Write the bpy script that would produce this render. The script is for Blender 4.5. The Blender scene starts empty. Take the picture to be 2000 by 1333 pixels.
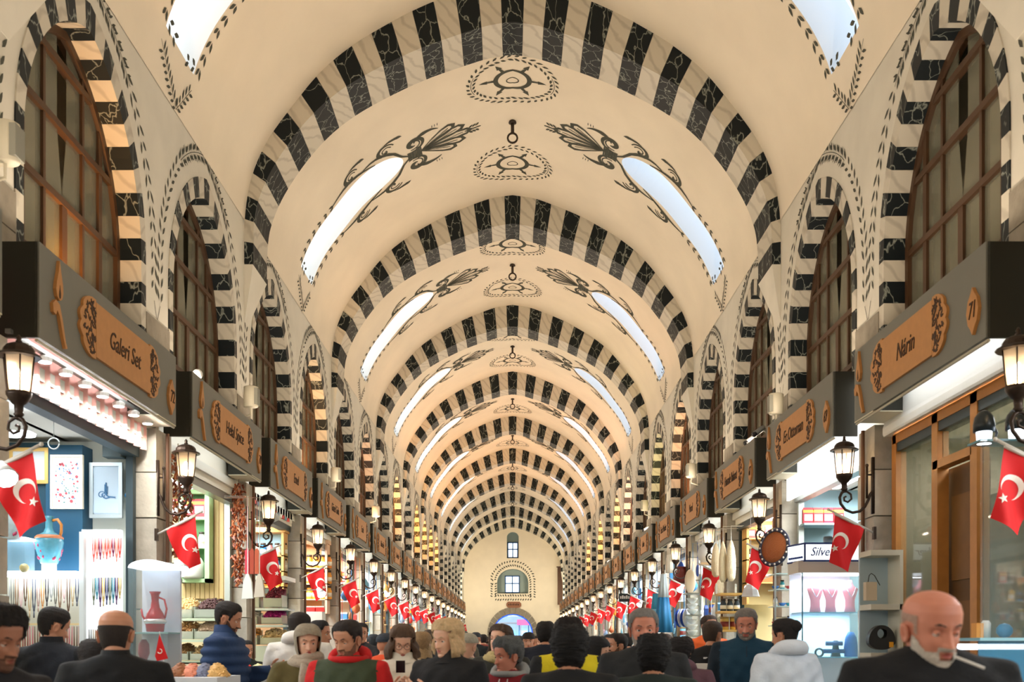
import bpy, math, random
from mathutils import Vector, Matrix, noise
R = random.Random(7)
PI = math.pi
sc = bpy.context.scene
col = sc.collection
# ---------------------------------------------------------------- camera, world, exposure
F = 2000.0; E = 1.62; CX = 1001.0; CY = 1256.0          # focal length in px, eye height, vanishing point
cam = bpy.data.cameras.new('camera'); camo = bpy.data.objects.new('camera', cam); col.objects.link(camo)
cam.sensor_width = 36; cam.lens = 36; cam.clip_start = .05; cam.clip_end = 400
cam.shift_x = -(CX - 1000) / 2000; cam.shift_y = (CY - 666.5) / 2000
camo.location = (0, 0, E); camo.rotation_euler = (PI / 2, 0, 0)
cam.dof.use_dof = True; cam.dof.focus_distance = 20; cam.dof.aperture_fstop = 3.2
sc.camera = camo
sc.view_settings.view_transform = 'Standard'; sc.view_settings.look = 'None'
sc.view_settings.gamma = 1; sc.view_settings.use_curve_mapping = False
sc.view_settings.exposure = 1.15
sc.cycles.max_bounces = 6; sc.cycles.diffuse_bounces = 4; sc.cycles.glossy_bounces = 2
sc.cycles.transparent_max_bounces = 12; sc.cycles.transmission_bounces = 3
sc.cycles.sample_clamp_indirect = 4
w = bpy.data.worlds.new('sky'); sc.world = w; w.use_nodes = True
nt = w.node_tree; nt.nodes.clear()
_o = nt.nodes.new('ShaderNodeOutputWorld'); _b = nt.nodes.new('ShaderNodeBackground')
_t = nt.nodes.new('ShaderNodeTexCoord'); _s = nt.nodes.new('ShaderNodeSeparateXYZ'); _r = nt.nodes.new('ShaderNodeValToRGB')
_m = nt.nodes.new('ShaderNodeMapRange'); _m.inputs[1].default_value = -1; _m.inputs[2].default_value = 1
nt.links.new(_t.outputs['Generated'], _s.inputs[0]); nt.links.new(_s.outputs[0], _m.inputs[0]); nt.links.new(_m.outputs[0], _r.inputs[0])
_r.color_ramp.elements[0].color = (.95, .98, 1, 1); _r.color_ramp.elements[0].position = .2
_r.color_ramp.elements[1].color = (.36, .54, .80, 1); _r.color_ramp.elements[1].position = .85
nt.links.new(_r.outputs[0], _b.inputs[0]); _b.inputs[1].default_value = 1.05
nt.links.new(_b.outputs[0], _o.inputs[0])

LIGHTS = dict(up=25.0, shop=46.0, strip=16.0, fill=0.0)
def area(name, loc, rot, sx, sy, power, color, spread=None):
    l = bpy.data.lights.new(name, 'AREA'); l.shape = 'RECTANGLE'; l.size = sx; l.size_y = sy; l.energy = power; l.color = color
    if spread: l.spread = spread
    o = bpy.data.objects.new(name, l); col.objects.link(o); o.location = loc; o.rotation_euler = rot; return o
BAY = 3.42
NB = 20                                                  # shops on each side
YP = [10.15 + BAY * k for k in range(-1, NB)]            # pier after shop k is YP[k+1]
def ypier(k): return 10.15 + BAY * k
WARM = (1.0, .81, .62); COOL = (.93, .97, 1.0)
for k in range(-3, NB):
    for sx in (-1, 1):
        yc = 8.6 + BAY * k
        if k < 8 or k % 2 == 0:
            f = 1 if k < 8 else 2
            # lamps lying on top of the sign boxes, washing the vault
            area('vault_uplight', (sx * 3.42, yc, E + 2.84), (PI, -sx * .72, 0), .16, 2.6 * f, LIGHTS['up'] * f, WARM)
            # shop ceiling lights and the strip under each sign box
            area('shop_ceiling_light', (sx * 4.5, yc, E + 1.9), (0, 0, 0), .9, 2.2 * f, LIGHTS['shop'] * f * (1.7 if k > 1 else (.42 if k == 0 and sx < 0 else 1)), COOL)
            area('shop_front_strip', (sx * 3.72, yc, E + 2.02), (0, -sx * .6, 0), .12, 2.4 * f, LIGHTS['strip'] * f * (1.5 if k > 1 else 1), (.97, .97, 1.0))

for sx in (-1, 1): area('end_wall_fill', (sx * 3.2, 73.5, E + 3.0), (PI * .62, 0, sx * .25), 1.2, .4, 60, (1, .88, .66))  # fill light added to brighten the end wall, no fixture behind it
# ---------------------------------------------------------------- materials
def lin(c):
    c = [x / 255 for x in c]
    return tuple(x / 12.92 if x <= .04045 else ((x + .055) / 1.055) ** 2.4 for x in c) + (1,)
MATS = {}
def mat(name, c=(200, 200, 200), rough=.6, metal=0, emit=0, ecol=None, spec=.4, bump=0, bscale=40, var=0, vscale=6, alpha=1, coat=0, sheen=0):
    if name in MATS: return MATS[name]
    m = bpy.data.materials.new(name); MATS[name] = m; m.use_nodes = True; nt = m.node_tree
    b = nt.nodes['Principled BSDF']; cc = lin(c)
    b.inputs['Base Color'].default_value = cc; b.inputs['Roughness'].default_value = rough; b.inputs['Metallic'].default_value = metal
    b.inputs['Specular IOR Level'].default_value = spec
    if coat: b.inputs['Coat Weight'].default_value = coat
    if sheen: b.inputs['Sheen Weight'].default_value = sheen
    if emit: b.inputs['Emission Color'].default_value = lin(ecol or c); b.inputs['Emission Strength'].default_value = emit
    if bump or var:
        g = nt.nodes.new('ShaderNodeNewGeometry')
    if var:
        n = nt.nodes.new('ShaderNodeTexNoise'); n.inputs['Scale'].default_value = vscale; n.inputs['Detail'].default_value = 5
        nt.links.new(g.outputs['Position'], n.inputs['Vector'])
        mx = nt.nodes.new('ShaderNodeMix'); mx.data_type = 'RGBA'
        mx.inputs['A'].default_value = tuple(max(0, x * (1 - var)) for x in cc[:3]) + (1,)
        mx.inputs['B'].default_value = tuple(min(1, x * (1 + var)) for x in cc[:3]) + (1,)
        nt.links.new(n.outputs['Fac'], mx.inputs['Factor']); nt.links.new(mx.outputs['Result'], b.inputs['Base Color'])
    if bump:
        n2 = nt.nodes.new('ShaderNodeTexNoise'); n2.inputs['Scale'].default_value = bscale; n2.inputs['Detail'].default_value = 3
        nt.links.new(g.outputs['Position'], n2.inputs['Vector'])
        bp = nt.nodes.new('ShaderNodeBump'); bp.inputs['Strength'].default_value = bump; bp.inputs['Distance'].default_value = .01
        nt.links.new(n2.outputs['Fac'], bp.inputs['Height']); nt.links.new(bp.outputs['Normal'], b.inputs['Normal'])
    return m
def veined(name, base, vein, scale, thresh, stretch=(1, 1, 1), wave=False):
    m = mat(name, base, rough=.5, spec=.22); nt = m.node_tree; b = nt.nodes['Principled BSDF']
    g = nt.nodes.new('ShaderNodeNewGeometry'); mp = nt.nodes.new('ShaderNodeMapping'); mp.inputs['Scale'].default_value = stretch
    mp.inputs['Rotation'].default_value = (.5, .4, .7)
    n = nt.nodes.new('ShaderNodeTexNoise'); n.inputs['Scale'].default_value = scale * .6; n.inputs['Detail'].default_value = 4
    va = nt.nodes.new('ShaderNodeVectorMath'); va.operation = 'MULTIPLY_ADD'; va.inputs[1].default_value = (.45, .45, .45)
    nt.links.new(g.outputs['Position'], mp.inputs['Vector']); nt.links.new(mp.outputs[0], n.inputs['Vector'])
    nt.links.new(n.outputs['Color'], va.inputs[0]); nt.links.new(mp.outputs[0], va.inputs[2])
    mr = nt.nodes.new('ShaderNodeMapRange')
    if wave:
        t = nt.nodes.new('ShaderNodeTexWave'); t.inputs['Scale'].default_value = scale; t.inputs['Distortion'].default_value = 3; t.inputs['Detail'].default_value = 4
        nt.links.new(va.outputs[0], t.inputs['Vector']); nt.links.new(t.outputs['Fac'], mr.inputs[0])
        mr.inputs[1].default_value = .0; mr.inputs[2].default_value = thresh; mr.inputs[3].default_value = .75; mr.inputs[4].default_value = 0
    else:
        t = nt.nodes.new('ShaderNodeTexVoronoi'); t.feature = 'DISTANCE_TO_EDGE'; t.inputs['Scale'].default_value = scale
        nt.links.new(va.outputs[0], t.inputs['Vector']); nt.links.new(t.outputs['Distance'], mr.inputs[0])
        mr.inputs[1].default_value = .0; mr.inputs[2].default_value = thresh; mr.inputs[3].default_value = .85; mr.inputs[4].default_value = 0
    mx = nt.nodes.new('ShaderNodeMix'); mx.data_type = 'RGBA'; mx.inputs['A'].default_value = lin(base); mx.inputs['B'].default_value = lin(vein)
    nt.links.new(mr.outputs[0], mx.inputs['Factor']); nt.links.new(mx.outputs['Result'], b.inputs['Base Color'])
    return m
def glass(name, tint=(220, 235, 235), op=.25, rough=.05):
    if name in MATS: return MATS[name]
    m = bpy.data.materials.new(name); MATS[name] = m; m.use_nodes = True; nt = m.node_tree; nt.nodes.clear()
    o = nt.nodes.new('ShaderNodeOutputMaterial'); a = nt.nodes.new('ShaderNodeBsdfTransparent'); b = nt.nodes.new('ShaderNodeBsdfPrincipled')
    b.inputs['Base Color'].default_value = lin(tint); b.inputs['Roughness'].default_value = rough
    x = nt.nodes.new('ShaderNodeMixShader'); x.inputs[0].default_value = op
    nt.links.new(a.outputs[0], x.inputs[1]); nt.links.new(b.outputs[0], x.inputs[2]); nt.links.new(x.outputs[0], o.inputs[0])
    return m
M_plaster = mat('cream_plaster', (230, 219, 198), .85, var=.10, vscale=1.3, bump=.12, bscale=9)
M_plaster_low = mat('wall_plaster', (212, 208, 194), .85, var=.16, vscale=1.8, bump=.2, bscale=8)
M_black = veined('black_marble', (20, 27, 30), (150, 156, 146), 5.0, .034, (1, 1, .55))
M_white = veined('white_marble', (200, 194, 178), (172, 165, 150), 2.0, .30, wave=True)
M_paint = mat('grey_green_paint', (72, 74, 64), .9)
M_stone = mat('grey_stone', (140, 132, 118), .9, var=.35, vscale=7, bump=.6, bscale=22)
M_wood = mat('dark_window_wood', (74, 50, 29), .55, var=.3, vscale=8)
M_pane = glass('window_pane_glass', (150, 150, 130), .3, .12)
M_curtain = mat('beige_curtain', (150, 142, 116), .9, var=.2, vscale=2.5)
M_sign = mat('sign_grey', (116, 116, 108), .55, var=.06, vscale=5)
M_signdark = mat('sign_end_dark', (44, 44, 36), .6)
M_soffit = mat('sign_soffit_cream', (214, 208, 184), .6)
M_oak = mat('oak_plaque', (190, 134, 76), .5, var=.14, vscale=14)
M_burn = mat('burnt_letter', (62, 38, 22), .7)
M_iron = mat('bronze_iron', (62, 52, 44), .42, metal=.5, var=.25, vscale=30)
M_lglass = bpy.data.materials.new('lantern_glass'); M_lglass.use_nodes = True; _n = M_lglass.node_tree; _n.nodes.clear()
_go = _n.nodes.new('ShaderNodeOutputMaterial'); _gt = _n.nodes.new('ShaderNodeBsdfTransparent'); _gl = _n.nodes.new('ShaderNodeBsdfTranslucent'); _gg = _n.nodes.new('ShaderNodeBsdfGlossy'); _gm = _n.nodes.new('ShaderNodeMixShader'); _gn = _n.nodes.new('ShaderNodeMixShader')
_gl.inputs[0].default_value = (1, .9, .78, 1); _gg.inputs[0].default_value = (1, 1, 1, 1); _gg.inputs[1].default_value = .15; _gm.inputs[0].default_value = .34; _gn.inputs[0].default_value = .06
_n.links.new(_gt.outputs[0], _gm.inputs[1]); _n.links.new(_gl.outputs[0], _gm.inputs[2]); _n.links.new(_gm.outputs[0], _gn.inputs[1]); _n.links.new(_gg.outputs[0], _gn.inputs[2]); _n.links.new(_gn.outputs[0], _go.inputs[0])
M_bulb = mat('warm_bulb', (255, 214, 150), emit=20, ecol=(255, 214, 160))
M_led = mat('white_led', (255, 255, 255), emit=7)
M_red = mat('flag_red', (214, 24, 28), .7, var=.08, vscale=9)
M_flagwhite = mat('flag_white', (240, 232, 220), .7)
M_pole = mat('flag_pole', (190, 188, 182), .4, metal=.3)
M_floor = mat('stone_floor', (120, 112, 102), .45, var=.25, vscale=3)
M_shopwhite = mat('shop_white_wall', (228, 232, 222), .6)
M_steel = mat('brushed_steel', (150, 155, 152), .35, metal=.7)
M_darksteel = mat('dark_steel', (50, 66, 72), .45, metal=.3)
M_shutter = mat('shutter_box_white', (220, 220, 214), .45)

# ---------------------------------------------------------------- mesh helpers
def unit(v):
    l = math.sqrt(sum(x * x for x in v)) or 1; return tuple(x / l for x in v)
class MB:
    def __init__(s): s.v = []; s.f = []; s.m = []
    def add(s, vs, fs, mi=0):
        b = len(s.v); s.v += [tuple(p) for p in vs]; s.f += [tuple(b + i for i in f) for f in fs]; s.m += [mi] * len(fs); return s
    def box(s, x0, x1, y0, y1, z0, z1, mi=0):
        v = [(x, y, z) for z in (z0, z1) for y in (y0, y1) for x in (x0, x1)]
        return s.add(v, [(0, 2, 3, 1), (4, 5, 7, 6), (0, 1, 5, 4), (2, 6, 7, 3), (0, 4, 6, 2), (1, 3, 7, 5)], mi)
    def cb(s, c, d, mi=0):
        return s.box(c[0] - d[0] / 2, c[0] + d[0] / 2, c[1] - d[1] / 2, c[1] + d[1] / 2, c[2] - d[2] / 2, c[2] + d[2] / 2, mi)
    def prism(s, poly, ax, a, b, mi=0):
        n = len(poly)
        def q(p, t): return (t, p[0], p[1]) if ax == 'x' else ((p[0], t, p[1]) if ax == 'y' else (p[0], p[1], t))
        v = [q(p, a) for p in poly] + [q(p, b) for p in poly]
        f = [tuple(range(n)), tuple(range(2 * n - 1, n - 1, -1))] + [(i, (i + 1) % n, n + (i + 1) % n, n + i) for i in range(n)]
        return s.add(v, f, mi)
    def tube(s, pts, r, n=8, mi=0, ey=1.0, cap=True):
        pts = [Vector(p) for p in pts]; m = len(pts); rs = r if isinstance(r, (list, tuple)) else [r] * m
        v = []; up = Vector((0, 0, 1)); prev = None
        for i, p in enumerate(pts):
            t = (pts[min(i + 1, m - 1)] - pts[max(i - 1, 0)]).normalized()
            if prev is None:
                a = up if abs(t.dot(up)) < .9 else Vector((0, 1, 0)); u = t.cross(a).normalized()
            else: u = (prev - t * prev.dot(t)).normalized()
            prev = u; w_ = t.cross(u)
            for j in range(n):
                an = 2 * PI * j / n; v.append(p + u * math.cos(an) * rs[i] + w_ * math.sin(an) * rs[i] * ey)
        f = [(i * n + j, i * n + (j + 1) % n, (i + 1) * n + (j + 1) % n, (i + 1) * n + j) for i in range(m - 1) for j in range(n)]
        if cap: f += [tuple(range(n - 1, -1, -1)), tuple((m - 1) * n + j for j in range(n))]
        return s.add(v, f, mi)
    def lathe(s, prof, n=16, c=(0, 0, 0), mi=0, rot=0, ey=1.0):
        m = len(prof); v = []
        for r, z in prof:
            for j in range(n):
                a = 2 * PI * j / n + rot; v.append((c[0] + r * math.cos(a), c[1] + r * ey * math.sin(a), c[2] + z))
        f = [(i * n + j, i * n + (j + 1) % n, (i + 1) * n + (j + 1) % n, (i + 1) * n + j) for i in range(m - 1) for j in range(n)]
        f += [tuple(range(n - 1, -1, -1)), tuple((m - 1) * n + j for j in range(n))]
        return s.add(v, f, mi)
    def ball(s, c, r, n=12, mi=0):
        rr = r if isinstance(r, (tuple, list)) else (r, r, r); v = []; m = max(4, n // 2)
        for i in range(1, m):
            p = PI * i / m
            for j in range(n): a = 2 * PI * j / n; v.append((c[0] + rr[0] * math.sin(p) * math.cos(a), c[1] + rr[1] * math.sin(p) * math.sin(a), c[2] + rr[2] * math.cos(p)))
        v += [(c[0], c[1], c[2] + rr[2]), (c[0], c[1], c[2] - rr[2])]; T_ = len(v) - 2
        f = [(i * n + j, (i + 1) * n + j, (i + 1) * n + (j + 1) % n, i * n + (j + 1) % n) for i in range(m - 2) for j in range(n)]
        f += [(T_, j, (j + 1) % n) for j in range(n)] + [(T_ + 1, (m - 2) * n + (j + 1) % n, (m - 2) * n + j) for j in range(n)]
        return s.add(v, f, mi)
    def rings(s, rings, closed=True, mi=0, cap=True):
        n = len(rings[0]); m = len(rings); v = [p for r in rings for p in r]
        f = [(i * n + j, i * n + (j + 1) % n, (i + 1) * n + (j + 1) % n, (i + 1) * n + j) for i in range(m - 1) for j in range(n if closed else n - 1)]
        if cap: f += [tuple(range(n - 1, -1, -1)), tuple((m - 1) * n + j for j in range(n))]
        return s.add(v, f, mi)
import bmesh
def mesh_of(name, mb, mats, smooth=False, off=(0, 0, 0), fix=True):
    me = bpy.data.meshes.new(name)
    v = mb.v if off == (0, 0, 0) else [(a - off[0], b - off[1], c - off[2]) for a, b, c in mb.v]
    me.from_pydata(v, [], mb.f)
    for m in (mats if isinstance(mats, (list, tuple)) else [mats]): me.materials.append(m)
    if any(mb.m): me.polygons.foreach_set('material_index', mb.m)
    if fix:
        bm = bmesh.new(); bm.from_mesh(me); bmesh.ops.recalc_face_normals(bm, faces=bm.faces); bm.to_mesh(me); bm.free()
    if smooth: me.polygons.foreach_set('use_smooth', [True] * len(me.polygons))
    return me
WLOC = {}
def wloc(o): return WLOC.get(o.name, (0, 0, 0)) if o else (0, 0, 0)
def tag(o, label=None, cat=None, group=None, kind=None):
    if label: o['label'] = label
    if cat: o['category'] = cat
    if group: o['group'] = group
    if kind: o['kind'] = kind
    return o
def thing(name, label, cat, loc, group=None, rotz=0, kind=None):
    o = bpy.data.objects.new(name, None); col.objects.link(o); o.location = loc; o.rotation_euler = (0, 0, rotz); o.empty_display_size = .1
    WLOC[o.name] = tuple(loc); return tag(o, label, cat, group, kind)
def part(name, mb, mats, parent=None, smooth=False, local=False, label=None, kind=None, me=None, loc=None):
    """world-space mesh data hung under parent (parents are never rotated when local is False)"""
    off = (0, 0, 0) if (local or parent is None) else wloc(parent)
    if me is None: me = mesh_of(name, mb, mats, smooth, off)
    o = bpy.data.objects.new(name, me); col.objects.link(o)
    if parent is not None: o.parent = parent
    WLOC[o.name] = off if not local else (0, 0, 0)
    if loc is not None: o.location = loc
    return tag(o, label, kind=kind)
def single(name, mb, mats, label, cat, group=None, smooth=False, loc=None, kind=None):
    """a thing that is one mesh: origin at the middle of its base"""
    if loc is None:
        xs = [p[0] for p in mb.v]; ys = [p[1] for p in mb.v]; zs = [p[2] for p in mb.v]
        loc = ((min(xs) + max(xs)) / 2, (min(ys) + max(ys)) / 2, min(zs))
    me = mesh_of(name, mb, mats, smooth, loc)
    o = bpy.data.objects.new(name, me); col.objects.link(o); o.location = loc; WLOC[o.name] = tuple(loc)
    return tag(o, label, cat, group, kind)
def inst(src, name, loc, label=None, cat=None, group=None, parent=None, rotz=None, mats=None):
    o = src.copy(); o.name = name; col.objects.link(o); o.location = loc
    if rotz is not None: o.rotation_euler[2] = rotz
    if parent is not None: o.parent = parent
    if label: o['label'] = label
    if cat: o['category'] = cat
    if group: o['group'] = group
    if mats:
        for i, m in enumerate(mats):
            if m: o.material_slots[i].link = 'OBJECT'; o.material_slots[i].material = m
    return o
CH = {}
def kids(o): return [c for c in o.children]
def dup(root, loc, label=None, group=None, rotz=None):
    r = root.copy(); col.objects.link(r); r.location = loc
    if rotz is not None: r.rotation_euler[2] = rotz
    if label: r['label'] = label
    if group: r['group'] = group
    for c in list(root.children):
        d = c.copy(); col.objects.link(d); d.parent = r
        for g in list(c.children): e = g.copy(); col.objects.link(e); e.parent = d
    return r
def P(u, v, Y): return ((u - CX) / F * Y, Y, E + (CY - v) / F * Y)
def PX(u, v, X): Y = abs(X * F / (u - CX)); return (X, Y, E + (CY - v) / F * Y)
ORD = ['first', 'second', 'third', 'fourth', 'fifth', 'sixth', 'seventh', 'eighth', 'ninth', 'tenth', 'eleventh', 'twelfth', 'thirteenth', 'fourteenth', 'fifteenth', 'sixteenth', 'seventeenth', 'eighteenth', 'nineteenth', 'twentieth', 'twenty-first', 'twenty-second']
SIDE = {-1: 'left', 1: 'right'}
def text_mb(s, size, depth=.004, shear=0, sxs=1.0):
    cu = bpy.data.curves.new('t', 'FONT'); cu.body = s; cu.size = size; cu.extrude = depth; cu.shear = shear; cu.align_x = 'CENTER'; cu.align_y = 'CENTER'; cu.resolution_u = 3
    o = bpy.data.objects.new('t', cu); col.objects.link(o); bpy.context.view_layer.update()
    me = o.evaluated_get(bpy.context.evaluated_depsgraph_get()).to_mesh()
    mb = MB(); mb.add([(v.co.x * sxs, v.co.y, v.co.z) for v in me.vertices], [tuple(p.vertices) for p in me.polygons])
    bpy.data.objects.remove(o); return mb

# ---------------------------------------------------------------- vault profiles (x, height above eye), crown to foot
OUT = [(0, 9.2), (.45, 9.13), (.83, 9.0), (1.25, 8.83), (1.65, 8.63), (2.2, 8.3), (2.65, 7.93), (3.05, 7.45), (3.4, 6.96), (3.62, 6.45), (3.71, 5.9), (3.72, 5.25)]
INN = [(0, 8.62), (.35, 8.56), (.65, 8.47), (1.17, 8.29), (1.63, 8.09), (2.21, 7.78), (2.63, 7.47), (3.0, 7.07), (3.33, 6.58), (3.52, 6.15), (3.585, 5.8), (3.6, 5.25)]
def dense(pts, per=14):
    o = []
    for i in range(len(pts) - 1):
        p0 = pts[max(i - 1, 0)]; p1 = pts[i]; p2 = pts[i + 1]; p3 = pts[min(i + 2, len(pts) - 1)]
        for j in range(per):
            t = j / per
            o.append(tuple(.5 * (2 * p1[a] + (p2[a] - p0[a]) * t + (2 * p0[a] - 5 * p1[a] + 4 * p2[a] - p3[a]) * t * t + (3 * p1[a] - p0[a] - 3 * p2[a] + p3[a]) * t ** 3) for a in (0, 1)))
    o.append(pts[-1]); return o
def arcparam(pts):
    L = [0]
    for a, b in zip(pts, pts[1:]): L.append(L[-1] + math.dist(a, b))
    return pts, L
DO = arcparam(dense(OUT)); DI = arcparam(dense(INN))
def ev(D, s):
    pts, L = D; sg = -1 if s < 0 else 1; s = abs(s); s = min(s, L[-1] - 1e-6); lo, hi = 0, len(L) - 1
    while hi - lo > 1:
        m = (lo + hi) // 2
        if L[m] <= s: lo = m
        else: hi = m
    t = (s - L[lo]) / (L[hi] - L[lo]); a, b = pts[lo], pts[hi]
    x = a[0] + (b[0] - a[0]) * t; z = a[1] + (b[1] - a[1]) * t; dx, dz = unit((b[0] - a[0], b[1] - a[1]))
    return (sg * x, z), (sg * dz, -dx)                    # point, inward-down normal (roughly towards the axis)
def s_at_z(D, z):
    pts, L = D
    for i in range(len(pts) - 1):
        if pts[i][1] >= z >= pts[i + 1][1]: return L[i]
    return L[-1]
def s_at_x(D, x):
    pts, L = D
    for i in range(len(pts) - 1):
        if pts[i][0] <= x <= pts[i + 1][0]: return L[i]
    return L[-1]
def vmap(s, y, off=.005):
    (x, z), n = ev(DO, s); return (x + n[0] * off, y, E + z + n[1] * off)
RIBY = [14.2 + 6.84 * b for b in range(-3, 10)]          # front faces of the ribs
S_FOOT = s_at_z(DO, 5.84)
S1 = s_at_x(DO, 1.95); S2 = s_at_z(DO, 6.42)             # skylight from tip to sill
def sky_w(s):
    s = abs(s)
    if s < S1 or s > S2: return 0
    t = s - S1
    return .46 * math.sqrt(max(0, 1 - (1 - min(t, .75) / .75) ** 2))
WALLX = 3.72
YEND = 78.0; YBACK = -6.3
# ================================================================ STRUCTURE
def struct(name, mb, mats, parent=None, smooth=False, label=None):
    o = part(name, mb, mats, parent, smooth); o['kind'] = 'structure'
    if label: o['label'] = label
    return o
# ceiling: one pointed barrel vault with a pair of skylights per bay
mb = MB(); rev = MB()
NS = 44
ss = sorted(set([S_FOOT * i / NS for i in range(NS + 1)] + [S1, S1 + .02, S1 + .06, S1 + .13, S1 + .22, S1 + .34, S1 + .5, S1 + .75, S2]))
rows = [-s for s in reversed(ss) if s > 0] + ss
def bay_lines(b):
    y0 = RIBY[b]; y1 = RIBY[b + 1] if b + 1 < len(RIBY) else YEND
    return y0, y1
for b in range(len(RIBY)):
    y0, y1 = bay_lines(b); yc = y0 + 3.8
    if b == 0: y0 = YBACK
    for i in range(len(rows) - 1):
        sa, sb = rows[i], rows[i + 1]; wa, wb = sky_w(sa), sky_w(sb)
        inside = S1 - 1e-6 <= min(abs(sa), abs(sb)) and max(abs(sa), abs(sb)) <= S2 + 1e-6 and yc + .5 < y1
        la = [y0, yc - 2.2, yc - max(wa, 0), yc + max(wa, 0), yc + 1.6, y1] if inside else [y0, y1]
        lb = [y0, yc - 2.2, yc - max(wb, 0), yc + max(wb, 0), yc + 1.6, y1] if inside else [y0, y1]
        if y1 < yc + 1.6: la = [y0, y1]; lb = [y0, y1]; inside = False
        for j in range(len(la) - 1):
            if inside and j == 2: continue
            mb.add([vmap(sa, la[j], 0), vmap(sa, la[j + 1], 0), vmap(sb, lb[j + 1], 0), vmap(sb, lb[j], 0)], [(0, 1, 2, 3)])
        if inside:
            for sg in (-1, 1):
                rev.add([vmap(sa, yc + sg * wa, 0), vmap(sb, yc + sg * wb, 0), vmap(sb, yc + sg * wb, -.5), vmap(sa, yc + sg * wa, -.5)], [(0, 1, 2, 3)])
    if y1 >= yc + 1.6:
        for sg in (-1, 1):
            rev.add([vmap(sg * S2, yc - .46, 0), vmap(sg * S2, yc + .46, 0), vmap(sg * S2, yc + .46, -.5), vmap(sg * S2, yc - .46, -.5)], [(0, 1, 2, 3)])
me = mesh_of('ceiling', mb, M_plaster, smooth=False, fix=False)
bm = bmesh.new(); bm.from_mesh(me); bmesh.ops.remove_doubles(bm, verts=bm.verts, dist=.0005); bmesh.ops.recalc_face_normals(bm, faces=bm.faces)
for f in bm.faces: f.smooth = True
bm.to_mesh(me); bm.free()
ceiling = bpy.data.objects.new('ceiling', me); col.objects.link(ceiling); ceiling['kind'] = 'structure'; ceiling['label'] = 'cream plastered pointed barrel vault with painted ornament and skylights'
part('skylight_reveal', rev, mat('skylight_reveal_white', (232, 234, 232), .8), ceiling)

# ---- painted ornament, thin relief on the plaster
def ribbon(mb, pts, wid, mp, mi=0):
    n = len(pts); L = []; Rr = []
    for i, p in enumerate(pts):
        a = pts[max(i - 1, 0)]; b = pts[min(i + 1, n - 1)]; dx, dy = unit((b[0] - a[0], b[1] - a[1]))
        w_ = wid[i] if isinstance(wid, list) else wid
        L.append(mp(p[0] - dy * w_, p[1] + dx * w_)); Rr.append(mp(p[0] + dy * w_, p[1] - dx * w_))
    mb.add(L + Rr, [(i, i + 1, n + i + 1, n + i) for i in range(n - 1)], mi)
RIB = ribbon
def leaf(mb, p, ang, ln, wd, mp):
    c, s_ = math.cos(ang), math.sin(ang)
    q = [(0, 0), (.4, .5), (.75, .35), (1, 0), (.75, -.35), (.4, -.5)]
    mb.add([mp(p[0] + a * ln * c - b_ * wd * s_, p[1] + a * ln * s_ + b_ * wd * c) for a, b_ in q], [(0, 1, 2, 3, 4, 5)])
def leafline(mb, pts, mp, step=.13, ln=.1, wd=.035, stem=True, spread=.55, gap=0):
    P_, L_ = arcparam(pts); n = int(L_[-1] / step)
    if stem: ribbon(mb, pts, .004, mp)
    for i in range(n):
        d = (i + .3) * step; j = max(k for k in range(len(L_)) if L_[k] <= d); j = min(j, len(P_) - 2)
        t = (d - L_[j]) / max(1e-6, L_[j + 1] - L_[j]); a, b = P_[j], P_[j + 1]; p = (a[0] + (b[0] - a[0]) * t, a[1] + (b[1] - a[1]) * t)
        an = math.atan2(b[1] - a[1], b[0] - a[0])
        for sg in (-1, 1):
            leaf(mb, (p[0] - math.sin(an) * sg * (.012 + gap), p[1] + math.cos(an) * sg * (.012 + gap)), an + sg * spread, ln * R.uniform(.8, 1.1), wd, mp)
def arc(cx, cy, r, a0, a1, n=16, ry=None, rot=0):
    ry = ry or r; o = []
    for i in range(n + 1):
        a = a0 + (a1 - a0) * i / n; x, y = r * math.cos(a), ry * math.sin(a); o.append((cx + x * math.cos(rot) - y * math.sin(rot), cy + x * math.sin(rot) + y * math.cos(rot)))
    return o
def spiral(cx, cy, r0, r1, a0, a1, n=26):
    return [(cx + (r0 + (r1 - r0) * i / n) * math.cos(a0 + (a1 - a0) * i / n), cy + (r0 + (r1 - r0) * i / n) * math.sin(a0 + (a1 - a0) * i / n)) for i in range(n + 1)]
def taper(n, w0, w1, w2): return [w0 + (w1 - w0) * (i / (n / 2)) if i < n / 2 else w1 + (w2 - w1) * ((i - n / 2) / (n / 2)) for i in range(n + 1)]
def medallion(yc):
    mb = MB(); mp = lambda a, b: vmap(a, yc + b)
    leafline(mb, arc(0, 0, .70, 0, 2 * PI, 60, .62), mp, .115, .115, .045, stem=False, gap=.012)
    ribbon(mb, arc(0, 0, .70, -.4, .4, 8, .62), .005, mp); ribbon(mb, arc(0, 0, .70, PI - .4, PI + .4, 8, .62), .005, mp)
    n = 40; ribbon(mb, arc(0, 0, .28, 0, 2 * PI, n, .26), [.022 + .018 * abs(math.cos(2 * PI * i / n)) for i in range(n + 1)], mp)
    ribbon(mb, arc(0, .03, .10, 0, 2 * PI, 20, .08), .009, mp)
    for k in range(6):
        a = k * PI / 3; r0 = .31
        c, s_ = math.cos(a), math.sin(a); q = [(r0, .03), (.42, .022), (.42, .05), (.56, 0), (.42, -.05), (.42, -.022), (r0, -.03)]
        mb.add([mp(x * c - y * s_, (x * s_ + y * c) * .9) for x, y in q], [tuple(range(7))])
    return mb
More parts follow.
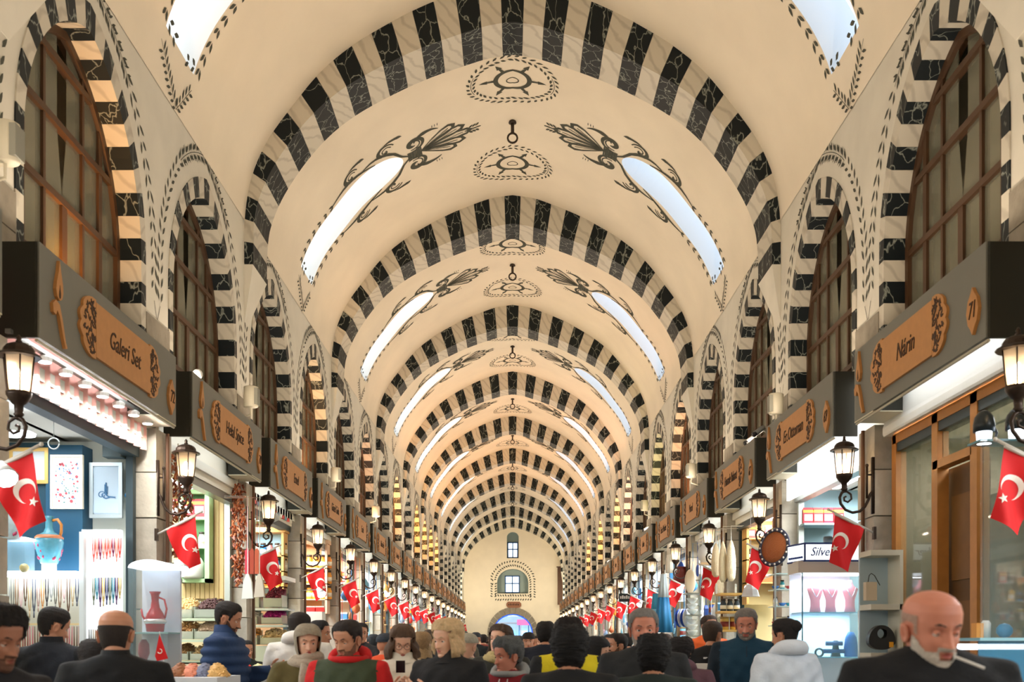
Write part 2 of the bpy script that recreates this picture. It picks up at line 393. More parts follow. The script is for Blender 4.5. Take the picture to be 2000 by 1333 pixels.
def acanthus(sg, yc):
    """palmette over the tip of a skylight and the scrolls down its two sides: u runs towards the crown, v along the hall"""
    mb = MB(); mp = lambda u, v: vmap(sg * (S1 - u), yc + v)
    def ribbon(mb_, p_, w_, mp_, mi=0): return RIB(mb_, p_, [q * 1.45 for q in w_] if isinstance(w_, list) else w_ * 1.45, mp_, mi)
    for k in range(3): ribbon(mb, [(.15 + .05 * k, -.13), (.15 + .05 * k, .13)], .008 + .004 * (k % 2), mp)
    ribbon(mb, [(.31, -.19), (.31, .19)], .022, mp); ribbon(mb, [(.36, -.16), (.36, .16)], .010, mp)
    for k in range(-4, 5): ribbon(mb, [(.10, k * .026), (.29, k * .036)], .009, mp)
    for k in (-2, -1, 0, 1, 2):                           # plumes
        a = k * .27; ln = .95 - .10 * abs(k); c, s_ = math.cos(a), math.sin(a)
        out = [(0, 0), (.3, .05), (.7, .095), (.92, .08), (1, 0), (.92, -.08), (.7, -.095), (.3, -.05), (0, 0)]
        ribbon(mb, [(.36 + x * ln * c - y * s_, x * ln * s_ + y * c) for x, y in out], [.007, .009, .013, .022, .03, .022, .013, .009, .007], mp)
        ribbon(mb, [(.36, 0), (.36 + ln * .85 * c, ln * .85 * s_)], .006, mp)
    for k in range(3):
        for q in (-1, 1): leaf(mb, (1.28 + .06 * k, q * .05), q * .9, .11, .05, mp)
    ribbon(mb, [(1.2, 0), (1.5, 0)], .010, mp)
    for q in (-1, 1):
        ribbon(mb, spiral(.24, q * .34, .24, .04, -q * 2.2, q * 5.2, 34), taper(34, .008, .034, .010), mp)
        ribbon(mb, spiral(.24, q * .34, .16, .03, -q * 2.0, q * 4.2, 24), .009, mp)
        ribbon(mb, arc(.52, q * .34, .27, q * .7, q * 3.0, 16, .2), taper(16, .006, .036, .006), mp)
        for j in range(3): leaf(mb, (.62 + .05 * j, q * .56), q * 1.5, .10, .016, mp)
        for cu, ln in ((-.30, .20), (-1.05, .19)):        # side scrolls
            cv = q * (sky_w(S1 - cu) + .27)
            ribbon(mb, spiral(cu, cv, ln, .03, q * .3, q * 6.6, 28), taper(28, .008, .030, .006), mp)
            ribbon(mb, spiral(cu + .02, cv, ln * .6, .02, q * .3, q * 5.0, 20), .008, mp)
            ribbon(mb, [(cu - .55 + i * .12, q * (sky_w(S1 - cu + .55 - i * .12) + .09 + .09 * math.sin(i * .45))) for i in range(10)], taper(9, .006, .028, .008), mp)
            for j in range(4): ribbon(mb, arc(cu + .12 + .05 * j, cv + q * .10, .2 - .03 * j, q * (.6), q * 2.2, 9, .12), taper(9, .003, .02, .003), mp)
        pts = [(-1.5 - .1 * i, q * (sky_w(S1 + 1.5 + .1 * i) + .10)) for i in range(int((S2 - S1 - 1.5) / .1) + 2)]
        leafline(mb, pts, mp, .17, .12, .055, stem=False, spread=.5)
    d0 = -(S2 - S1) - .16
    leafline(mb, [(d0, -.5), (d0 - .42, .12)][::-1], mp, .075, .12, .035, spread=1.0)
    leafline(mb, [(d0, .5), (d0 - .42, .12)][::-1], mp, .11, .12, .04, spread=.6)
    return mb
ORN = {}
for key, m_ in (('m1', medallion(16.7)), ('m2', medallion(19.6)), ('aL', acanthus(-1, 18.0)), ('aR', acanthus(1, 18.0))):
    ORN[key] = mesh_of('painted_ornament', m_, M_paint, fix=False)
for b in range(1, len(RIBY)):
    dy = RIBY[b] - 14.2
    for key, nm in (('m1', 'painted_medallion'), ('m2', 'painted_medallion'), ('aL', 'painted_scrollwork'), ('aR', 'painted_scrollwork')):
        if RIBY[b] + 5.5 > YEND and key == 'm2': continue
        if b == len(RIBY) - 1: continue
        part(nm, None, None, ceiling, me=ORN[key], loc=(0, dy, 0))

# ---- ribs: striped marble arches, one stone at a time
NVS = 37
LO, LI = DO[1][-1], DI[1][-1]
def vous(i, y0, y1):
    mb = MB(); n = 3; fr = []
    for yy in (y0, y1):
        o_ = []; n_ = []
        for j in range(n + 1):
            t = -1 + 2 * (i + (j / n) * .985 + .0075) / NVS
            (x, z), nn = ev(DO, t * LO); o_.append((x - nn[0] * .06, yy, E + z - nn[1] * .06)); (x, z), _ = ev(DI, t * LI); n_.append((x, yy, E + z))
        fr.append(o_ + n_[::-1])
    return mb.rings(fr)
VM = [mesh_of('voussoir', vous(i, 14.2, 15.0), (M_black if i % 2 == 0 else M_white)) for i in range(NVS)]
# keep the crown stone black: 37 stones, the middle one (18) is even
foot = MB()
for sg in (-1, 1):
    foot.add([(sg * 3.6, 14.2, E + 5.25), (sg * 3.6, 15.0, E + 5.25), (sg * 3.80, 15.0, E + 5.25), (sg * 3.80, 14.2, E + 5.25), (sg * 3.715, 14.2, E + 4.45), (sg * 3.715, 14.40, E + 4.45), (sg * 3.8, 14.40, E + 4.45), (sg * 3.8, 14.2, E + 4.45)],
             [(0, 1, 2, 3), (4, 5, 6, 7), (0, 1, 5, 4), (1, 2, 6, 5), (2, 3, 7, 6), (3, 0, 4, 7)])
FM = mesh_of('rib_foot', foot, M_plaster_low)
for b in range(2, len(RIBY)):
    dy = RIBY[b] - 14.2
    mor = MB()
    rt = thing('trim_%d' % (b - 1), 'black and white striped marble rib across the vault, %s from the camera' % ORD[b - 2], None, (0, 0, 0)); rt['kind'] = 'structure'
    if b <= 9:
        for i in range(NVS):
            o = part('voussoir', None, None, rt, me=VM[i], loc=(0, dy, 0))
    else:
        for q, mm in ((0, M_black), (1, M_white)):
            j = MB()
            for i in range(q, NVS, 2): a = vous(i, 14.2 + dy, 15.0 + dy); j.add(a.v, a.f)
            part('voussoirs', j, mm, rt, kind='stuff')
    part('rib_foot', None, None, rt, me=FM, loc=(0, dy, 0))

# ---- hooks in the crown
def hook(y):
    mb = MB(); mb.tube([(0, y, E + 9.21), (0, y, E + 8.98)], .022, 8)
    mb.lathe([(.06, 9.16), (.05, 9.2)], 10, (0, y, E))
    mb.tube(arc3(0, y, E + 8.92, .065), .015, 6); return mb
def arc3(x, y, z, r, n=16): return [(x + r * math.sin(2 * PI * i / n), y, z + r * math.cos(2 * PI * i / n)) for i in range(n + 1)]
for b in range(3, 11):
    y = RIBY[b] + 3.85
    root = thing('ceiling_hook', 'black iron hook with ring in the crown of the vault, %s from the camera' % ORD[b - 3], 'hook', (0, y, E + 9.2))
    m = MB(); m.tube([(0, y, E + 9.21), (0, y, E + 8.99)], .03, 8); m.lathe([(.07, 9.16), (.06, 9.21)], 10, (0, y, E)); part('shank', m, M_iron, root, True)
    m = MB(); m.tube(arc3(0, y, E + 8.9, .085), .018, 6); part('ring', m, M_iron, root, True)

# ---- side walls with arched windows
KW = list(range(-2, 20))
def wy(k): return 9.0 + BAY * k
SPR = 3.9; CC = .408; RI = 1.768                          # extrados of the striped surround
def arch_pts(off=0.0, n=14, zb=2.75):
    """points (dy, z) from bottom near side over the crown; off shrinks the arch inwards"""
    r = RI - off; hw = 1.36 - off; am = math.acos(CC / r); o = [(-hw, zb)]
    for i in range(n + 1): a = am * i / n; o.append((CC - r * math.cos(a), SPR + r * math.sin(a)))
    o2 = [(-y, z) for y, z in o[::-1]]
    return o + o2[1:]
def arch_in(extra=0.0, n=14, zb=2.75, oj=.13, oc=.24):
    o = [(-(1.36 - oj - extra), zb)]; am0 = math.acos(CC / RI)
    for i in range(n + 1):
        off = oj + (oc - oj) * (i / n) + extra; r = RI - off; am = math.acos(CC / r); a = am * i / n
        o.append((CC - r * math.cos(a), SPR + r * math.sin(a)))
    o2 = [(-y, z) for y, z in o[::-1]]
    return o + o2[1:]
def build_wall(sx):
    mb = MB(); X = sx * WALLX
    def q(pts): mb.add([(X, y, E + z) for y, z in pts], [tuple(range(len(pts)))])
    for k in KW:
        yc = wy(k); ya, yb = yc - BAY / 2, yc + BAY / 2
        if k == KW[0]: ya = YBACK
        if k == KW[-1]: yb = YEND
        q([(ya, 2.0), (yb, 2.0), (yb, 2.75), (ya, 2.75)])
        A = [(yc + y, z) for y, z in arch_pts()]; O = []
        for (y, z) in A:
            if z <= SPR + 1e-6: O.append((ya if y < yc else yb, z))
            else:
                dy, dz = y - yc, z - SPR; t = 1e9
                if dz > 1e-9: t = (5.9 - SPR) / dz
                if abs(dy) > 1e-9: t = min(t, ((yb - yc) if dy > 0 else (yc - ya)) / abs(dy))
                O.append((yc + dy * t, SPR + dz * t))
        for i in range(len(A) - 1):
            q([A[i], A[i + 1], O[i + 1], O[i]])
            a, b = O[i], O[i + 1]
            if abs(a[0] - b[0]) > 1e-6 and abs(a[1] - b[1]) > 1e-6:
                q([a, b, (ya if a[0] < yc and b[0] <= yc + .3 and a[1] < b[1] else yb, 5.9)])
    return mb
def vsd(i, n, sx, pr=.012):
    """one stone of a window surround (dy, z around the window axis)"""
    def pt(off, t):
        # t in 0..1 along the arch by arclength of the middle line
        pts = arch_pts(0, 20) if off == 0 else arch_in(0, 20); Pm, Lm = arcparam(arch_pts(.12, 20)); d = t * Lm[-1]
        j = 0
        while j < len(Lm) - 2 and Lm[j + 1] < d: j += 1
        u = (d - Lm[j]) / (Lm[j + 1] - Lm[j]); a, b = pts[j], pts[j + 1]
        return (a[0] + (b[0] - a[0]) * u, a[1] + (b[1] - a[1]) * u)
    ts = [(i + .006 + .988 * q / 2) / n for q in range(3)]
    ring = [pt(0, t) for t in ts] + [pt(.24, t) for t in ts[::-1]]
    mb = MB(); mb.prism([(y, E + z) for y, z in ring], 'x', sx * (WALLX - pr), sx * (WALLX + .24)); return mb
NW = 31
_AI = [p for p in arch_in(.05, 40) if p[0] <= 0]
def TOPF(y):
    for a, b in zip(_AI, _AI[1:]):
        if a[0] <= -y <= b[0]: return a[1] + (b[1] - a[1]) * ((-y - a[0]) / max(1e-6, b[0] - a[0])) if b[0] - a[0] > 1e-6 else b[1]
    return SPR
for sx in (-1, 1):
    VS = [mesh_of('voussoir', vsd(i, NW, sx), M_black if i % 2 == 1 else M_white) for i in range(NW)]
    wall = struct('wall_' + SIDE[sx], build_wall(sx), M_plaster_low); wall['label'] = 'whitewashed %s hand wall with pointed arched openings above the shops' % SIDE[sx]
    g = MB(); g.box(sx * 4.4, sx * 4.45, YBACK, YEND, E + 2.0, E + 6.1); g.box(sx * 3.73, sx * 4.45, YBACK, YEND, E + 2.3, E + 2.35); g.box(sx * 3.73, sx * 4.45, YBACK, YEND, E + 6.0, E + 6.05)
    part('gallery_lining', g, M_curtain, wall)
    # painted leaf garland round every arch
    def gar(sx=sx, far=False):
        mb = MB(); mp = lambda a, b: (sx * (WALLX - .005), a, E + b)
        pts = [(y * 1.0 if z < SPR else y, z) for y, z in arch_pts(-.26, 18, 3.55)]
        leafline(mb, pts, mp, .15, .135, .04, stem=False, spread=.45, gap=.012)
        leafline(mb, [p for p in pts if p[1] > 5.3], mp, .075, .12, .025, spread=1.0)
        for q in (-1, 1): ribbon(mb, [(q * 1.62, 3.55), (q * 1.70, 3.38)], .005, mp)
        return mb
    GM = mesh_of('painted_garland', gar(), M_paint, fix=False)
    ST = []
    for j in range(3):
        m = MB(); zs = [2.35, 2.72, 3.05, 3.36]; m.box(sx * (WALLX - .02), sx * (WALLX + .1), -.345, .345, E + zs[j] + .005, E + zs[j + 1] - .005); ST.append(mesh_of('stone_block', m, M_stone))
    for k in KW:
        if k >= -1:
            part('painted_garland', None, None, wall, me=GM, loc=(0, wy(k), 0))
            for j in range(3):
                if k < 8: part('stone_block', None, None, wall, me=ST[j], loc=(0, wy(k) + BAY / 2, 0))
    # windows
    for k in KW:
        yc = wy(k); idx = KW.index(k) + 1 + (30 if sx > 0 else 0)
        near = 0 <= k <= 5
        root = thing('window_%d' % idx, 'dark wooden arched window with striped marble surround, %s arch on the %s wall' % (ORD[max(0, k)] if k >= 0 else 'hidden', SIDE[sx]), None, (0, 0, 0)); root['kind'] = 'structure'
        if near:
            for i in range(NW): part('voussoir', None, None, root, me=VS[i], loc=(0, yc, 0))
        else:
            for q in (0, 1):
                j = MB()
                for i in range(q, NW, 2):
                    a = vsd(i, NW, sx); j.add([(x, y + yc, z) for x, y, z in a.v], a.f)
                part('voussoirs', j, M_black if q == 1 else M_white, root, kind='stuff')
        # frame: bent arch bar
        fx0, fx1 = sx * (WALLX + .20), sx * (WALLX + .30)
        o_ = arch_in(-.02, 14); i_ = arch_in(.07, 14)
        m = MB(); m.prism([(yc + y, E + z) for y, z in o_] + [(yc + y, E + z) for y, z in i_[::-1]], 'x', fx0, fx1); part('frame', m, M_wood, root)
        hw = 1.36 - .19; cols = 6; dx = 2 * hw / cols
        def top(y):                                       # height of the opening at dy
            return TOPF(abs(y)) if abs(y) < hw else SPR
        bars = MB(); zr = [3.22, 3.86, 4.5, 5.05]
        for c in range(1, cols):
            y = -hw + dx * c; wbar = .05 if c == 3 else (.038 if c % 2 else .022)
            b_ = MB(); b_.box(sx * (WALLX + .215), sx * (WALLX + .285), yc + y - wbar, yc + y + wbar, E + 2.75, E + top(y))
            if near: part('mullion', b_, M_wood, root)
            else: bars.add(b_.v, b_.f)
        for z in zr:
            hh = [y for y in [j * .02 for j in range(60)] if top(y) > z]; h = max(hh) if z > SPR else hw
            b_ = MB(); b_.box(sx * (WALLX + .205), sx * (WALLX + .27), yc - h, yc + h, E + z - .03, E + z + .03)
            if near: part('transom', b_, M_wood, root)
            else: bars.add(b_.v, b_.f)
        if not near: part('glazing_bars', bars, M_wood, root)
        if near and k <= 3:
            for c in range(cols):
                ya, yb = -hw + dx * c, -hw + dx * (c + 1)
                for zi in range(5):
                    za = 2.75 if zi == 0 else zr[zi - 1]; zb = zr[zi] if zi < 4 else 9
                    tt = [(ya + (yb - ya) * j / 4) for j in range(5)]; up = [(y, min(zb, top(y))) for y in tt]; up = [(y, z) for y, z in up if z > za]
                    if len(up) < 2: continue
                    poly = [(up[0][0], za)] + [(up[-1][0], za)] + up[::-1]
                    m = MB(); m.prism([(yc + y, E + z) for y, z in poly], 'x', sx * (WALLX + .24), sx * (WALLX + .246)); part('pane', m, M_pane, root)
        else:
            m = MB(); m.prism([(yc + y, E + z) for y, z in arch_in(.05, 10)], 'x', sx * (WALLX + .24), sx * (WALLX + .246)); part('pane', m, M_pane, root)
# warm lamps standing in some window niches
for sx, k, c_, p_ in ((-1, 0, (1, .45, .10), 9), (-1, 3, (1, .52, .2), 12), (-1, 7, (1, .40, .10), 14), (-1, 5, (1, .45, .2), 9), (1, 4, (1, .46, .2), 14), (1, 5, (1, .8, .25), 7), (1, 7, (1, .46, .26), 14), (1, 8, (1, .42, .12), 14), (-1, 9, (1, .38, .06), 18), (-1, 10, (1, .38, .06), 14), (1, 10, (1, .38, .06), 18), (1, 12, (1, .38, .08), 18), (-1, 12, (1, .38, .06), 18), (-1, 11, (1, .38, .06), 14)):
    a = area('window_lamp', (sx * (WALLX + .09), wy(k) - .2, E + 2.95), (PI * .86, 0, 0), .1, .4, p_ * (.55 if k < 7 else 1.3), c_, 1.6)
# floor
m = MB(); m.box(-6.2, 6.2, YBACK, YEND + 14, -.1, 0); fl = struct('floor', m, M_floor); fl['label'] = 'worn grey stone paving of the market hall'
m = MB(); m.box(-8, 8, YBACK - .3, YBACK, 0, E + 9.6); struct('wall_back', m, M_plaster)

# ---- end wall with two windows and the gateway
def EP(u, v): return ((u - CX) * YEND / F, E + (CY - v) * YEND / F)
ew = thing('wall_end', 'cream end wall with two small blue windows and an arched gateway', None, (0, 0, 0)); ew['kind'] = 'structure'
def hole_outline(x0, x1, z0, zs, ztop, n=12):
    o = [(x0, z0)]; cx = (x0 + x1) / 2; rx = (x1 - x0) / 2
    for i in range(n + 1): a = PI - PI * i / n; o.append((cx + rx * math.cos(a), zs + (ztop - zs) * math.sin(a)))
    o.append((x1, z0)); return o
import mathutils
holes = []
a0, b0 = EP(990, 1091), EP(1013, 1050); t0 = EP(1000, 1040)[1]; holes.append(hole_outline(a0[0], b0[0], a0[1], b0[1], t0))
a1, b1 = EP(971, 1160), EP(1032, 1138); t1 = EP(1000, 1112)[1]; holes.append(hole_outline(a1[0], b1[0], a1[1], b1[1], t1))
a2, b2 = EP(962, 1290), EP(1041, 1238); t2 = EP(1000, 1200)[1]; holes.append(hole_outline(a2[0], b2[0], 0.0, b2[1], t2))
bmw = bmesh.new()
def loop(pts):
    vs = [bmw.verts.new((x, YEND, z)) for x, z in pts]
    return [bmw.edges.new((vs[i], vs[(i + 1) % len(vs)])) for i in range(len(vs))]
eds = loop([(-5, -.02), (5, -.02), (5, 11.3), (-5, 11.3)])
for h in holes: eds += loop(h if h is not holes[2] else [(x, max(z, .02)) for x, z in h])
bmesh.ops.triangle_fill(bmw, use_beauty=True, use_dissolve=False, edges=eds)
me = bpy.data.meshes.new('wall_face'); bmw.to_mesh(me); bmw.free(); me.materials.append(M_plaster)
o = bpy.data.objects.new('wall_face', me); col.objects.link(o); o.parent = ew
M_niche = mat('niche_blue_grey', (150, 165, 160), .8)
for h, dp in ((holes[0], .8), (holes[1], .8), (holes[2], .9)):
    m = MB(); n = len(h); m.add([(x, YEND, z) for x, z in h] + [(x, YEND + dp, z) for x, z in h], [(i, i + 1, n + i + 1, n + i) for i in range(n - 1)] + [(0, n - 1, 2 * n - 1, n)])
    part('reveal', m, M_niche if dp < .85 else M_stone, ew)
M_bluefr = mat('blue_frame', (40, 90, 150), .5)
M_daypane = glass('day_pane', (235, 245, 255), .08)
def endwin(n, x0, x1, z0, z1, h):
    root = thing('window_%d' % n, 'small blue framed four pane window in the end wall, %s of the two' % ('upper' if n == 70 else 'lower'), None, (0, 0, 0)); root['kind'] = 'structure'
    y = YEND + .75; mx, mz = (x0 + x1) / 2, z0 + (z1 - z0) * .55; fw = .07
    # wall round the window at the back of the niche
    bb = MB(); hx0, hx1 = h[0][0], h[-1][0]; ht = max(p[1] for p in h) + .05; hb = h[0][1]
    for q in ((hx0, x0, hb, ht), (x1, hx1, hb, ht), (x0, x1, hb, z0), (x0, x1, z1, ht)):
        if q[1] - q[0] > .01 and q[3] - q[2] > .01: bb.box(q[0], q[1], y + .04, y + .1, q[2], q[3])
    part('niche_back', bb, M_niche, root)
    for q in ((x0, x0 + fw, z0, z1), (x1 - fw, x1, z0, z1), (x0, x1, z0, z0 + fw), (x0, x1, z1 - fw, z1), (mx - fw / 2, mx + fw / 2, z0, z1), (x0, x1, mz - fw / 2, mz + fw / 2)):
        m = MB(); m.box(q[0], q[1], y - .03, y + .04, q[2], q[3]); part('frame_bar', m, M_bluefr, root)
    for (xa, xb) in ((x0, mx), (mx, x1)):
        for (za, zb) in ((z0, mz), (mz, z1)):
            m = MB(); m.box(xa + fw / 2, xb - fw / 2, y, y + .01, za + fw / 2, zb - fw / 2); part('pane', m, M_daypane, root)
q0, q1 = EP(991, 1089), EP(1012, 1058); endwin(70, q0[0], q1[0], q0[1], q1[1], holes[0])
q0, q1 = EP(986, 1158), EP(1015, 1124); endwin(71, q0[0], q1[0], q0[1], q1[1], holes[1])
# painted dots round the lower niche
m = MB(); mp = lambda a, b: (a, YEND - .01, b)
aa = [(EP(964, 0)[0], EP(0, 1168)[1]), (EP(964, 0)[0], EP(0, 1138)[1])]; cx = EP(1001.5, 0)[0]; rx = EP(1040, 0)[0] - cx
pl = aa + arc(cx, EP(0, 1138)[1], rx, PI, 0, 24, EP(0, 1101)[1] - EP(0, 1138)[1]) + [(EP(1040, 0)[0], EP(0, 1168)[1]), (EP(964, 0)[0], EP(0, 1168)[1])]
leafline(m, pl, mp, .19, .22, .10, stem=False, spread=1.1, gap=.05); o = part('painted_border', m, M_paint, ew)
# stone gateway arch, each block by itself
gr = thing('door_1', 'rounded stone gateway in the end wall opening to the blue lit street', None, (0, 0, 0)); gr['kind'] = 'structure'
cx = EP(1001.5, 0)[0]; rxo = (EP(1051, 0)[0] - EP(952, 0)[0]) / 2; rxi = (EP(1041, 0)[0] - EP(962, 0)[0]) / 2; zo = EP(0, 1187)[1]; zi = EP(0, 1200)[1]; zsp = EP(0, 1238)[1]
for i in range(13):
    a_, b_ = PI - PI * i / 13 - .01, PI - PI * (i + 1) / 13 + .01
    pl = [(cx + rxo * math.cos(a_ + (b_ - a_) * t / 3), zsp + (zo - zsp) * math.sin(a_ + (b_ - a_) * t / 3)) for t in range(4)] + [(cx + rxi * math.cos(b_ + (a_ - b_) * t / 3), zsp + (zi - zsp) * math.sin(b_ + (a_ - b_) * t / 3)) for t in range(4)]
    m = MB(); m.prism(pl, 'y', YEND - .06, YEND + .1); part('stone_block', m, M_stone, gr)
for sg in (-1, 1):
    for j in range(4):
        m = MB(); x0, x1 = sorted((cx + sg * rxi, cx + sg * rxo)); h = zsp / 4; m.box(x0, x1, YEND - .06, YEND + .1, j * h + .005, (j + 1) * h - .005); part('stone_block', m, M_stone, gr)
m = MB(); pl = hole_outline(cx - rxi, cx + rxi, 0.02, zsp, zi, 16); il = hole_outline(cx - rxi + .09, cx + rxi - .09, 0.02, zsp, zi - .09, 16)
m.prism(pl + il[::-1], 'y', YEND + .05, YEND + .15); part('blue_door_frame', m, mat('gate_blue', (20, 80, 200), .4, emit=.6), gr, label='blue frame lining the gateway')
# plate over the gateway
m = MB(); x0, x1 = EP(989, 0)[0], EP(1018, 0)[0]; z0, z1 = EP(0, 1188)[1], EP(0, 1176)[1]; zc = (z0 + z1) / 2
pl = [(x0 + .12, z0), (x1 - .12, z0), (x1, zc - .08), (x1, zc + .08), (x1 - .12, z1), (x0 + .12, z1), (x0, zc + .08), (x0, zc - .08)]
root = thing('gate_plaque', 'small brown wooden plaque with dark lettering above the gateway', 'sign', (cx, YEND - .05, z0))
m.prism(pl, 'y', YEND - .08, YEND - .02); part('board', m, mat('brown_plaque', (140, 92, 66), .6), root)
m = MB()
for i in range(7): m.box(x0 + .14 + i * .125, x0 + .21 + i * .125, YEND - .09, YEND - .075, zc - .06, zc + .06 + .03 * (i % 2))
part('lettering', m, M_burn, root)
# street beyond the gate
m = MB(); m.box(-7, 7, YEND + 14, YEND + 14.2, 0, 4.0); st = struct('wall_street', m, mat('street_facade', (190, 214, 232), .8, var=.3, vscale=2)); st['label'] = 'bluish building front seen through the gateway'
for i, (x, z, w_, h_) in enumerate(((-1.3, 2.2, .7, 1.0), (-.2, 2.2, .7, 1.0), (1.0, 2.2, .7, 1.0))):
    m = MB(); m.cb((x, YEND + 13.9, z), (w_, .1, h_)); part('street_glow_window', m, mat('street_added_glow', (120, 190, 255), emit=2.0), st)  # emission added to the window blocks to brighten the street view
m = MB(); m.box(-2.2, .7, YEND + 4, YEND + 6, 3.15, 3.25); m.box(-2.2, -2.1, YEND + 4, YEND + 4.1, 0, 3.2); m.box(.6, .7, YEND + 4, YEND + 4.1, 0, 3.2); single('market_awning', m, mat('white_awning', (225, 232, 240), .7), 'white flat awning on two posts just outside the gateway', 'awning')
m = MB(); m.box(.35, 1.45, YEND + 3, YEND + 3.1, 3.0, 3.45); single('street_banner', m, mat('pink_sign', (235, 130, 190), .5, emit=.3), 'pink shop banner seen through the gateway arch', 'sign')
m = MB(); m.box(.5, .56, YEND + 3.0, YEND + 3.06, 0, 3.0); m.box(1.24, 1.3, YEND + 3, YEND + 3.06, 0, 3.0); m.box(.5, 1.3, YEND + 3, YEND + 3.4, .9, .95); single('street_stall', m, mat('stall_blue', (40, 110, 180), .5), 'blue framed street stall under the pink banner outside the gate', 'stall')
# brown hanging by the end wall on the right
m = MB(); m.box(P(1089, 0, 76)[0], P(1103, 0, 76)[0], 76, 76.12, P(0, 1182, 76)[2], P(0, 1108, 76)[2]); m.box(P(1087, 0, 76)[0], P(1105, 0, 76)[0], 75.97, 76.15, P(0, 1109, 76)[2], P(0, 1107, 76)[2])
single('brown_hanging', m, mat('brown_cloth', (70, 48, 34), .8, var=.2), 'tall dark brown panel beside the end wall on the right', 'panel')
# ================================================================ SIGN BOXES, PIERS, LANTERNS, FLAGS
def scallop(x0, x1, h, n, side):
    """ornate end of a plaque: outline from x0 (joined edge) out to x1"""
    o = []
    for i in range(n + 1):
        t = i / n; z = -h / 2 + h * t; env = math.sin(PI * t) ** .55; b = abs(math.sin(PI * t * 4)) * .12
        o.append((x0 + (x1 - x0) * min(1, (.28 + .72 * env) * (.90 + b)), z))
    return o
YA = 7.14; YBd = {-1: 10.04, 1: 9.88}
BOARD = {}
def flip(sx, ya, yb, t): return ya + t if sx < 0 else yb - t     # reading direction along the board
for sx in (-1, 1):
    yb = YBd[sx]; X0 = sx * 3.30; X1 = sx * 3.6; zb, zt = E + 2.13, E + 2.80; zc = (zb + zt) / 2
    root = thing('shop_sign', 'x', 'sign', (sx * 3.45, YA, zb), 'grey sign boxes along both sides')
    m = MB(); m.box(X0 + sx * .012, X1, YA, YA + .03, zb, zt); m.box(X0 + sx * .012, X1 + sx * .1, YA + .03, yb, zt - .03, zt); m.box(X0 + sx * .05, X1, yb - .5, yb, zb, zt - .03); part('sign_box', m, [M_signdark], root, kind='stuff')
    m = MB(); m.box(X0, X0 + sx * .03, YA, yb, zb, zt); part('front_panel', m, M_sign, root)
    m = MB(); m.box(X0, X1, yb - .5, yb, zb - .012, zb - .001); part('underside', m, M_soffit, root)
    m = MB(); m.box(sx * 3.36, sx * 3.375, YA + .1, yb - .6, zb + .12, zb + .15); part('light_strip', m, M_led, root)
    m = MB(); m.tube([(X0 + sx * .02, YA, zb - .02), (X0 + sx * .02, yb, zb - .02)], .012, 6); part('edge_trim', m, mat('pale_cable', (190, 185, 165), .6), root)
    # plaque
    f = lambda t: flip(sx, YA, yb, t)
    c0, c1 = (.92, 2.12) if sx < 0 else (.80, 1.88); xf = X0 - sx * .025
    m = MB(); m.prism([(f(c0), zc - .215), (f(c1), zc - .215), (f(c1), zc + .215), (f(c0), zc + .215)], 'x', xf, X0); part('plaque', m, M_oak, root)
    for e0, e1 in ((c0, c0 - .30), (c1, c1 + .27)):
        o = scallop(e0, e1, .47, 32, 1); pl = [(f(a), zc + b) for a, b in o]
        m = MB(); m.prism([(f(e0), zc - .235)] + pl + [(f(e0), zc + .235)], 'x', xf + sx * .002, X0); part('carved_end', m, M_oak, root)
        fr = MB(); rr = random.Random(3)
        for i in range(70):                               # the dark cut-outs of the fretwork
            t = rr.uniform(.06, .94); lim = math.sin(PI * t) ** .55 * .78; a = e0 + (e1 - e0) * rr.uniform(.05, max(.1, lim)); z = zc - .235 + .47 * t; r_ = rr.uniform(.010, .020); an = rr.uniform(0, PI)
            pl = [(f(a) + r_ * 1.6 * math.cos(an) * math.cos(q) - r_ * .6 * math.sin(an) * math.sin(q), z + r_ * 1.6 * math.sin(an) * math.cos(q) + r_ * .6 * math.cos(an) * math.sin(q)) for q in [j * PI / 3 for j in range(6)]]
            fr.prism(pl, 'x', xf - sx * .0015, xf + sx * .002)
        part('fretwork', fr, M_burn, root, kind='stuff')
    # flame over a curled stem
    ez = zc
    pl = [(0, .30), (.018, .22), (.04, .14), (.045, .08), (.03, .03), (0, .01), (-.03, .03), (-.045, .08), (-.035, .14), (-.012, .22)]
    ec = .27 if sx < 0 else .17
    m = MB(); m.prism([(f(ec) + a * 1.3, ez + b) for a, b in pl], 'x', xf, X0); fl = part('flame_emblem', m, M_oak, root)
    m = MB(); m.prism([(f(ec) + a * .35, ez + .02 + b * .35) for a, b in pl], 'x', xf - sx * .002, xf); part('flame_core', m, M_burn, root)
    m = MB(); st = [(-.10, -.10), (-.11, -.04), (-.06, 0), (0, -.02), (.05, -.12), (.10, -.26), (.13, -.30), (.10, -.31), (.05, -.22), (0, -.10), (-.04, -.07), (-.06, -.11)]
    m.prism([(f(ec + a), ez + b) for a, b in st], 'x', xf, X0); part('stem_emblem', m, M_oak, root)
    nc = 2.72 if sx < 0 else 2.58
    o = [(f(nc) + y, ez - .10 + z) for y, z in ((0, .17), (.035, .12), (.07, .085), (.095, 0), (.07, -.085), (.035, -.12), (0, -.17), (-.035, -.12), (-.07, -.085), (-.095, 0), (-.07, .085), (-.035, .12))]
    m = MB(); m.prism(o, 'x', xf, X0); part('number_plate', m, M_oak, root)
    BOARD[sx] = root
NAMES = {-1: {0: 'Galeri Set', 1: 'Helal Spice', 2: 'Emel', 3: 'Güzel Gıda', 4: 'Fazıl', 5: 'Safran Evi', 6: 'Kardeşler'},
         1: {0: 'Nárin', 1: 'Er.Ottoman', 2: 'Hanzade Baharat', 3: 'Vural', 4: 'Esat Market', 5: 'Aslan', 6: 'Merve', 7: 'Saray'}}
NUM = {-1: lambda k: str(72 - 2 * k), 1: lambda k: str(71 - 2 * k)}
KB = list(range(-1, 19))
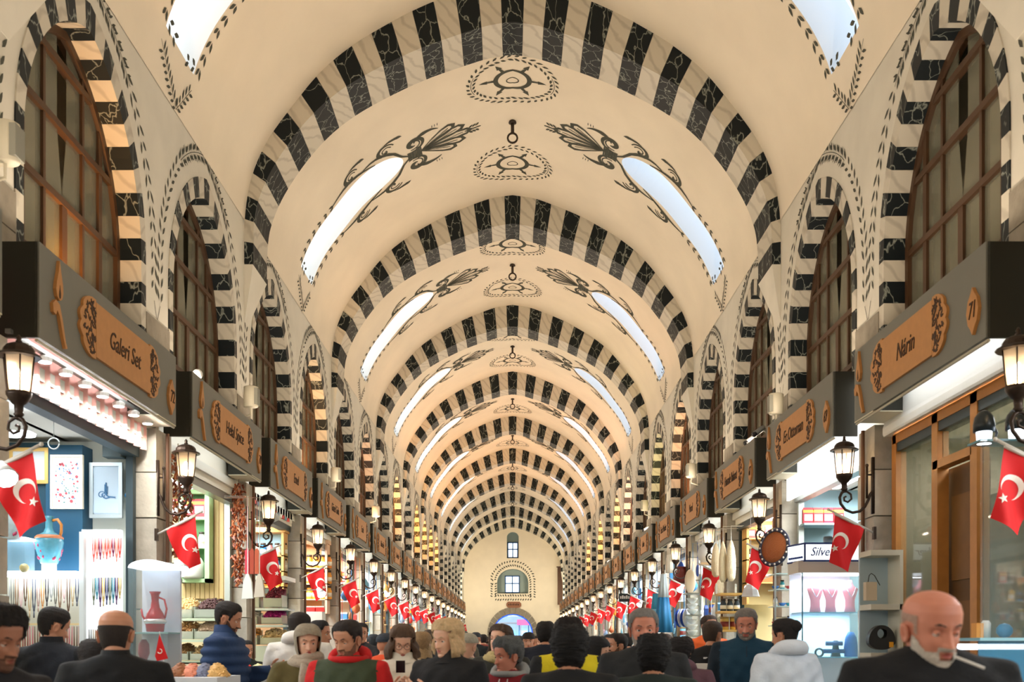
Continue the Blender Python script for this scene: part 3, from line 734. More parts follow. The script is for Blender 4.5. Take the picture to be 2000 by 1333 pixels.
def put_text(s, sx, cy, cz, size, sxs, root, depth=.004):
    t = text_mb(s, size, depth, .25, sxs); X = sx * 3.30 - sx * .026
    m = MB(); m.add([(X - sx * z, cy + (x if sx < 0 else -x), cz + y) for x, y, z in t.v], t.f)
    o = part('lettering', m, M_burn, root); return o
ROOTS = {}
for sx in (-1, 1):
    b0 = BOARD[sx]; l0 = tuple(b0.location)
    for k in KB:
        loc = (l0[0], l0[1] + BAY * k, l0[2])
        lab = 'grey sign box with carved oak plaque, %s full one from the camera on the %s' % (ORD[max(k, 0)], SIDE[sx])
        if k == -1: lab = 'grey sign box mostly cut off by the %s picture edge, nearest the camera' % SIDE[sx]
        if k == 0: continue
        r = dup(b0, loc, lab); WLOC[r.name] = loc; ROOTS[(sx, k)] = r
    b0['label'] = 'grey sign box with carved oak plaque, first full one from the camera on the %s' % SIDE[sx]; ROOTS[(sx, 0)] = b0
    for k in KB:
        r = ROOTS[(sx, k)]; yb = YBd[sx]; f = lambda t: flip(sx, YA + BAY * k, yb + BAY * k, t); cz = E + 2.465
        nm = NAMES[sx].get(k)
        cc = 1.52 if sx < 0 else 1.34
        if nm: put_text(nm, sx, f(cc), cz, .21, .82 if len(nm) < 12 else .6, r)
        elif k > 0:
            m = MB(); X = sx * 3.272
            for i in range(6 + k % 3): y = f(cc - .3 + .095 * i); m.box(X, X + sx * .006, y - .025, y + .02, cz - .05, cz + .02 + .05 * ((i * 7 + k) % 3 == 0))
            part('lettering', m, M_burn, r)
        if k <= 6: put_text(NUM[sx](k), sx, f(2.72 if sx < 0 else 2.58), cz - .10, .17, .7, r)
PAINTED = [mat('pier_limestone', (196, 188, 172), .9, var=.3, vscale=6, bump=.7, bscale=18), mat('pier_greystone', (178, 171, 157), .9, var=.3, vscale=9, bump=.7, bscale=20)]
for sx in (-1, 1):
    yb = YBd[sx]
    blk = []
    hs = [0, .5, .95, 1.4, 1.95, 2.35, 2.85, 3.3, 3.74]
    for j in range(8):
        m = MB(); q = .006 * ((j * 5) % 3); m.box(sx * (3.50 + q), sx * 3.75, yb + .04 + q, yb + .50, hs[j] + .006, hs[j + 1] - .006); blk.append(mesh_of('stone_block', m, PAINTED[j % 2]))
    for k in range(-1, 19):
        r = thing('stone_pier', 'rough limestone pier between shops, %s from the camera on the %s' % (ORD[k + 1], SIDE[sx]), None, (0, 0, 0)); r['kind'] = 'structure'
        for j in range(8): part('stone_block', None, None, r, me=blk[j], loc=(0, BAY * k, 0))
    M_pipe = mat('brown_pipe', (108, 78, 58), .5, metal=.3)
    for k in range(-1, 8):
        y = yb + .26 + BAY * k; m = MB(); m.tube([(sx * 3.47, y, .2), (sx * 3.47, y, 3.72)], .02, 6); single('drain_pipe', m, M_pipe, 'thin brown vertical pipe on the pier behind the %s lantern on the %s' % (ORD[k + 1], SIDE[sx]), 'pipe')

# lanterns
M_iron2 = mat('dark_bronze', (58, 46, 38), .4, metal=.6, var=.3, vscale=40)
LAN = {}
for sx in (-1, 1):
    c = (sx * 3.22, 0, E); ms = sx * 3.50
    root = thing('wall_lantern', 'x', 'lantern', (ms, 0, E + 1.3))
    m = MB(); m.lathe([(.135, 1.862), (.137, 1.872), (.115, 1.885), (.1, 1.89), (.095, 1.915), (.08, 1.935), (.05, 1.95), (.02, 1.958)], 14, c); part('cap', m, M_iron2, root, False)
    m = MB(); m.lathe([(.012, 1.955), (.022, 1.965), (.012, 1.978), (.018, 1.988), (.004, 2.01)], 8, c); part('finial', m, M_iron2, root, True)
    m = MB(); m.lathe([(.096, 1.862), (.09, 1.80), (.082, 1.72), (.074, 1.65), (.068, 1.63)], 6, c); part('glass_shade', m, M_lglass, root)
    m = MB()
    for j in range(6):
        a = 2 * PI * j / 6; pr = [(.1, 1.862), (.094, 1.80), (.086, 1.72), (.078, 1.65), (.072, 1.628)]
        m.tube([(c[0] + r_ * math.cos(a), r_ * math.sin(a), E + z) for r_, z in pr], .0055, 5)
    part('cage_bars', m, M_iron2, root, True)
    m = MB(); m.lathe([(.008, 1.64), (.02, 1.66), (.026, 1.70), (.022, 1.75), (.008, 1.785)], 10, c); part('bulb', m, M_bulb, root, True)
    m = MB(); m.lathe([(.08, 1.635), (.078, 1.61), (.06, 1.58), (.045, 1.56), (.03, 1.55), (.026, 1.50), (.034, 1.49), (.02, 1.47)], 12, c); part('cup', m, M_iron2, root, True)
    x = 3.22
    sc_pts = [(x, 1.475), (x + .045, 1.465), (x + .075, 1.43), (x + .075, 1.385), (x + .045, 1.355), (x + .01, 1.36), (x - .005, 1.39), (x + .02, 1.415), (x + .04, 1.40)]
    # big hook: from the pier out and up under the cup, ending in a curl
    arm = [(3.50, 1.475), (3.47, 1.44), (3.455, 1.39), (3.42, 1.32), (3.37, 1.275), (3.30, 1.262), (3.23, 1.29), (3.185, 1.35), (3.175, 1.41), (3.195, 1.455), (3.225, 1.472)]
    curl = [(3.20, 1.462), (3.245, 1.468), (3.285, 1.44), (3.29, 1.395), (3.255, 1.365), (3.22, 1.38), (3.218, 1.41), (3.24, 1.42)]
    m = MB(); m.tube([(sx * a, 0, E + b) for a, b in arm], .014, 7); m.tube([(sx * a, 0, E + b) for a, b in curl], .011, 7); part('scroll_arm', m, M_iron2, root, True)
    m = MB(); m.tube([(sx * 3.44, 0, E + 1.40), (sx * 3.44, 0, E + 1.72)], .012, 6); m.tube([(sx * 3.44, 0, E + 1.63), (sx * 3.50, 0, E + 1.63)], .009, 6); m.ball((sx * 3.44, 0, E + 1.72), .018, 8)
    m.box(sx * 3.485, sx * 3.51, -.02, .02, E + 1.25, E + 1.80); part('wall_bracket', m, M_iron2, root, True)
    LAN[sx] = root
def flag_y(x, z, ph=0): return .035 * math.sin(x * 26 + z * 5 + ph) * min(1, (1.3 - z) * 2.2)
M_fp = mat('flag_pole_white', (205, 200, 190), .4)
def make_flag(sx, ph, name_label, skew=0.0):
    root = thing('turkish_flag', name_label, 'flag', (sx * 3.5, 0, E + 1.06), 'red flags on both sides')
    m = MB(); m.tube([(sx * 3.51, 0, E + 1.055), (sx * 3.06, 0, E + 1.285)], .011, 7); m.ball((sx * 3.055, 0, E + 1.287), .016, 8); part('pole', m, M_fp, root, True)
    m = MB(); m.box(sx * 3.485, sx * 3.51, -.025, .025, E + 1.0, E + 1.12); part('pole_bracket', m, M_iron2, root)
    A, B_, C_, D_ = (3.40, 1.105), (3.115, 1.245), (3.07 - skew, .78 + skew * .3), (3.24 - skew, .68)
    nu, nv = 12, 16; v = []
    for j in range(nv + 1):
        for i in range(nu + 1):
            u, t = i / nu, j / nv
            x = (A[0] * (1 - u) + B_[0] * u) * (1 - t) + (D_[0] * (1 - u) + C_[0] * u) * t; z = (A[1] * (1 - u) + B_[1] * u) * (1 - t) + (D_[1] * (1 - u) + C_[1] * u) * t
            v.append((sx * x, flag_y(x, z, ph), E + z))
    f = [(j * (nu + 1) + i, j * (nu + 1) + i + 1, (j + 1) * (nu + 1) + i + 1, (j + 1) * (nu + 1) + i) for j in range(nv) for i in range(nu)]
    m = MB(); m.add(v, f); me = mesh_of('cloth', m, M_red, True, wloc(root), fix=False); cl = part('cloth', None, None, root, me=me); WLOC[cl.name] = wloc(root)
    m = MB(); hem = [(A[0] * (1 - u) + B_[0] * u, A[1] * (1 - u) + B_[1] * u) for u in (0, .25, .5, .75, 1)]
    m.tube([(sx * a, 0, E + b) for a, b in hem], .013, 6); part('hem', m, M_fp, root, True)
    cx, cz = 3.175 - skew * .4, .985; d = (-.62, -.785)                      # towards the star
    def both(poly, me_name):
        mm = MB()
        for s_ in (-1, 1):
            vs = [(sx * x, flag_y(x, z, ph) + s_ * .004, E + z) for x, z in poly]
            mm.add(vs, STRIP)
        return mm
    n = 24; a0 = math.atan2(d[1], d[0]); out = []; inn = []
    Ro, Ri, sh = .082, .066, .022; half = PI - .62
    for i in range(n + 1):
        a = a0 + PI + (-half + 2 * half * i / n); out.append((cx + Ro * math.cos(a), cz + Ro * math.sin(a)))
    # inner arc meets the outer ends
    ic = (cx + d[0] * sh, cz + d[1] * sh)
    for i in range(n + 1):
        px, pz = out[i]; an = math.atan2(pz - ic[1], px - ic[0]); tt = abs(i / n - .5) * 2; rr = Ri if tt < .93 else Ri + (math.dist((px, pz), ic) - Ri) * (tt - .93) / .07; inn.append((ic[0] + rr * math.cos(an), ic[1] + rr * math.sin(an)))
    STRIP = [(i, i + 1, n + 1 + i + 1, n + 1 + i) for i in range(n)]
    mm = MB()
    for s_ in (-1, 1): mm.add([(sx * x, flag_y(x, z, ph) + s_ * .004, E + z) for x, z in out + inn], STRIP)
    part('crescent', mm, M_flagwhite, cl); c2 = (cx + d[0] * .105 + .0, cz + d[1] * .095)
    mm = MB(); st = []
    for i in range(10): r_ = .034 if i % 2 == 0 else .0145; a = PI / 2 + i * PI / 5 + .2; st.append((c2[0] + r_ * math.cos(a), c2[1] + r_ * math.sin(a)))
    for s_ in (-1, 1): mm.add([(sx * c2[0], flag_y(*c2, ph) + s_ * .004, E + c2[1])] + [(sx * x, flag_y(x, z, ph) + s_ * .004, E + z) for x, z in st], [(0, i + 1, (i + 1) % 10 + 1) for i in range(10)])
    part('star', mm, M_flagwhite, cl)
    return root
for sx in (-1, 1):
    flags = [make_flag(sx, 0, 'x'), make_flag(sx, 1.6, 'x', .04)]
    y0 = YBd[sx] + .06
    used = set()
    for k in range(-1, 18):
        loc = (LAN[sx].location[0], y0 + BAY * k, LAN[sx].location[2])
        lab = 'bronze lantern on a scroll bracket, %s from the camera on the %s' % (ORD[k + 1], SIDE[sx])
        if k == -1: LAN[sx].location = loc; LAN[sx]['label'] = lab
        else: dup(LAN[sx], loc, lab)
        j = k % 2; fl = flags[j]; loc = (fl.location[0], y0 - .04 + BAY * k, fl.location[2]); lab = 'red flag with white crescent and star, %s from the camera on the %s' % (ORD[k + 1], SIDE[sx])
        if j not in used: fl.location = loc; fl['label'] = lab; used.add(j)
        else: dup(fl, loc, lab)

# wall mounted speakers, cameras
M_spk = mat('cream_plastic', (214, 208, 186), .5); M_blk = mat('black_plastic', (28, 28, 30), .4)
spots = [(-1, 490, 776, 1), (1, 1516, 790, 1), (-1, 656, 928, 2), (1, 1350, 920, 2), (-1, 734, 1000, 3), (1, 1259, 988, 3), (-1, 10, 280, -1)]
for i, (sx, u, v, q) in enumerate(spots):
    x, y, z = PX(u, v, sx * 3.52); s_ = .9 if i < 2 else 1.0
    r = thing('wall_loudspeaker', ['cream loudspeaker above the second sign on the left', 'cream loudspeaker above the second sign on the right', 'cream loudspeaker high on the fourth pier from the camera on the left', 'cream loudspeaker high on the fourth pier from the camera on the right', 'smaller looking cream loudspeaker farther along the left wall', 'smaller looking cream loudspeaker farther along the right wall', 'cream loudspeaker at the left picture edge beside the nearest arch'][i], 'loudspeaker', (x, y, z - .15))
    m = MB(); m.lathe([(.085, -.14), (.1, -.13), (.1, .13), (.085, .14)], 14, (x, y, z), ey=.8); part('housing', m, M_spk, r, True)
    m = MB(); m.box(x - sx * .105, x - sx * .06, y - .07, y + .07, z - .11, z + .11); part('grille', m, mat('speaker_grille', (150, 150, 138), .7), r)
    m = MB(); m.tube([(x, y, z - .14), (x, y, z - .24), (sx * 3.73, y + .02, z - .3)], .014, 6); part('arm', m, M_spk, r)
for i, (sx, u, v) in enumerate(((1, 1466, 868), (1, 1483, 842), (1, 1262, 1034), (1, 1188, 1105), (-1, 386, 742))):
    x, y, z = PX(u, v, sx * 3.40); z = max(z, E + 2.90)
    r = thing('security_camera', ['white bullet camera on top of the third sign on the right', 'grey bullet camera behind the white one over the third right sign', 'bullet camera over a far sign on the right with a pale housing', 'small bullet camera over the farthest readable right sign', 'white dome camera on top of the second left sign'][i], 'camera', (x, y, z - .06))
    if i == 4:
        m = MB(); m.ball((x, y, z), .055, 14); part('dome', m, mat('white_plastic', (225, 228, 226), .3), r, True); m = MB(); m.tube([(x, y, z), (x - .09, y, z), (x - .14, y, z - .01)], .022, 8); part('arm', m, M_spk, r)
    else:
        d = Vector((-sx * .75, -.35, -.55)).normalized(); p = Vector((x, y, z)); cm = mat('grey_plastic', (120, 122, 120), .5) if i in (1, 3) else mat('white_plastic', (225, 228, 226), .3)
        m = MB(); m.tube([p - d * .09, p + d * .08], .038, 10); part('housing', m, cm, r, True)
        m = MB(); m.tube([p + d * .08, p + d * .12], .036, 10); part('lens', m, M_blk, r, True)
        m = MB(); m.tube([p - d * .06, p + Vector((sx * .1, 0, -.02)), (x + sx * .12, y, z - .12)], .014, 6); part('bracket', m, cm, r)

# ================================================================ SHOP SHELLS
WALLC = {(-1, 0): (226, 230, 218), (-1, 1): (232, 214, 168), (-1, 2): (190, 150, 110), (-1, 3): (232, 170, 150), (1, 0): (120, 110, 84), (1, 1): (138, 168, 176), (1, 2): (225, 205, 150), (1, 3): (190, 200, 196)}
PALW = [(230, 226, 215), (214, 220, 214), (232, 214, 180), (222, 190, 150), (206, 220, 226)]
for sx in (-1, 1):
    m = MB(); m.box(sx * 6.2, sx * 6.3, YBACK, YEND, 0, E + 2.3); w_ = struct('wall_shops_' + SIDE[sx], m, mat('shop_back_wall', (222, 216, 200), .7)); w_['label'] = 'pale back wall of the shops on the %s' % SIDE[sx]
    m = MB(); m.box(sx * 3.6, sx * 6.3, YBACK, YEND, E + 2.0, E + 2.1); c_ = struct('ceiling_shops_' + SIDE[sx], m, mat('shop_ceiling_white', (216, 216, 206), .7)); c_['label'] = 'white plaster ceiling of the shops on the %s' % SIDE[sx]
    for k in range(-1, 19):
        y = YBd[sx] + .15 + BAY * k; cc = WALLC.get((sx, k), PALW[(k * 3 + (sx > 0)) % 5])
        m = MB(); m.box(sx * 3.74, sx * 6.2, y, y + .2, 0, E + 2.0); o = struct('wall_partition', m, mat('partition_%d_%d_%d' % cc, cc, .7)); o['label'] = 'party wall behind the %s pier on the %s' % (ORD[k + 1], SIDE[sx])
        if k >= 0:
            ya, yb_ = YBd[sx] + BAY * (k - 1) + .5, YBd[sx] + BAY * k
            m = MB(); m.box(sx * 3.66, sx * 3.78, ya, yb_, E + 1.82, E + 1.91); r = single('shutter_box', m, M_darksteel if k % 2 == 0 else M_steel, 'long steel roller shutter box over the %s shop opening on the %s' % (ORD[k], SIDE[sx]), 'shutter')
            m = MB(); m.box(sx * 3.70, sx * 3.77, yb_ - .06, yb_ + .02, 0, E + 1.84); single('door_post', m, M_darksteel if k % 2 == 0 else mat('alu_post', (190, 196, 190), .4, metal=.4), 'metal door post beside the %s pier on the %s' % (ORD[k + 1], SIDE[sx]), 'post')
# ================================================================ SHOP GOODS
def M(c, rough=.5, **k): return mat('col_%d_%d_%d_%s' % (c[0], c[1], c[2], int(rough * 100)), c, rough, **k)
M_glassc = glass('showcase_glass', (190, 225, 232), .16, .03)
M_glassp = glass('shopfront_glass', (120, 130, 110), .34, .02)
M_white = MATS['white_marble']; M_wh = M((232, 234, 230)); M_lam = mat('lamp_white_emit', (255, 255, 255), emit=3.5)
M_lamblue = mat('lamp_blue_white', (235, 243, 255), emit=3)
M_oakframe = mat('shopfront_oak', (176, 118, 56), .4, var=.25, vscale=10)
M_dkwood = mat('dark_door_wood', (86, 58, 28), .45, var=.3, vscale=7)
for sx in (-1, 1):
    for k in range(1, 19):
        y = 8.6 + BAY * k
        for q in ((0, 1) if k < 9 else (0,)):
            m = MB(); m.box(sx * 3.95, sx * 4.15, y - .9 + q * 1.1, y - .1 + q * 1.1, E + 1.955, E + 1.985); single('ceiling_glow_panel', m, mat('shop_added_glow', (250, 252, 255), emit=6), 'bright strip lamp on the ceiling of the %s shop on the %s' % (ORD[k], SIDE[sx]), 'lamp', 'strip lamps of the %s shop on the %s' % (ORD[k], SIDE[sx]))  # glowing panels added to lift the dark shop openings
# fascias behind the sign boxes
for sx in (-1, 1):
    for k in range(0, 19):
        ya, yb_ = YBd[sx] + BAY * (k - 1) + .5, YBd[sx] + BAY * k
        c_ = {(-1, 0): None, (1, 0): None, (1, 1): None}.get((sx, k), 1)
        if c_:
            m = MB(); m.box(sx * 3.64, sx * 3.67, ya, yb_, E + 1.91, E + 2.72); single('shop_fascia', m, M((226, 222, 206)), 'cream fascia board behind the %s sign box on the %s' % (ORD[k], SIDE[sx]), 'fascia')
# left 0: pleated pink valance with round downlights
m = MB(); ya, yb_ = 7.0, 10.03; n = 120
fr = [(-3.60 + .018 * math.sin(i * .9), ya + (yb_ - ya) * i / n) for i in range(n + 1)]
m.add([(x, y, E + 1.885) for x, y in fr] + [(x, y, E + 2.7) for x, y in fr] , [(i, i + 1, n + 2 + i, n + 1 + i) for i in range(n)])
single('pink_valance', m, mat('pink_fabric', (236, 178, 168), .8), 'pleated pale pink valance under the nearest sign box on the left', 'valance', smooth=True)
for i in range(8):
    y = 7.3 + .36 * i; m = MB(); m.lathe([(.05, 0), (.055, .03), (.03, .05)], 12, (-3.50, y, E + 2.10)); r = thing('downlight', 'small round downlight shining on the pink valance', 'lamp', (-3.5, y, E + 2.1), 'row of downlights over the nearest left shop'); part('housing', m, M_wh, r)
    m = MB(); m.lathe([(.045, -.004), (.045, .001)], 12, (-3.50, y, E + 2.10)); part('lens', m, M_lam, r)
    area('downlight_lamp', (-3.50, y, E + 2.08), (0, -.5, 0), .09, .09, 3.2, (1, .97, .92))
m = MB(); m.box(-3.52, -3.48, 7.1, 10.0, E + 2.15, E + 2.18); single('lamp_rail', m, M_steel, 'thin rail carrying the downlights over the nearest left shop', 'rail')
# right 0: white moulded band, right 1: white lit fascia
m = MB(); m.prism([(3.57, E + 1.98), (3.56, E + 2.00), (3.56, E + 2.06), (3.575, E + 2.1), (3.575, E + 2.7), (3.595, E + 2.7), (3.595, E + 1.98)], 'y', 7.0, 9.85); single('shop_fascia', m, M_shutter, 'white moulded band over the nearest oak shopfront on the right', 'fascia')
m = MB(); m.box(3.56, 3.595, 10.4, 13.3, E + 1.84, E + 2.7); single('lit_fascia', m, mat('lit_white_panel', (250, 250, 248), .5, emit=.9), 'blank bright white fascia panel under the second sign on the right', 'fascia')

# ---- prototypes of goods, each at its own origin on z=0
def proto(name, mb, mats, smooth=False):
    me = mesh_of(name, mb, mats, smooth); o = bpy.data.objects.new(name, me); return o
PRO = {}
def bx(w_, d, h, mi=0, z=0, m=None): m = m or MB(); return m.box(-w_ / 2, w_ / 2, -d / 2, d / 2, z, z + h, mi)
m = MB(); m.lathe([(.036, 0), (.042, .01), (.042, .10), (.03, .125), (.03, .14)], 12); m.lathe([(.034, .14), (.034, .165)], 12, mi=1); m.lathe([(.0425, .03), (.0425, .08)], 12, mi=2)
PRO['jar'] = proto('jar', m, [M((214, 150, 60), .2), M((60, 50, 40)), M((238, 232, 210))], True)
m = MB(); bx(.12, .07, .17, m=m); m.box(-.045, .045, -.037, -.034, .04, .11, 1); m.box(-.06, .06, -.036, -.034, .13, .16, 2); m.prism([(-.06, .17), (.06, .17), (.05, .19), (-.05, .19)], 'y', -.01, .01)
PRO['packet'] = proto('packet', m, [M((206, 36, 44)), M((240, 235, 225)), M((240, 190, 60))])
m = MB(); m.lathe([(.055, 0), (.058, .01), (.058, .15), (.055, .16)], 14); m.lathe([(.06, .15), (.06, .175)], 14, mi=1); m.lathe([(.0585, .04), (.0585, .11)], 14, mi=2)
PRO['tin'] = proto('tin', m, [M((204, 164, 60), .35, metal=.5), M((150, 120, 60)), M((120, 40, 30))], True)
m = MB(); bx(.2, .16, .14, m=m); bx(.206, .166, .03, 1, .11, m)
PRO['carton'] = proto('carton', m, [M((214, 180, 130)), M((240, 235, 225))])
m = MB(); m.lathe([(.03, 0), (.06, .02), (.1, .07), (.11, .1), (.1, .1), (.05, .03)], 16)
PRO['bowl'] = proto('bowl', m, [M((60, 120, 190), .2)], True)
m = MB(); m.lathe([(.012, -.0), (.12, .004), (.13, .012), (.13, .016), (.02, .012)], 20)
PRO['plate'] = proto('plate', m, [M((235, 238, 240), .2)], True)
for p_ in PRO.values(): pass
def goods(kind, loc, c=None, label='', group='', rz=0, s=1, cat=None, c2=None):
    o = PRO[kind].copy(); col.objects.link(o); o.location = loc; o.rotation_euler = (0, 0, rz); o.scale = (s, s, s)
    if c: o.material_slots[0].link = 'OBJECT'; o.material_slots[0].material = M(c, .4)
    if c2 and len(o.material_slots) > 2: o.material_slots[2].link = 'OBJECT'; o.material_slots[2].material = M(c2, .4)
    o['label'] = label; o['category'] = cat or kind; o['group'] = group; return o
def slab(name, x0, x1, y0, y1, z0, z1, m_, label, cat, group=None):
    m = MB(); m.box(min(x0, x1), max(x0, x1), y0, y1, z0, z1); return single(name, m, m_, label, cat, group)
def rectP(u0, v0, u1, v1, Y):                             # picture rectangle at depth Y -> x0,x1,z0,z1
    a = P(u0, v1, Y); b = P(u1, v0, Y); return a[0], b[0], a[2], b[2]

# ---------------- left shop 0
Y0 = 10.0
slab('blue_backboard', P(-60, 0, Y0)[0], P(92, 0, Y0)[0], Y0 - .02, Y0 + .18, P(0, 1125, Y0)[2], P(0, 866, Y0)[2], mat('petrol_panel', (26, 66, 84), .5), 'petrol blue wall panel behind the gold framed picture', 'panel')
slab('blue_backboard', P(95, 0, Y0)[0], P(166, 0, Y0)[0], Y0 - .06, Y0 + .18, P(0, 1125, Y0)[2], P(0, 872, Y0)[2], mat('blue_panel', (28, 78, 106), .5), 'raised blue wall panel behind the floral tile picture and pitcher', 'panel')
def picture(name, lab, u0, v0, u1, v1, Y, fw, fc, mc, art, metal=0):
    x0, x1, z0, z1 = rectP(u0, v0, u1, v1, Y); r = thing(name, lab, 'picture', ((x0 + x1) / 2, Y, z0))
    m = MB(); fm = M(fc, .35, metal=metal)
    for q in ((x0, x1, z0, z0 + fw), (x0, x1, z1 - fw, z1), (x0, x0 + fw, z0 + fw, z1 - fw), (x1 - fw, x1, z0 + fw, z1 - fw)): m.box(q[0], q[1], Y - .035, Y, q[2], q[3])
    part('frame', m, fm, r); m = MB(); m.box(x0 + fw, x1 - fw, Y - .02, Y - .005, z0 + fw, z1 - fw); part('mount', m, M(mc, .5), r); art(r, x0 + fw, x1 - fw, z0 + fw, z1 - fw, Y - .023); return r
def art_floral(r, x0, x1, z0, z1, y):
    rr = random.Random(5)
    for nm, c_ in (('red_blossoms', (206, 84, 96)), ('blue_leaves', (70, 130, 190)), ('teal_stems', (60, 140, 140))):
        m = MB()
        for i in range(26):
            x = rr.uniform(x0 + .03, x1 - .03); z = rr.uniform(z0 + .03, z1 - .05); r_ = rr.uniform(.006, .014) * (1.2 if nm[0] == 'r' else 1); a = rr.uniform(0, PI); k = 1 if nm[0] == 'r' else .35
            m.prism([(x + r_ * math.cos(q) * math.cos(a) - r_ * k * math.sin(q) * math.sin(a), z + r_ * math.cos(q) * math.sin(a) + r_ * k * math.sin(q) * math.cos(a)) for q in [j * PI / 3 for j in range(6)]], 'y', y - .002, y + .004)
        part(nm, m, M(c_, .5), r, kind='stuff')
def art_blank(r, *a): pass
def art_script(r, x0, x1, z0, z1, y):
    m = MB(); cx, cz = (x0 + x1) / 2, z0 + (z1 - z0) * .42; s = (x1 - x0)
    f = lambda pts, w_: m.tube([(cx + a * s, y, cz + b * s) for a, b in pts], w_, 5)
    f([(0, .45), (.0, .1), (.02, -.05), (.1, -.1), (.36, -.13)], .007); f([(-.05, .38), (-.05, .05)], .004); f([(.06, .3), (.05, .0)], .004)
    f([(c[0], c[1]) for c in spiral(-.18, -.03, .16, .04, 0, 7)], .004); f([(c[0], c[1]) for c in spiral(-.1, -.05, .1, .03, 0, 7)], .004); f([(-.1, -.13), (0, -.17), (.15, -.12)], .006)
    part('calligraphy', m, M((70, 120, 165), .5), r, kind='stuff')
picture('framed_picture', 'pale print in a gold frame, partly behind the nearest left flag', 20, 876, 97, 946, Y0 - .03, .035, (214, 176, 104), (205, 215, 220), art_blank, .4)
picture('framed_picture', 'cream framed floral picture on the raised blue panel', 101, 890, 164, 995, Y0 - .06, .02, (244, 232, 206), (238, 240, 240), art_floral)
picture('framed_picture', 'silver framed blue calligraphy on the white wall of the nearest left shop', 177, 905, 241, 1013, Y0 + .04, .035, (176, 190, 196), (186, 208, 226), art_script, .5)
slab('speaker_box', P(208, 0, Y0)[0], P(243, 0, Y0)[0], Y0 - .1, Y0 + .04, P(0, 896, Y0)[2], P(0, 873, Y0)[2], M((70, 86, 90)), 'small dark grey speaker box above the silver frame', 'speaker')
r = thing('evil_eye_string', 'blue glass evil eye charm hanging beside the silver frame', 'charm', P(249, 985, Y0 + .02)); m = MB(); m.tube([P(249, 900, Y0 + .02), P(249, 985, Y0 + .02)], .003, 5); part('cord', m, M((230, 230, 220)), r)
for i, v in enumerate((908, 932, 953, 968)):
    m = MB(); c_ = P(249, v, Y0 + .02); q = .03 if i == 3 else .018; m.ball(c_, (q, .008, q), 14); b_ = part('bead', m, M((24, 100, 150), .2), r, True); m = MB(); m.ball((c_[0], c_[1] - .006, c_[2]), (q * .55, .005, q * .55), 10); part('eye_dot', m, M((240, 245, 245), .2), b_, True)
# pitcher on its stand
vx, vy, vz = P(96, 1102, 9.7)
def pitcher(x, y, z, s, lab, body=(84, 146, 162), mir=1):
    r = thing('ceramic_pitcher', lab, 'pitcher', (x, y, z)); m = MB(); m.lathe([(a * s, b * s) for a, b in ((.075, 0), (.08, .01), (.115, .12), (.13, .20), (.125, .24), (.10, .27), (.05, .30), (.035, .34), (.032, .42), (.045, .45), (.038, .45))], 24, (x, y, z)); part('body', m, mat('iznik_glaze_%d' % body[0], body, .15, var=.25, vscale=30), r, True)
    m = MB(); m.lathe([(.128 * s, .235 * s), (.128 * s, .25 * s), (.108 * s, .27 * s)], 24, (x, y, z)); part('rust_band', m, M((190, 120, 80), .3), r, True)
    m = MB(); m.tube([(x + mir * s * a, y, z + s * b) for a, b in ((.035, .41), (.08, .42), (.115, .37), (.115, .30), (.10, .25))], .014 * s, 8); part('handle', m, M((196, 128, 60), .3), r, True)
    rr = random.Random(9); m = MB()
    for i in range(34):
        a = rr.uniform(0, 2 * PI); t = rr.uniform(.03, .22); rad = (.08 + (.13 - .08) * t / .2) * s + .001; q = .010 * s; m.ball((x + rad * math.cos(a), y + rad * math.sin(a), z + t * s), (q, q, q * 1.6), 6)
    part('painted_blossoms', m, M((170, 60, 90), .3), r, True, kind='stuff'); return r
pitcher(vx, vy, vz, 1.0, 'turquoise floral ceramic pitcher with ochre handle before the blue panel')
slab('vase_stand', vx - .05, vx + .05, vy - .05, vy + .05, P(0, 1122, 9.7)[2], vz, M((200, 190, 160)), 'small pale stand under the turquoise pitcher', 'stand')
x2, y2, z2 = P(18, 1056, 9.3); pitcher(x2, y2, z2, 1.15, 'larger pale floral vase partly hidden by the nearest left flag', (190, 214, 222), -1)
# glass box, shelf, hanging necklaces
x0, x1, z0, z1 = rectP(12, 1056, 58, 1120, 9.5); r = thing('glass_display_box', 'small lit glass display box under the nearest left flag', 'showcase', ((x0 + x1) / 2, 9.5, z0)); m = MB(); m.box(x0, x1, 9.4, 9.6, z0, z1); part('glass_box', m, M_glassc, r); m = MB(); m.box(x0 - .005, x1 + .005, 9.39, 9.61, z1, z1 + .02); part('lid', m, M_lamblue, r); m = MB(); m.ball((x1 - .05, 9.5, z0 + .045), .045, 10); part('gold_trinket', m, M((200, 170, 90), .3), r, True)
x0, x1, z0, z1 = rectP(8, 1119, 166, 1127, 9.7); slab('glass_shelf', x0, x1, 9.5, 9.98, z0, z1, M_lamblue, 'bright lit shelf above the rows of hanging necklaces', 'shelf')
x0, x1, z0, z1 = rectP(8, 1218, 166, 1222, 9.7); slab('hanging_rail', x0, x1, 9.7, 9.72, z0, z1, M((220, 200, 150)), 'thin rail over the lower row of brown prayer beads', 'rail')
slab('backing_board', P(8, 0, 9.9)[0], P(162, 0, 9.9)[0], 9.88, 9.92, P(0, 1333, 9.9)[2] - .3, P(0, 1128, 9.9)[2], M((205, 206, 188)), 'pale greenish board behind the hanging necklaces', 'board')
slab('steel_post', P(158, 0, 9.6)[0], P(167, 0, 9.6)[0], 9.56, 9.62, 0, P(0, 1040, 9.6)[2], M((214, 226, 230), .3), 'pale metal post between the necklace boards in the nearest left shop', 'post')
x0, x1, z0, z1 = rectP(170, 1036, 238, 1330, 9.9); r = thing('necklace_panel', 'tall white lit display panel with coral necklaces', 'display', ((x0 + x1) / 2, 9.9, z0)); m = MB(); m.box(x0, x1, 9.88, 9.93, z0, z1); part('panel', m, mat('lit_display_white', (240, 246, 250), .5, emit=.35), r)
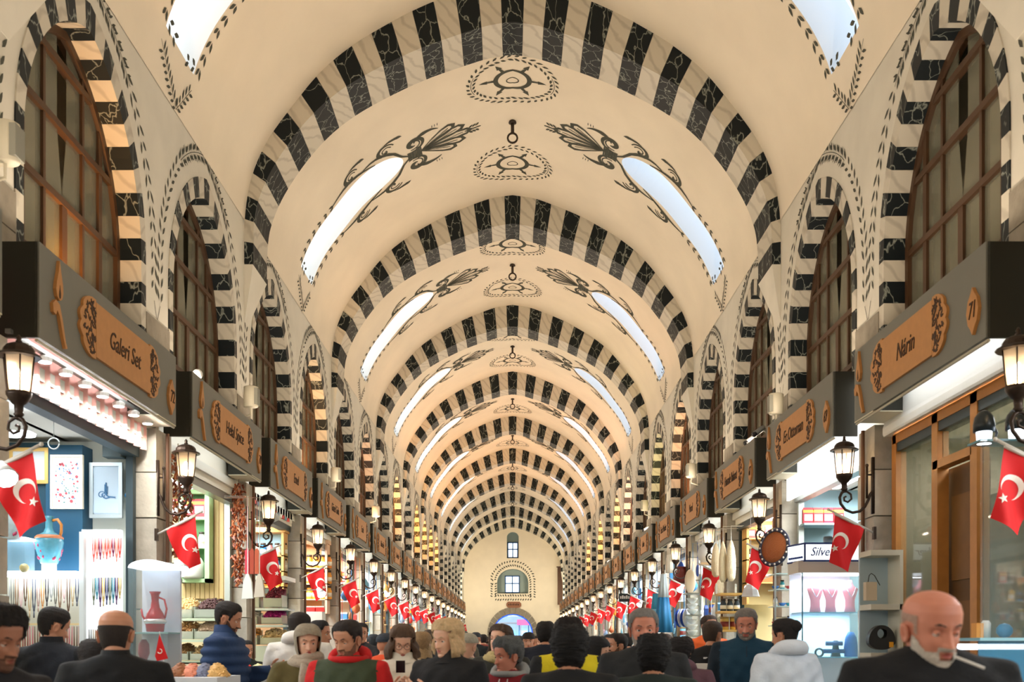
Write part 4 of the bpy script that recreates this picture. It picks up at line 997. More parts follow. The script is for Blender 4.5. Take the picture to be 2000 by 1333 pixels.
m = MB(); m.box(x0, x1, 9.78, 9.9, P(0, 1044, 9.9)[2], P(0, 1038, 9.9)[2]); part('top_lamp', m, M_lam, r)
def strand(x, y, ztop, ln, w_, c_, lab, grp):
    m = MB(); n = 12; pts = [(x - w_, y, ztop)] + [(x - w_ * math.cos(PI * i / n) * (1 - .25 * math.sin(PI * i / n)), y, ztop - ln * (.25 + .75 * math.sin(PI * i / n) ** .6)) for i in range(1, n)] + [(x + w_, y, ztop)]
    m.tube(pts, [.0066 if i % 2 else .0045 for i in range(n + 1)], 5); m.tube([(x, y, ztop - ln), (x, y, ztop - ln * 1.2)], .006, 5)
    return single('bead_necklace', m, M(c_, .3), lab, 'necklace', grp, True)
rr = random.Random(21)
PB = [(168, 172, 168), (222, 190, 188), (70, 78, 96), (40, 34, 44), (142, 110, 82), (196, 172, 130), (206, 150, 90), (120, 120, 110), (98, 70, 50), (180, 150, 140)]
zt = P(0, 1131, 9.7)[2]
for i in range(18): strand(P(16 + i * 8.4, 0, 9.7)[0], 9.7, zt, rr.uniform(.18, .34), .013, PB[(i * 7) % 10], 'bead necklace in the upper row hanging under the lit shelf', 'necklaces under the lit shelf')
zt = P(0, 1224, 9.7)[2]
for i in range(13): strand(P(42 + i * 9.6, 0, 9.7)[0], 9.7, zt, rr.uniform(.26, .36), .014, [(150, 84, 66), (120, 52, 40), (170, 90, 96), (90, 56, 34)][i % 4], 'red brown prayer bead string in the lower row behind the puffer vest man', 'prayer beads on the lower rail')
zt = P(0, 1050, 9.82)[2]
for i in range(9): strand(P(179 + i * 6.4, 0, 9.82)[0], 9.868, zt, rr.uniform(.15, .2), .010, [(226, 84, 70), (236, 140, 120), (120, 30, 70), (230, 110, 90)][(i * 3) % 4], 'coral bead necklace in the upper row of the tall white panel', 'coral necklaces on the white panel')
zt = P(0, 1128, 9.82)[2]
for i in range(9): strand(P(179 + i * 6.4, 0, 9.82)[0], 9.868, zt, rr.uniform(.16, .24), .010, [(100, 110, 80), (206, 184, 110), (60, 140, 160), (40, 50, 110), (80, 30, 90)][(i * 2) % 5], 'mixed colour bead necklace in the lower row of the tall white panel', 'mixed necklaces on the white panel')
zt = P(0, 1230, 9.82)[2]
for i in range(8): strand(P(172 + i * 8, 0, 9.82)[0], 9.868, zt, .2, .010, [(90, 90, 80), (140, 130, 100)][i % 2], 'grey bead string on the bottom of the tall white panel', 'grey strings on the white panel')
m = MB(); m.tube([(P(105, 0, 9.2)[0] + .05 * math.cos(a), 9.2, P(0, 867, 9.2)[2] + .05 * math.sin(a)) for a in [2 * PI * i / 16 for i in range(17)]], .006, 5); m.tube([(P(105, 0, 9.2)[0], 9.2, P(0, 867, 9.2)[2] + .05), (P(105, 0, 9.2)[0], 9.2, E + 2.01)], .003, 4); single('hanging_ring', m, M_steel, 'clear ring ornament hanging above the blue panel', 'ornament', smooth=True)
for u in (22, 48): m = MB(); m.lathe([(.0, 0), (.085, .0), (.09, .02), (.05, .04)], 16, P(u, 852, 8.6)); single('ceiling_spot', m, M_lamblue, 'round bluish ceiling spot in the nearest left shop', 'lamp', 'ceiling spots of the nearest left shop')
# showcase with red ewer
x0, x1, z0, z1 = rectP(263, 1112, 339, 1333, 8.9); r = thing('glass_showcase', 'rounded white topped glass showcase with a red jewelled ewer', 'showcase', ((x0 + x1) / 2, 8.9, 0))
m = MB(); m.box(x0, x1, 8.75, 9.1, .9, z1); part('glass_box', m, M_glassc, r)
m = MB(); n = 10; pl = [(x0, z1)] + [((x0 + x1) / 2 - (x1 - x0) / 2 * math.cos(PI * i / n), z1 + .07 * math.sin(PI * i / n)) for i in range(n + 1)] + [(x1, z1)]; m.prism(pl, 'y', 8.74, 9.1); part('lit_top', m, mat('lit_case_top', (244, 248, 255), .4, emit=.8), r)
m = MB(); m.box(x0, x1, 9.08, 9.12, .9, z1); part('back_panel', m, M((222, 228, 240)), r)
m = MB(); m.box(x0, x1, 8.76, 9.08, P(0, 1239, 8.9)[2], P(0, 1236, 8.9)[2]); part('shelf', m, M((150, 190, 190), .2), r)
m = MB(); m.box(x0 - .02, x1 + .02, 8.73, 9.14, 0, .92); part('base', m, M((215, 215, 210)), r)
ex, ey, ez = P(303, 1235, 8.9); r = thing('red_ewer', 'red ewer with jewelled belly and raised handle inside the rounded showcase', 'ewer', (ex, ey, ez)); m = MB()
m.lathe([(.07, 0), (.075, .01), (.08, .06), (.095, .09), (.07, .16), (.04, .21), (.03, .27), (.035, .32), (.05, .35), (.03, .34)], 20, (ex, ey, ez)); part('body', m, M((176, 30, 44), .2), r, True)
m = MB(); m.lathe([(.086, .07), (.098, .09), (.088, .11)], 20, (ex, ey, ez)); part('silver_band', m, M((230, 225, 225), .2, metal=.6), r, True)
m = MB(); m.tube([(ex + a, ey, ez + b) for a, b in ((.03, .30), (.08, .28), (.10, .2), (.085, .12))], .009, 7); part('handle', m, M((200, 60, 70), .2), r, True)
m = MB(); m.tube([(ex - a, ey, ez + b) for a, b in ((.07, .08), (.11, .14), (.12, .20))], .009, 7); part('spout', m, M((200, 60, 70), .2), r, True)
ex, ey, ez = P(281, 1290, 8.9); m = MB(); m.lathe([(.03, 0), (.05, .06), (.045, .14), (.02, .18)], 14, (ex, ey, ez)); single('crimson_vase', m, M((170, 90, 100), .3), 'small crimson vase on the lower shelf of the rounded showcase', 'vase', smooth=True)
fx, fy, fz = P(314, 1292, 8.3); r = thing('table_flag', 'tiny red pennant flag in front of the rounded showcase', 'flag', (fx, fy, fz)); m = MB(); m.tube([(fx + .03, fy, fz - .05), (fx - .01, fy, fz + .24)], .004, 5); part('stick', m, M_wh, r); m = MB(); m.prism([(fx - .01, fz + .22), (fx + .06, fz + .02), (fx - .03, fz + .0), (fx - .045, fz + .04)], 'y', fy - .005, fy); part('cloth', m, M_red, r); m = MB(); m.tube(arc3(fx - .005, fy - .01, fz + .08, .018)[:12], .004, 4); part('crescent', m, M_flagwhite, r)

# ---------------- left shop 1: slatted cream wall, green shelf niche
Y1 = 13.45; z0 = P(0, 1170, Y1)[2]; z1 = E + 1.99; xs = P(446, 0, Y1)[0]; sw = .062
r = thing('slatted_panel', 'cream wood strip panel with a green niche in the second left shop', 'panel', (xs - .6, Y1, z0))
for i in range(16):
    m = MB(); a = xs - (i + 1) * sw; m.box(a + .004, a + sw - .004, Y1 - .0, Y1 + .03, z0, z1); part('slat', m, mat('cream_slat', (232, 204, 146), .5, var=.08), r)
m = MB(); m.box(xs - 16 * sw, xs, Y1 + .02, Y1 + .06, z0, z1); part('backing', m, M((196, 168, 112)), r)
gx0, gx1, gz0, gz1 = rectP(352, 958, 413, 1139, Y1 - .1); r = thing('green_shelf', 'pale green shelf niche holding red packets and a big white jar', 'shelf', ((gx0 + gx1) / 2, Y1 - .1, gz0)); GM_ = M((176, 214, 160))
fw = .06
for nm, q in (('side_board', (gx0, gx0 + fw, gz0, gz1)), ('side_board', (gx1 - fw, gx1, gz0, gz1)), ('top_board', (gx0, gx1, gz1 - fw, gz1)), ('bottom_board', (gx0, gx1, gz0, gz0 + fw * .8))):
    m = MB(); m.box(q[0], q[1], Y1 - .2, Y1 - .02, q[2], q[3]); part(nm, m, GM_, r)
sh = [P(0, 1014, Y1 - .1)[2], P(0, 1070, Y1 - .1)[2]]
for s_ in sh: m = MB(); m.box(gx0 + fw, gx1 - fw, Y1 - .19, Y1 - .02, s_ - .02, s_ + .015); part('shelf_board', m, GM_, r)
m = MB(); m.box(gx0, gx1, Y1 - .03, Y1 - .005, gz0, gz1); part('back_board', m, M((92, 140, 84)), r)
for i in range(3): goods('packet', (gx1 - fw - .08 - .145 * i, Y1 - .12, sh[0] + .016), (206, 34, 44), 'red and yellow packet on the top board of the green niche', 'packets in the green niche', s=1.25)
for i in range(2): goods('jar', (gx1 - fw - .06 - .13 * i, Y1 - .12, sh[1] + .016), (222, 214, 220), 'small white labelled jar on the middle board of the green niche', 'small jars in the green niche', s=1.1)
m = MB(); m.lathe([(.12, 0), (.14, .03), (.14, .20), (.10, .27), (.07, .29), (.08, .31), (.07, .33)], 20, (gx1 - fw - .16, Y1 - .16, gz0 + .05)); single('ginger_jar', m, M((226, 232, 222), .3), 'big white lidded jar on the bottom board of the green niche', 'jar', smooth=True)
def pods(name, u, v0, v1, Y, wpx, lab, seed=1, n=330, cs=((150, 78, 40), (96, 48, 26), (184, 108, 60))):
    x, y, zt = P(u, v0, Y); zb = P(u, v1, Y)[2]; r = thing(name, lab, 'dried vegetables', (x, y, zb)); rr = random.Random(seed); W = wpx / 2 / F * Y
    m = MB(); m.tube([(x, y, min(zt + .25, E + 2.12)), (x, y, zb + .1)], .008, 5); part('string', m, M((200, 190, 170)), r)
    for ci, c_ in enumerate(cs):
        m = MB()
        for i in range(n // 3):
            t = rr.random(); e = W * (.45 + .65 * math.sin(PI * min(1, t * .9 + .1)) ** .7); a = rr.uniform(0, 2 * PI); q = math.sqrt(rr.random()) * e
            p = (x + q * math.cos(a), y + q * math.sin(a), zt + (zb - zt) * t); d = (rr.uniform(-.03, .03), rr.uniform(-.03, .03), -rr.uniform(.02, .05))
            m.tube([p, (p[0] + d[0], p[1] + d[1], p[2] + d[2])], [.016, .007], 5)
        part('dried_pods', m, mat('dried_pod_%d_%d' % (ci, c_[0]), c_, .3, bump=.5, bscale=60), r, kind='stuff')
    return r
pods('dried_pepper_bunch', 348, 884, 1085, 10.9, 56, 'large glossy brown bunch of dried peppers behind the second left lantern', 1, 420)
pods('dried_pepper_bunch', 466, 946, 1142, 13.3, 26, 'long narrow bunch of orange brown dried peppers beside the third left lantern', 2, 420, ((178, 92, 50), (120, 56, 32), (206, 134, 92)))
# tiered nut bins
def bin_(u0, v0, u1, v1, Y, c_, lab, lump=.018, seed=0):
    x0, x1, z0, z1 = rectP(u0, v0, u1, v1, Y); cx = (x0 + x1) / 2; r = thing('nut_bin', lab, 'food bin', (cx, Y, z0)); h = (z1 - z0)
    m = MB(); m.box(x0, x1, Y - .18, Y - .165, z0, z0 + h * .45); m.box(x0, x1, Y + .17, Y + .18, z0, z0 + h * .95); m.box(x0, x0 + .01, Y - .18, Y + .18, z0, z0 + h * .6); m.box(x1 - .01, x1, Y - .18, Y + .18, z0, z0 + h * .6); m.box(x0, x1, Y - .18, Y + .18, z0, z0 + .015); part('tray', m, glass('tray_glass', (210, 220, 205), .5, .1), r)
    rr = random.Random(seed + 11); m = MB()
    m.add([(x0 + .012, Y - .16, z0 + h * .35), (x1 - .012, Y - .16, z0 + h * .35), (x1 - .012, Y + .165, z0 + h * .9), (x0 + .012, Y + .165, z0 + h * .9), (x0 + .012, Y - .16, z0 + .01), (x1 - .012, Y - .16, z0 + .01), (x1 - .012, Y + .165, z0 + .01), (x0 + .012, Y + .165, z0 + .01)], [(0, 1, 2, 3), (4, 5, 6, 7), (0, 1, 5, 4), (1, 2, 6, 5), (2, 3, 7, 6), (3, 0, 4, 7)])
    for i in range(170):
        t = rr.random(); y = Y - .15 + .3 * t; x = rr.uniform(x0 + .02, x1 - .02); z = z0 + h * (.35 + .55 * t) + rr.uniform(0, .02) + .03 * math.sin(PI * (x - x0) / (x1 - x0)); q = lump * rr.uniform(.7, 1.1); m.ball((x, y, z), (q, q * .7, q * .6), 6)
    part('heap', m, mat('heap_%d_%d_%d' % c_, c_, .6, var=.35, vscale=50), r, True, kind='stuff'); return r
Yb = 12.6
for u0, v0, u1, v1, c_, l_ in ((340, 1172, 384, 1208, (222, 184, 122), 'almonds in the top tier bin under the cream slats'), (388, 1172, 432, 1208, (84, 52, 50), 'dark dates in the top tier bin under the cream slats'),
                               (346, 1216, 386, 1249, (214, 160, 106), 'hazelnuts in the middle tier bin left of the blue jacket'), (388, 1216, 428, 1249, (226, 196, 170), 'pale nuts in the middle tier bin beside the blue jacket'),
                               (340, 1262, 376, 1290, (150, 112, 70), 'brown seeds in the low tier bin by the white case'), (380, 1262, 426, 1290, (206, 176, 130), 'mixed seeds in the low tier bin behind the blue jacket')):
    bin_(u0, v0, u1, v1, Yb, c_, l_, seed=u0)
for i, v in enumerate((1209, 1250, 1292)): x0, x1, z0, z1 = rectP(338, v, 440, v + 5, Yb); slab('tier_shelf', x0, x1, Yb - .2, Yb + .22, z0, z1, M((206, 222, 196), .3), '%s glass tier under the nut bins of the second left shop' % ['upper', 'middle', 'lower'][i], 'shelf')
x0, x1, z0, z1 = rectP(338, 1294, 440, 1333, Yb); slab('bin_counter', x0, x1, Yb - .2, Yb + .22, 0, z1, M((214, 206, 180)), 'cream counter base under the tiered nut bins', 'counter')
# front snack table
Yt = 7.9; x0, x1, z0, z1 = rectP(338, 1322, 446, 1333, Yt); slab('snack_table', x0 - .1, x1, Yt - .3, Yt + .35, 0, z1, M((224, 228, 232), .3), 'white edged table of snacks in front of the blue jacket man', 'table')
rr = random.Random(4)
SN = [((226, 176, 96), 'ochre snack mound'), ((120, 130, 150), 'grey blue sweets mound'), ((230, 150, 110), 'orange snack mound'), ((190, 140, 90), 'brown snack mound'), ((240, 214, 180), 'pale snack mound')]
def mound(x, y, z, rad, h, c_, lab, n=90, seed=0, lump=.02):
    rr = random.Random(seed); m = MB(); m.lathe([(rad, 0), (rad * .8, h * .4), (rad * .4, h * .85), (.01, h)], 14, (x, y, z))
    for i in range(n): t = math.sqrt(rr.random()); a = rr.uniform(0, 2 * PI); q = lump * rr.uniform(.6, 1); m.ball((x + rad * t * math.cos(a), y + rad * t * math.sin(a), z + h * (1 - t ** 1.4)), (q, q * .8, q * .7), 6)
    return single('snack_mound', m, mat('heap_%d_%d_%d' % c_, c_, .6, var=.35, vscale=50), lab, 'food', None, True, kind='stuff')
for i, (u, c_, l_) in enumerate(((352, (150, 96, 60), 'mound of brown dried fruit on the snack table, left end'), (376, (226, 140, 110), 'mound of pink orange sweets on the snack table'), (400, (110, 116, 140), 'mound of grey blue sweets in the middle of the snack table'), (424, (230, 180, 110), 'mound of ochre chips on the right end of the snack table'))):
    x, y, z = P(u, 1322, Yt); mound(x, y, z, .10, .10, c_, l_, seed=i)
Yt = 9.75; x0, x1, z0, z1 = rectP(462, 1318, 548, 1333, Yt); slab('spice_table', x0, x1, Yt - .3, Yt + .35, 0, z1, M((206, 170, 120), .5), 'wooden table of red and yellow food by the puffer jacket mans hand', 'table')
for i, (u, c_, l_) in enumerate(((480, (200, 50, 40), 'mound of red peppers on the wooden table, left side'), (505, (240, 226, 170), 'mound of pale sweets in the middle of the wooden table'), (530, (246, 200, 60), 'mound of yellow food on the right of the wooden table'))):
    x, y, z = P(u, 1318, Yt); mound(x, y, z, .11, .10, c_, l_, seed=i + 9)

# ---------------- left shop 2: wooden shelf of jars, glass counter
Y2 = 16.85
def shelfunit(name, lab, u0, v0, u1, v1, Y, rows, woodc, backc, sx):
    x0, x1, z0, z1 = rectP(u0, v0, u1, v1, Y); r = thing(name, lab, 'shelf', ((x0 + x1) / 2, Y, z0)); fm = M(woodc, .5)
    m = MB(); m.box(x0, x1, Y + .0, Y + .03, z0, z1); part('back_board', m, M(backc), r)
    m = MB(); m.box(x0, x0 + .04, Y - .3, Y, z0, z1); part('side_board', m, fm, r); m = MB(); m.box(x1 - .04, x1, Y - .3, Y, z0, z1); part('side_board', m, fm, r)
    m = MB(); m.box(x0 - .03, x1 + .03, Y - .33, Y, z1 - .02, z1 + .06); part('cornice', m, fm, r)
    zz = []
    for v in rows: z = P(0, v, Y)[2]; zz.append(z); m = MB(); m.box(x0, x1, Y - .3, Y, z - .02, z); part('shelf_board', m, fm, r)
    return x0, x1, zz
x0, x1, zz = shelfunit('wooden_shelf', 'honey wood shelf of jars with blue back in the third left shop', 478, 1042, 562, 1160, Y2, (1088, 1118, 1148), (196, 150, 84), (160, 196, 214), -1)
jc = [(60, 120, 170), (196, 190, 170), (40, 110, 170), (170, 110, 110), (200, 196, 190), (210, 180, 120)]
for j, z in enumerate(zz):
    for i in range(6): goods('jar' if j < 2 else 'tin', (x0 + .11 + i * .115, Y2 - .15, z + .001), jc[(i + 2 * j) % 6] if j < 2 else (206, 168, 80), '%s on the %s board of the honey wood shelf' % ('tall jar' if j < 2 else 'gold tin', ['upper', 'middle', 'lower'][j]), '%s row of the honey wood shelf' % ['upper', 'middle', 'lower'][j], s=1.25 if j < 2 else 1.0)
x0, x1, z0, z1 = rectP(482, 1002, 560, 1040, Y2); r = thing('brick_panel', 'strip of bare brick above the honey wood shelf', 'panel', ((x0 + x1) / 2, Y2, z0))
for j in range(5):
    for i in range(5): a = x0 + (i + .5 * (j % 2)) * (x1 - x0) / 5.5; m = MB(); q = (z1 - z0) / 5; m.box(a + .005, a + (x1 - x0) / 5.5 - .005, Y2 - .02, Y2 + .1, z0 + j * q + .005, z0 + (j + 1) * q - .005); part('brick', m, mat('brown_brick', (140, 112, 92), .9, var=.25), r)
cs = [(220, 60, 50), (240, 236, 224), (226, 80, 60), (90, 110, 130), (230, 220, 200), (200, 50, 50), (120, 160, 170)]
for i in range(16):
    y = 13.9 + i * .18; m = MB(); m.box(-3.63, -3.60, y, y + .12, E + 1.95, E + 2.10); single('hanging_booklet', m, M(cs[i % 7]), 'small coloured card hanging in the row under the third left sign', 'card', 'hanging cards under the third left sign')
def bigleafplant(name, lab, x, y, z0, z1, n, seed, c_=(110, 160, 84), w_=.12):
    r = thing(name, lab, 'plant', (x, y, z0)); rr = random.Random(seed); m = MB(); m.tube([(x + .02 * math.sin(i * 1.3), y, z1 + (z0 - z1) * i / 8) for i in range(9)], .006, 5); part('stem', m, M((90, 120, 60)), r)
    m = MB()
    for i in range(n):
        t = rr.random(); z = z1 + (z0 - z1) * t; a = rr.uniform(0, 2 * PI); L = rr.uniform(.07, .14); dx, dy = math.cos(a), math.sin(a); p = Vector((x + .02 * dx, y + .02 * dy, z)); d = Vector((dx, dy, rr.uniform(-.7, .3))).normalized(); sd = Vector((-dy, dx, 0)) * w_ * .22
        m.add([p, p + d * L * .5 + sd, p + d * L, p + d * L * .5 - sd], [(0, 1, 2, 3)])
    part('leaves', m, mat('leaf_%d' % c_[0], c_, .5, var=.3, vscale=20), r, kind='stuff')
bigleafplant('hanging_plant', 'trailing green plant behind the third left lantern', P(500, 0, 15.2)[0], 15.2, P(0, 1030, 15.2)[2], P(0, 950, 15.2)[2], 90, 3)
bigleafplant('hanging_plant', 'long green vine trailing down the pier before the fourth left lantern', P(583, 0, 17.2)[0], 17.2, P(0, 1145, 17.2)[2], P(0, 1035, 17.2)[2], 150, 5, (130, 176, 110))
m = MB(); x, y, z = P(535, 1010, 14.6); m.tube([(x - .12, y, z - .06), (x + .06, y - .06, z + .0)], .06, 10); m.tube([(x - .02, y, z), (x - .02, y, E + 1.95), (-3.655, y, E + 1.95)], .012, 8); single('spot_camera', m, M((200, 206, 206), .4), 'white and dark spot lamp beside the third left lantern', 'lamp', smooth=True)
# white bags, red packets hanging before shop 2
for i, (u, v0, v1, w_, c_, l_) in enumerate(((484, 1122, 1171, 22, (228, 230, 224), 'white cloth bag hanging below the red packets'), (507, 1122, 1168, 20, (206, 196, 180), 'beige cloth bag hanging beside the white one'))):
    x0, x1, z0, z1 = rectP(u - w_ / 2, v0, u + w_ / 2, v1, 13.0); r = thing('cloth_bag', l_, 'bag', ((x0 + x1) / 2, 13, z0)); m = MB(); m.prism([(x0, z0), (x1, z0 + .01), (x1 - .02, z1 - .1), ((x0 + x1) / 2 + .015, z1), ((x0 + x1) / 2 - .015, z1), (x0 + .02, z1 - .1)], 'y', 12.97, 13.03); part('body', m, M(c_, .8), r); m = MB(); m.tube([((x0 + x1) / 2, 13, z1 - .02), ((x0 + x1) / 2, 13, E + 1.86 - .02 * i), (-3.70, 13.0, E + 1.86 - .02 * i)], .006, 5); part('loop', m, M(c_, .8), r)
for i in range(3):
    x0, x1, z0, z1 = rectP(479 + i * 9.5, 1074, 487 + i * 9.5, 1122, 13.1); m = MB(); m.prism([(x0, z0), (x1, z0), (x1, z1 - .02), ((x0 + x1) / 2, z1 + .02), (x0, z1 - .02)], 'y', 13.08, 13.12); m.tube([((x0 + x1) / 2, 13.1, z1), ((x0 + x1) / 2, 13.1, E + 1.86), (-3.70, 13.1, E + 1.86)], .004, 4); single('hanging_packet', m, M([(200, 60, 80), (170, 70, 50), (190, 90, 60)][i], .3), 'glossy red packet hanging between the pepper bunch and the third flag', 'packet', 'red packets beside the third left flag')
# glass counter with bins
x0, x1, z0, z1 = rectP(472, 1128, 566, 1136, 15.0); slab('glass_counter_top', x0, x1, 14.7, 15.4, z0, z1, M((222, 232, 236), .2), 'white topped glass counter in the third left shop', 'counter')
for v, l_ in ((1190, 'middle'), (1222, 'low'), (1262, 'bottom')): x0, x1, z0, z1 = rectP(472, v, 566, v + 4, 15.0); slab('counter_shelf', x0, x1, 14.75, 15.35, 0 if l_ == 'bottom' else z0, z1, M((196, 214, 214), .2), '%s glass shelf of the counter in the third left shop' % l_, 'shelf')
for u0, v0, u1, v1, c_, l_ in ((474, 1140, 512, 1188, (150, 60, 130), 'magenta tea in a bin at the left of the glass counter'), (520, 1148, 556, 1188, (120, 40, 60), 'dark red flakes in a bin on the glass counter'), (516, 1192, 556, 1220, (170, 30, 120), 'bright purple petals in a low counter bin'), (514, 1230, 558, 1260, (226, 196, 150), 'beige snacks in the lowest counter bin'), (476, 1196, 508, 1220, (220, 210, 200), 'white sweets in a low counter bin'), (476, 1230, 508, 1260, (222, 150, 70), 'orange dried fruit in the lowest counter bin')): bin_(u0, v0, u1, v1, 15.0, c_, l_, seed=u1)
# ---------------- left shop 3
Y3 = 20.25; x0, x1, zz = shelfunit('pink_shelf', 'shelf of glowing amber jars under a pink wall in the fourth left shop', 584, 1064, 644, 1200, Y3, (1112, 1142, 1172), (226, 190, 160), (226, 170, 110), -1)
for j, z in enumerate(zz):
    for i in range(5): goods('jar', (x0 + .11 + i * .125, Y3 - .15, z), (236, 150 + 8 * j, 60), 'tall amber jar on the %s board of the pink walled shelf' % ['upper', 'middle', 'lower'][j], '%s amber jars of the fourth left shop' % ['upper', 'middle', 'lower'][j], s=1.6)
for i in range(4): goods('carton', (P(600 + i * 9, 0, 19)[0], 19 - .05 * (i % 2), P(0, 1196, 19)[2]), (226, 60, 60), 'red box in the row under the fourth left flag', 'red boxes under the fourth left flag', s=.75)
slab('box_shelf', P(594, 0, 19)[0], P(632, 0, 19)[0], 18.85, 19.15, 0, P(0, 1196, 19)[2], M_wh, 'white counter under the row of red boxes', 'shelf')
# ---------------- right shop 0: oak shopfront
XF = 3.68
r = thing('oak_shopfront', 'oak framed glazed shopfront of the nearest shop on the right', 'shopfront', (XF, 8.4, 0))
for i, (y, w_) in enumerate(((9.84, .09), (8.90, .10), (8.15, .10), (7.05, .10))): m = MB(); m.box(XF - .03, XF + .07, y - w_, y + w_ * .2, 0, E + 1.98); part('post', m, M_oakframe, r)
m = MB(); m.box(XF - .03, XF + .07, 7.0, 9.84, E + 1.90, E + 1.99); part('top_rail', m, M_oakframe, r)
m = MB(); m.box(XF - .03, XF + .07, 8.15, 8.9, E + 1.50, E + 1.57); part('transom', m, M_oakframe, r)
m = MB(); m.box(XF + .02, XF + .07, 7.0, 9.84, .0, .6); part('stall_riser', m, M_dkwood, r)
for a, b, z0 in ((8.92, 9.76, .6), (7.07, 8.05, .6)): m = MB(); m.box(XF + .015, XF + .022, a, b, z0, E + 1.9); part('pane', m, M_glassp, r)
m = MB(); m.box(XF + .015, XF + .022, 8.17, 8.8, E + 1.57, E + 1.9); part('pane', m, M_glassp, r)
d = part('door_leaf', MB().box(XF + .10, XF + .15, 8.2, 8.88, 0, E + 1.5), M_dkwood, r)
for z in (.35, 1.25, 2.15): m = MB(); m.box(XF + .085, XF + .1, 8.30, 8.78, z, z + .72); part('door_panel', m, mat('door_panel_wood', (110, 74, 32), .45, var=.3), r if False else d)
m = MB(); m.tube([(XF + .06, 8.78, 1.35), (XF + .06, 8.78, 1.6)], .012, 8); part('door_handle', m, M_steel, d)
slab('dark_cabinet', 4.2, 4.6, 7.2, 9.7, 0, E + 1.3, mat('cabinet_olive', (96, 92, 66), .5), 'olive brown cabinet seen through the oak shopfront', 'cabinet')
# glass case with black gooseneck lamps
x0, x1, z0, z1 = rectP(1896, 866, 2075, 1247, 6.95); r = thing('tall_glass_case', 'tall glass counter case at the right picture edge with two black lamps on top', 'showcase', ((x0 + x1) / 2, 6.95, 0))
m = MB(); m.box(x0, x1, 6.8, 7.0, z1 - .015, z1); part('top_glass', m, M((110, 160, 176), .1), r)
m = MB(); m.box(x0, x1, 6.8, 6.81, z0, z1); part('front_glass', m, glass('thin_glass', (200, 220, 220), .07, .02), r)
x0b = P(1868, 0, 6.95)[0]; m = MB(); m.box(x0b, x1, 6.6, 7.2, z0 - .02, z0); part('counter_top', m, M((150, 200, 214), .1), r)
m = MB(); m.box(x0b, x1, 6.62, 6.63, 0, z0 - .02); part('counter_glass', m, glass('blue_counter_glass', (70, 150, 190), .6, .05), r)
m = MB(); m.box(x0b + .02, x1, 6.66, 7.18, 0, .9); part('base', m, M((60, 110, 130)), r); m = MB(); m.box(x0b + .02, x1, 7.1, 7.13, z0 - .08, z0 - .04); part('case_lamp', m, M_lamblue, r)
for i, (u, v) in enumerate(((1922, 830), (1985, 826))):
    x, y, z = P(u, v, 6.9); q = thing('gooseneck_lamp', ['black ribbed dome lamp on the tall glass case, left one', 'black ribbed lamp on a curved neck at the right picture edge'][i], 'lamp', (x, y, z - .12)); m = MB(); m.lathe([(.07, -.05), (.07, 0), (.06, .05), (.035, .085), (.01, .095)], 18, (x, y, z)); part('shade', m, M((30, 40, 44), .35), q, True)
    m = MB(); m.lathe([(.045, -.13), (.05, -.05), (.045, -.045)], 14, (x, y, z)); part('diffuser', m, M_lamblue, q, True); m = MB(); m.tube([(x + .07, y + .02, z), (x + .10, y + .03, z - .05), (x + .08, y + .03, z - .12), (x, y + .04, z - .135)], .01, 6); part('neck', m, M_blk, q, True)
# flask and cup on the counter
x, y, z = P(1962, 1247, 6.9)
m = MB(); m.box(P(1902, 0, 6.9)[0], P(1916, 0, 6.9)[0], 6.86, 6.94, P(0, 1247, 6.9)[2], P(0, 1218, 6.9)[2]); single('small_orange_box', m, M((220, 150, 70)), 'small orange and clear box on the counter right of the bearded man', 'box')
m = MB(); m.ball((x, y, z + .05), (.06, .03, .05), 10); single('blue_crumpled_bag', m, M((40, 130, 180), .4), 'crumpled blue bag on the glass counter at the right', 'bag', smooth=True)
m = MB(); m.lathe([(.03, 0), (.032, .1), (.02, .12)], 12, (x - .08, y + .1, z)); single('white_bottle', m, M_wh, 'white bottle beside the crumpled blue bag', 'bottle', smooth=True)
# ---------------- right shop 1: silver showcase
YS = 10.45
x0, x1, z0, z1 = rectP(1572, 1062, 1716, 1096, YS); xl = P(1541, 0, YS + .3)[0]
r = thing('lit_sign_box', 'white lit box sign with blue script on top of the glass showcase', 'sign', ((x0 + x1) / 2, YS, z0))
ML = mat('lit_sign_white', (236, 244, 246), .4, emit=.55); MBl = M((24, 52, 120), .4)
m = MB(); m.add([(x0, YS, z0), (x1, YS, z0), (x1, YS, z1), (x0, YS, z1), (xl, YS + .35, z0), (x1, YS + .4, z0), (x1, YS + .4, z1), (xl, YS + .35, z1)], [(0, 1, 2, 3), (4, 7, 6, 5), (0, 3, 7, 4), (1, 5, 6, 2), (3, 2, 6, 7), (0, 4, 5, 1)]); part('lit_face', m, ML, r)
m = MB()
for z in (z0, z1): m.tube([(xl, YS + .35, z), (x0, YS, z), (x1, YS, z)], .010, 5)
m.tube([(x0, YS, z0), (x0, YS, z1)], .010, 5); m.tube([(x1, YS, z0), (x1, YS, z1)], .010, 5); part('blue_edge', m, MBl, r)
m = MB()
for s_, cx_, fs in (('Silver -', x0 + .20, .125), ('ta', x0 + .43, .125)):
    t = text_mb(s_, fs, .003, .35, .85); m.add([(a + cx_, YS - .012 - c, b + (z0 + z1) / 2) for a, b, c in t.v], t.f)
part('lettering', m, MBl, r)
m = MB(); 
for j in range(7): q = .04 + .04 * j; a = xl + (x0 - xl) * (j + .8) / 8.5; yy = YS + .35 - .35 * (j + .8) / 8.5; m.box(a - .012, a + .012, yy - .03, yy - .01, z0 + .03, z0 + .05 + .03 * ((j * 3) % 3))
part('logo_marks', m, MBl, r)
zc0, zc1 = .0, z0; r = thing('silver_showcase', 'tall lit glass jewellery showcase with pink display busts', 'showcase', ((x0 + x1) / 2, YS, 0)); xr = P(1686, 0, YS)[0]
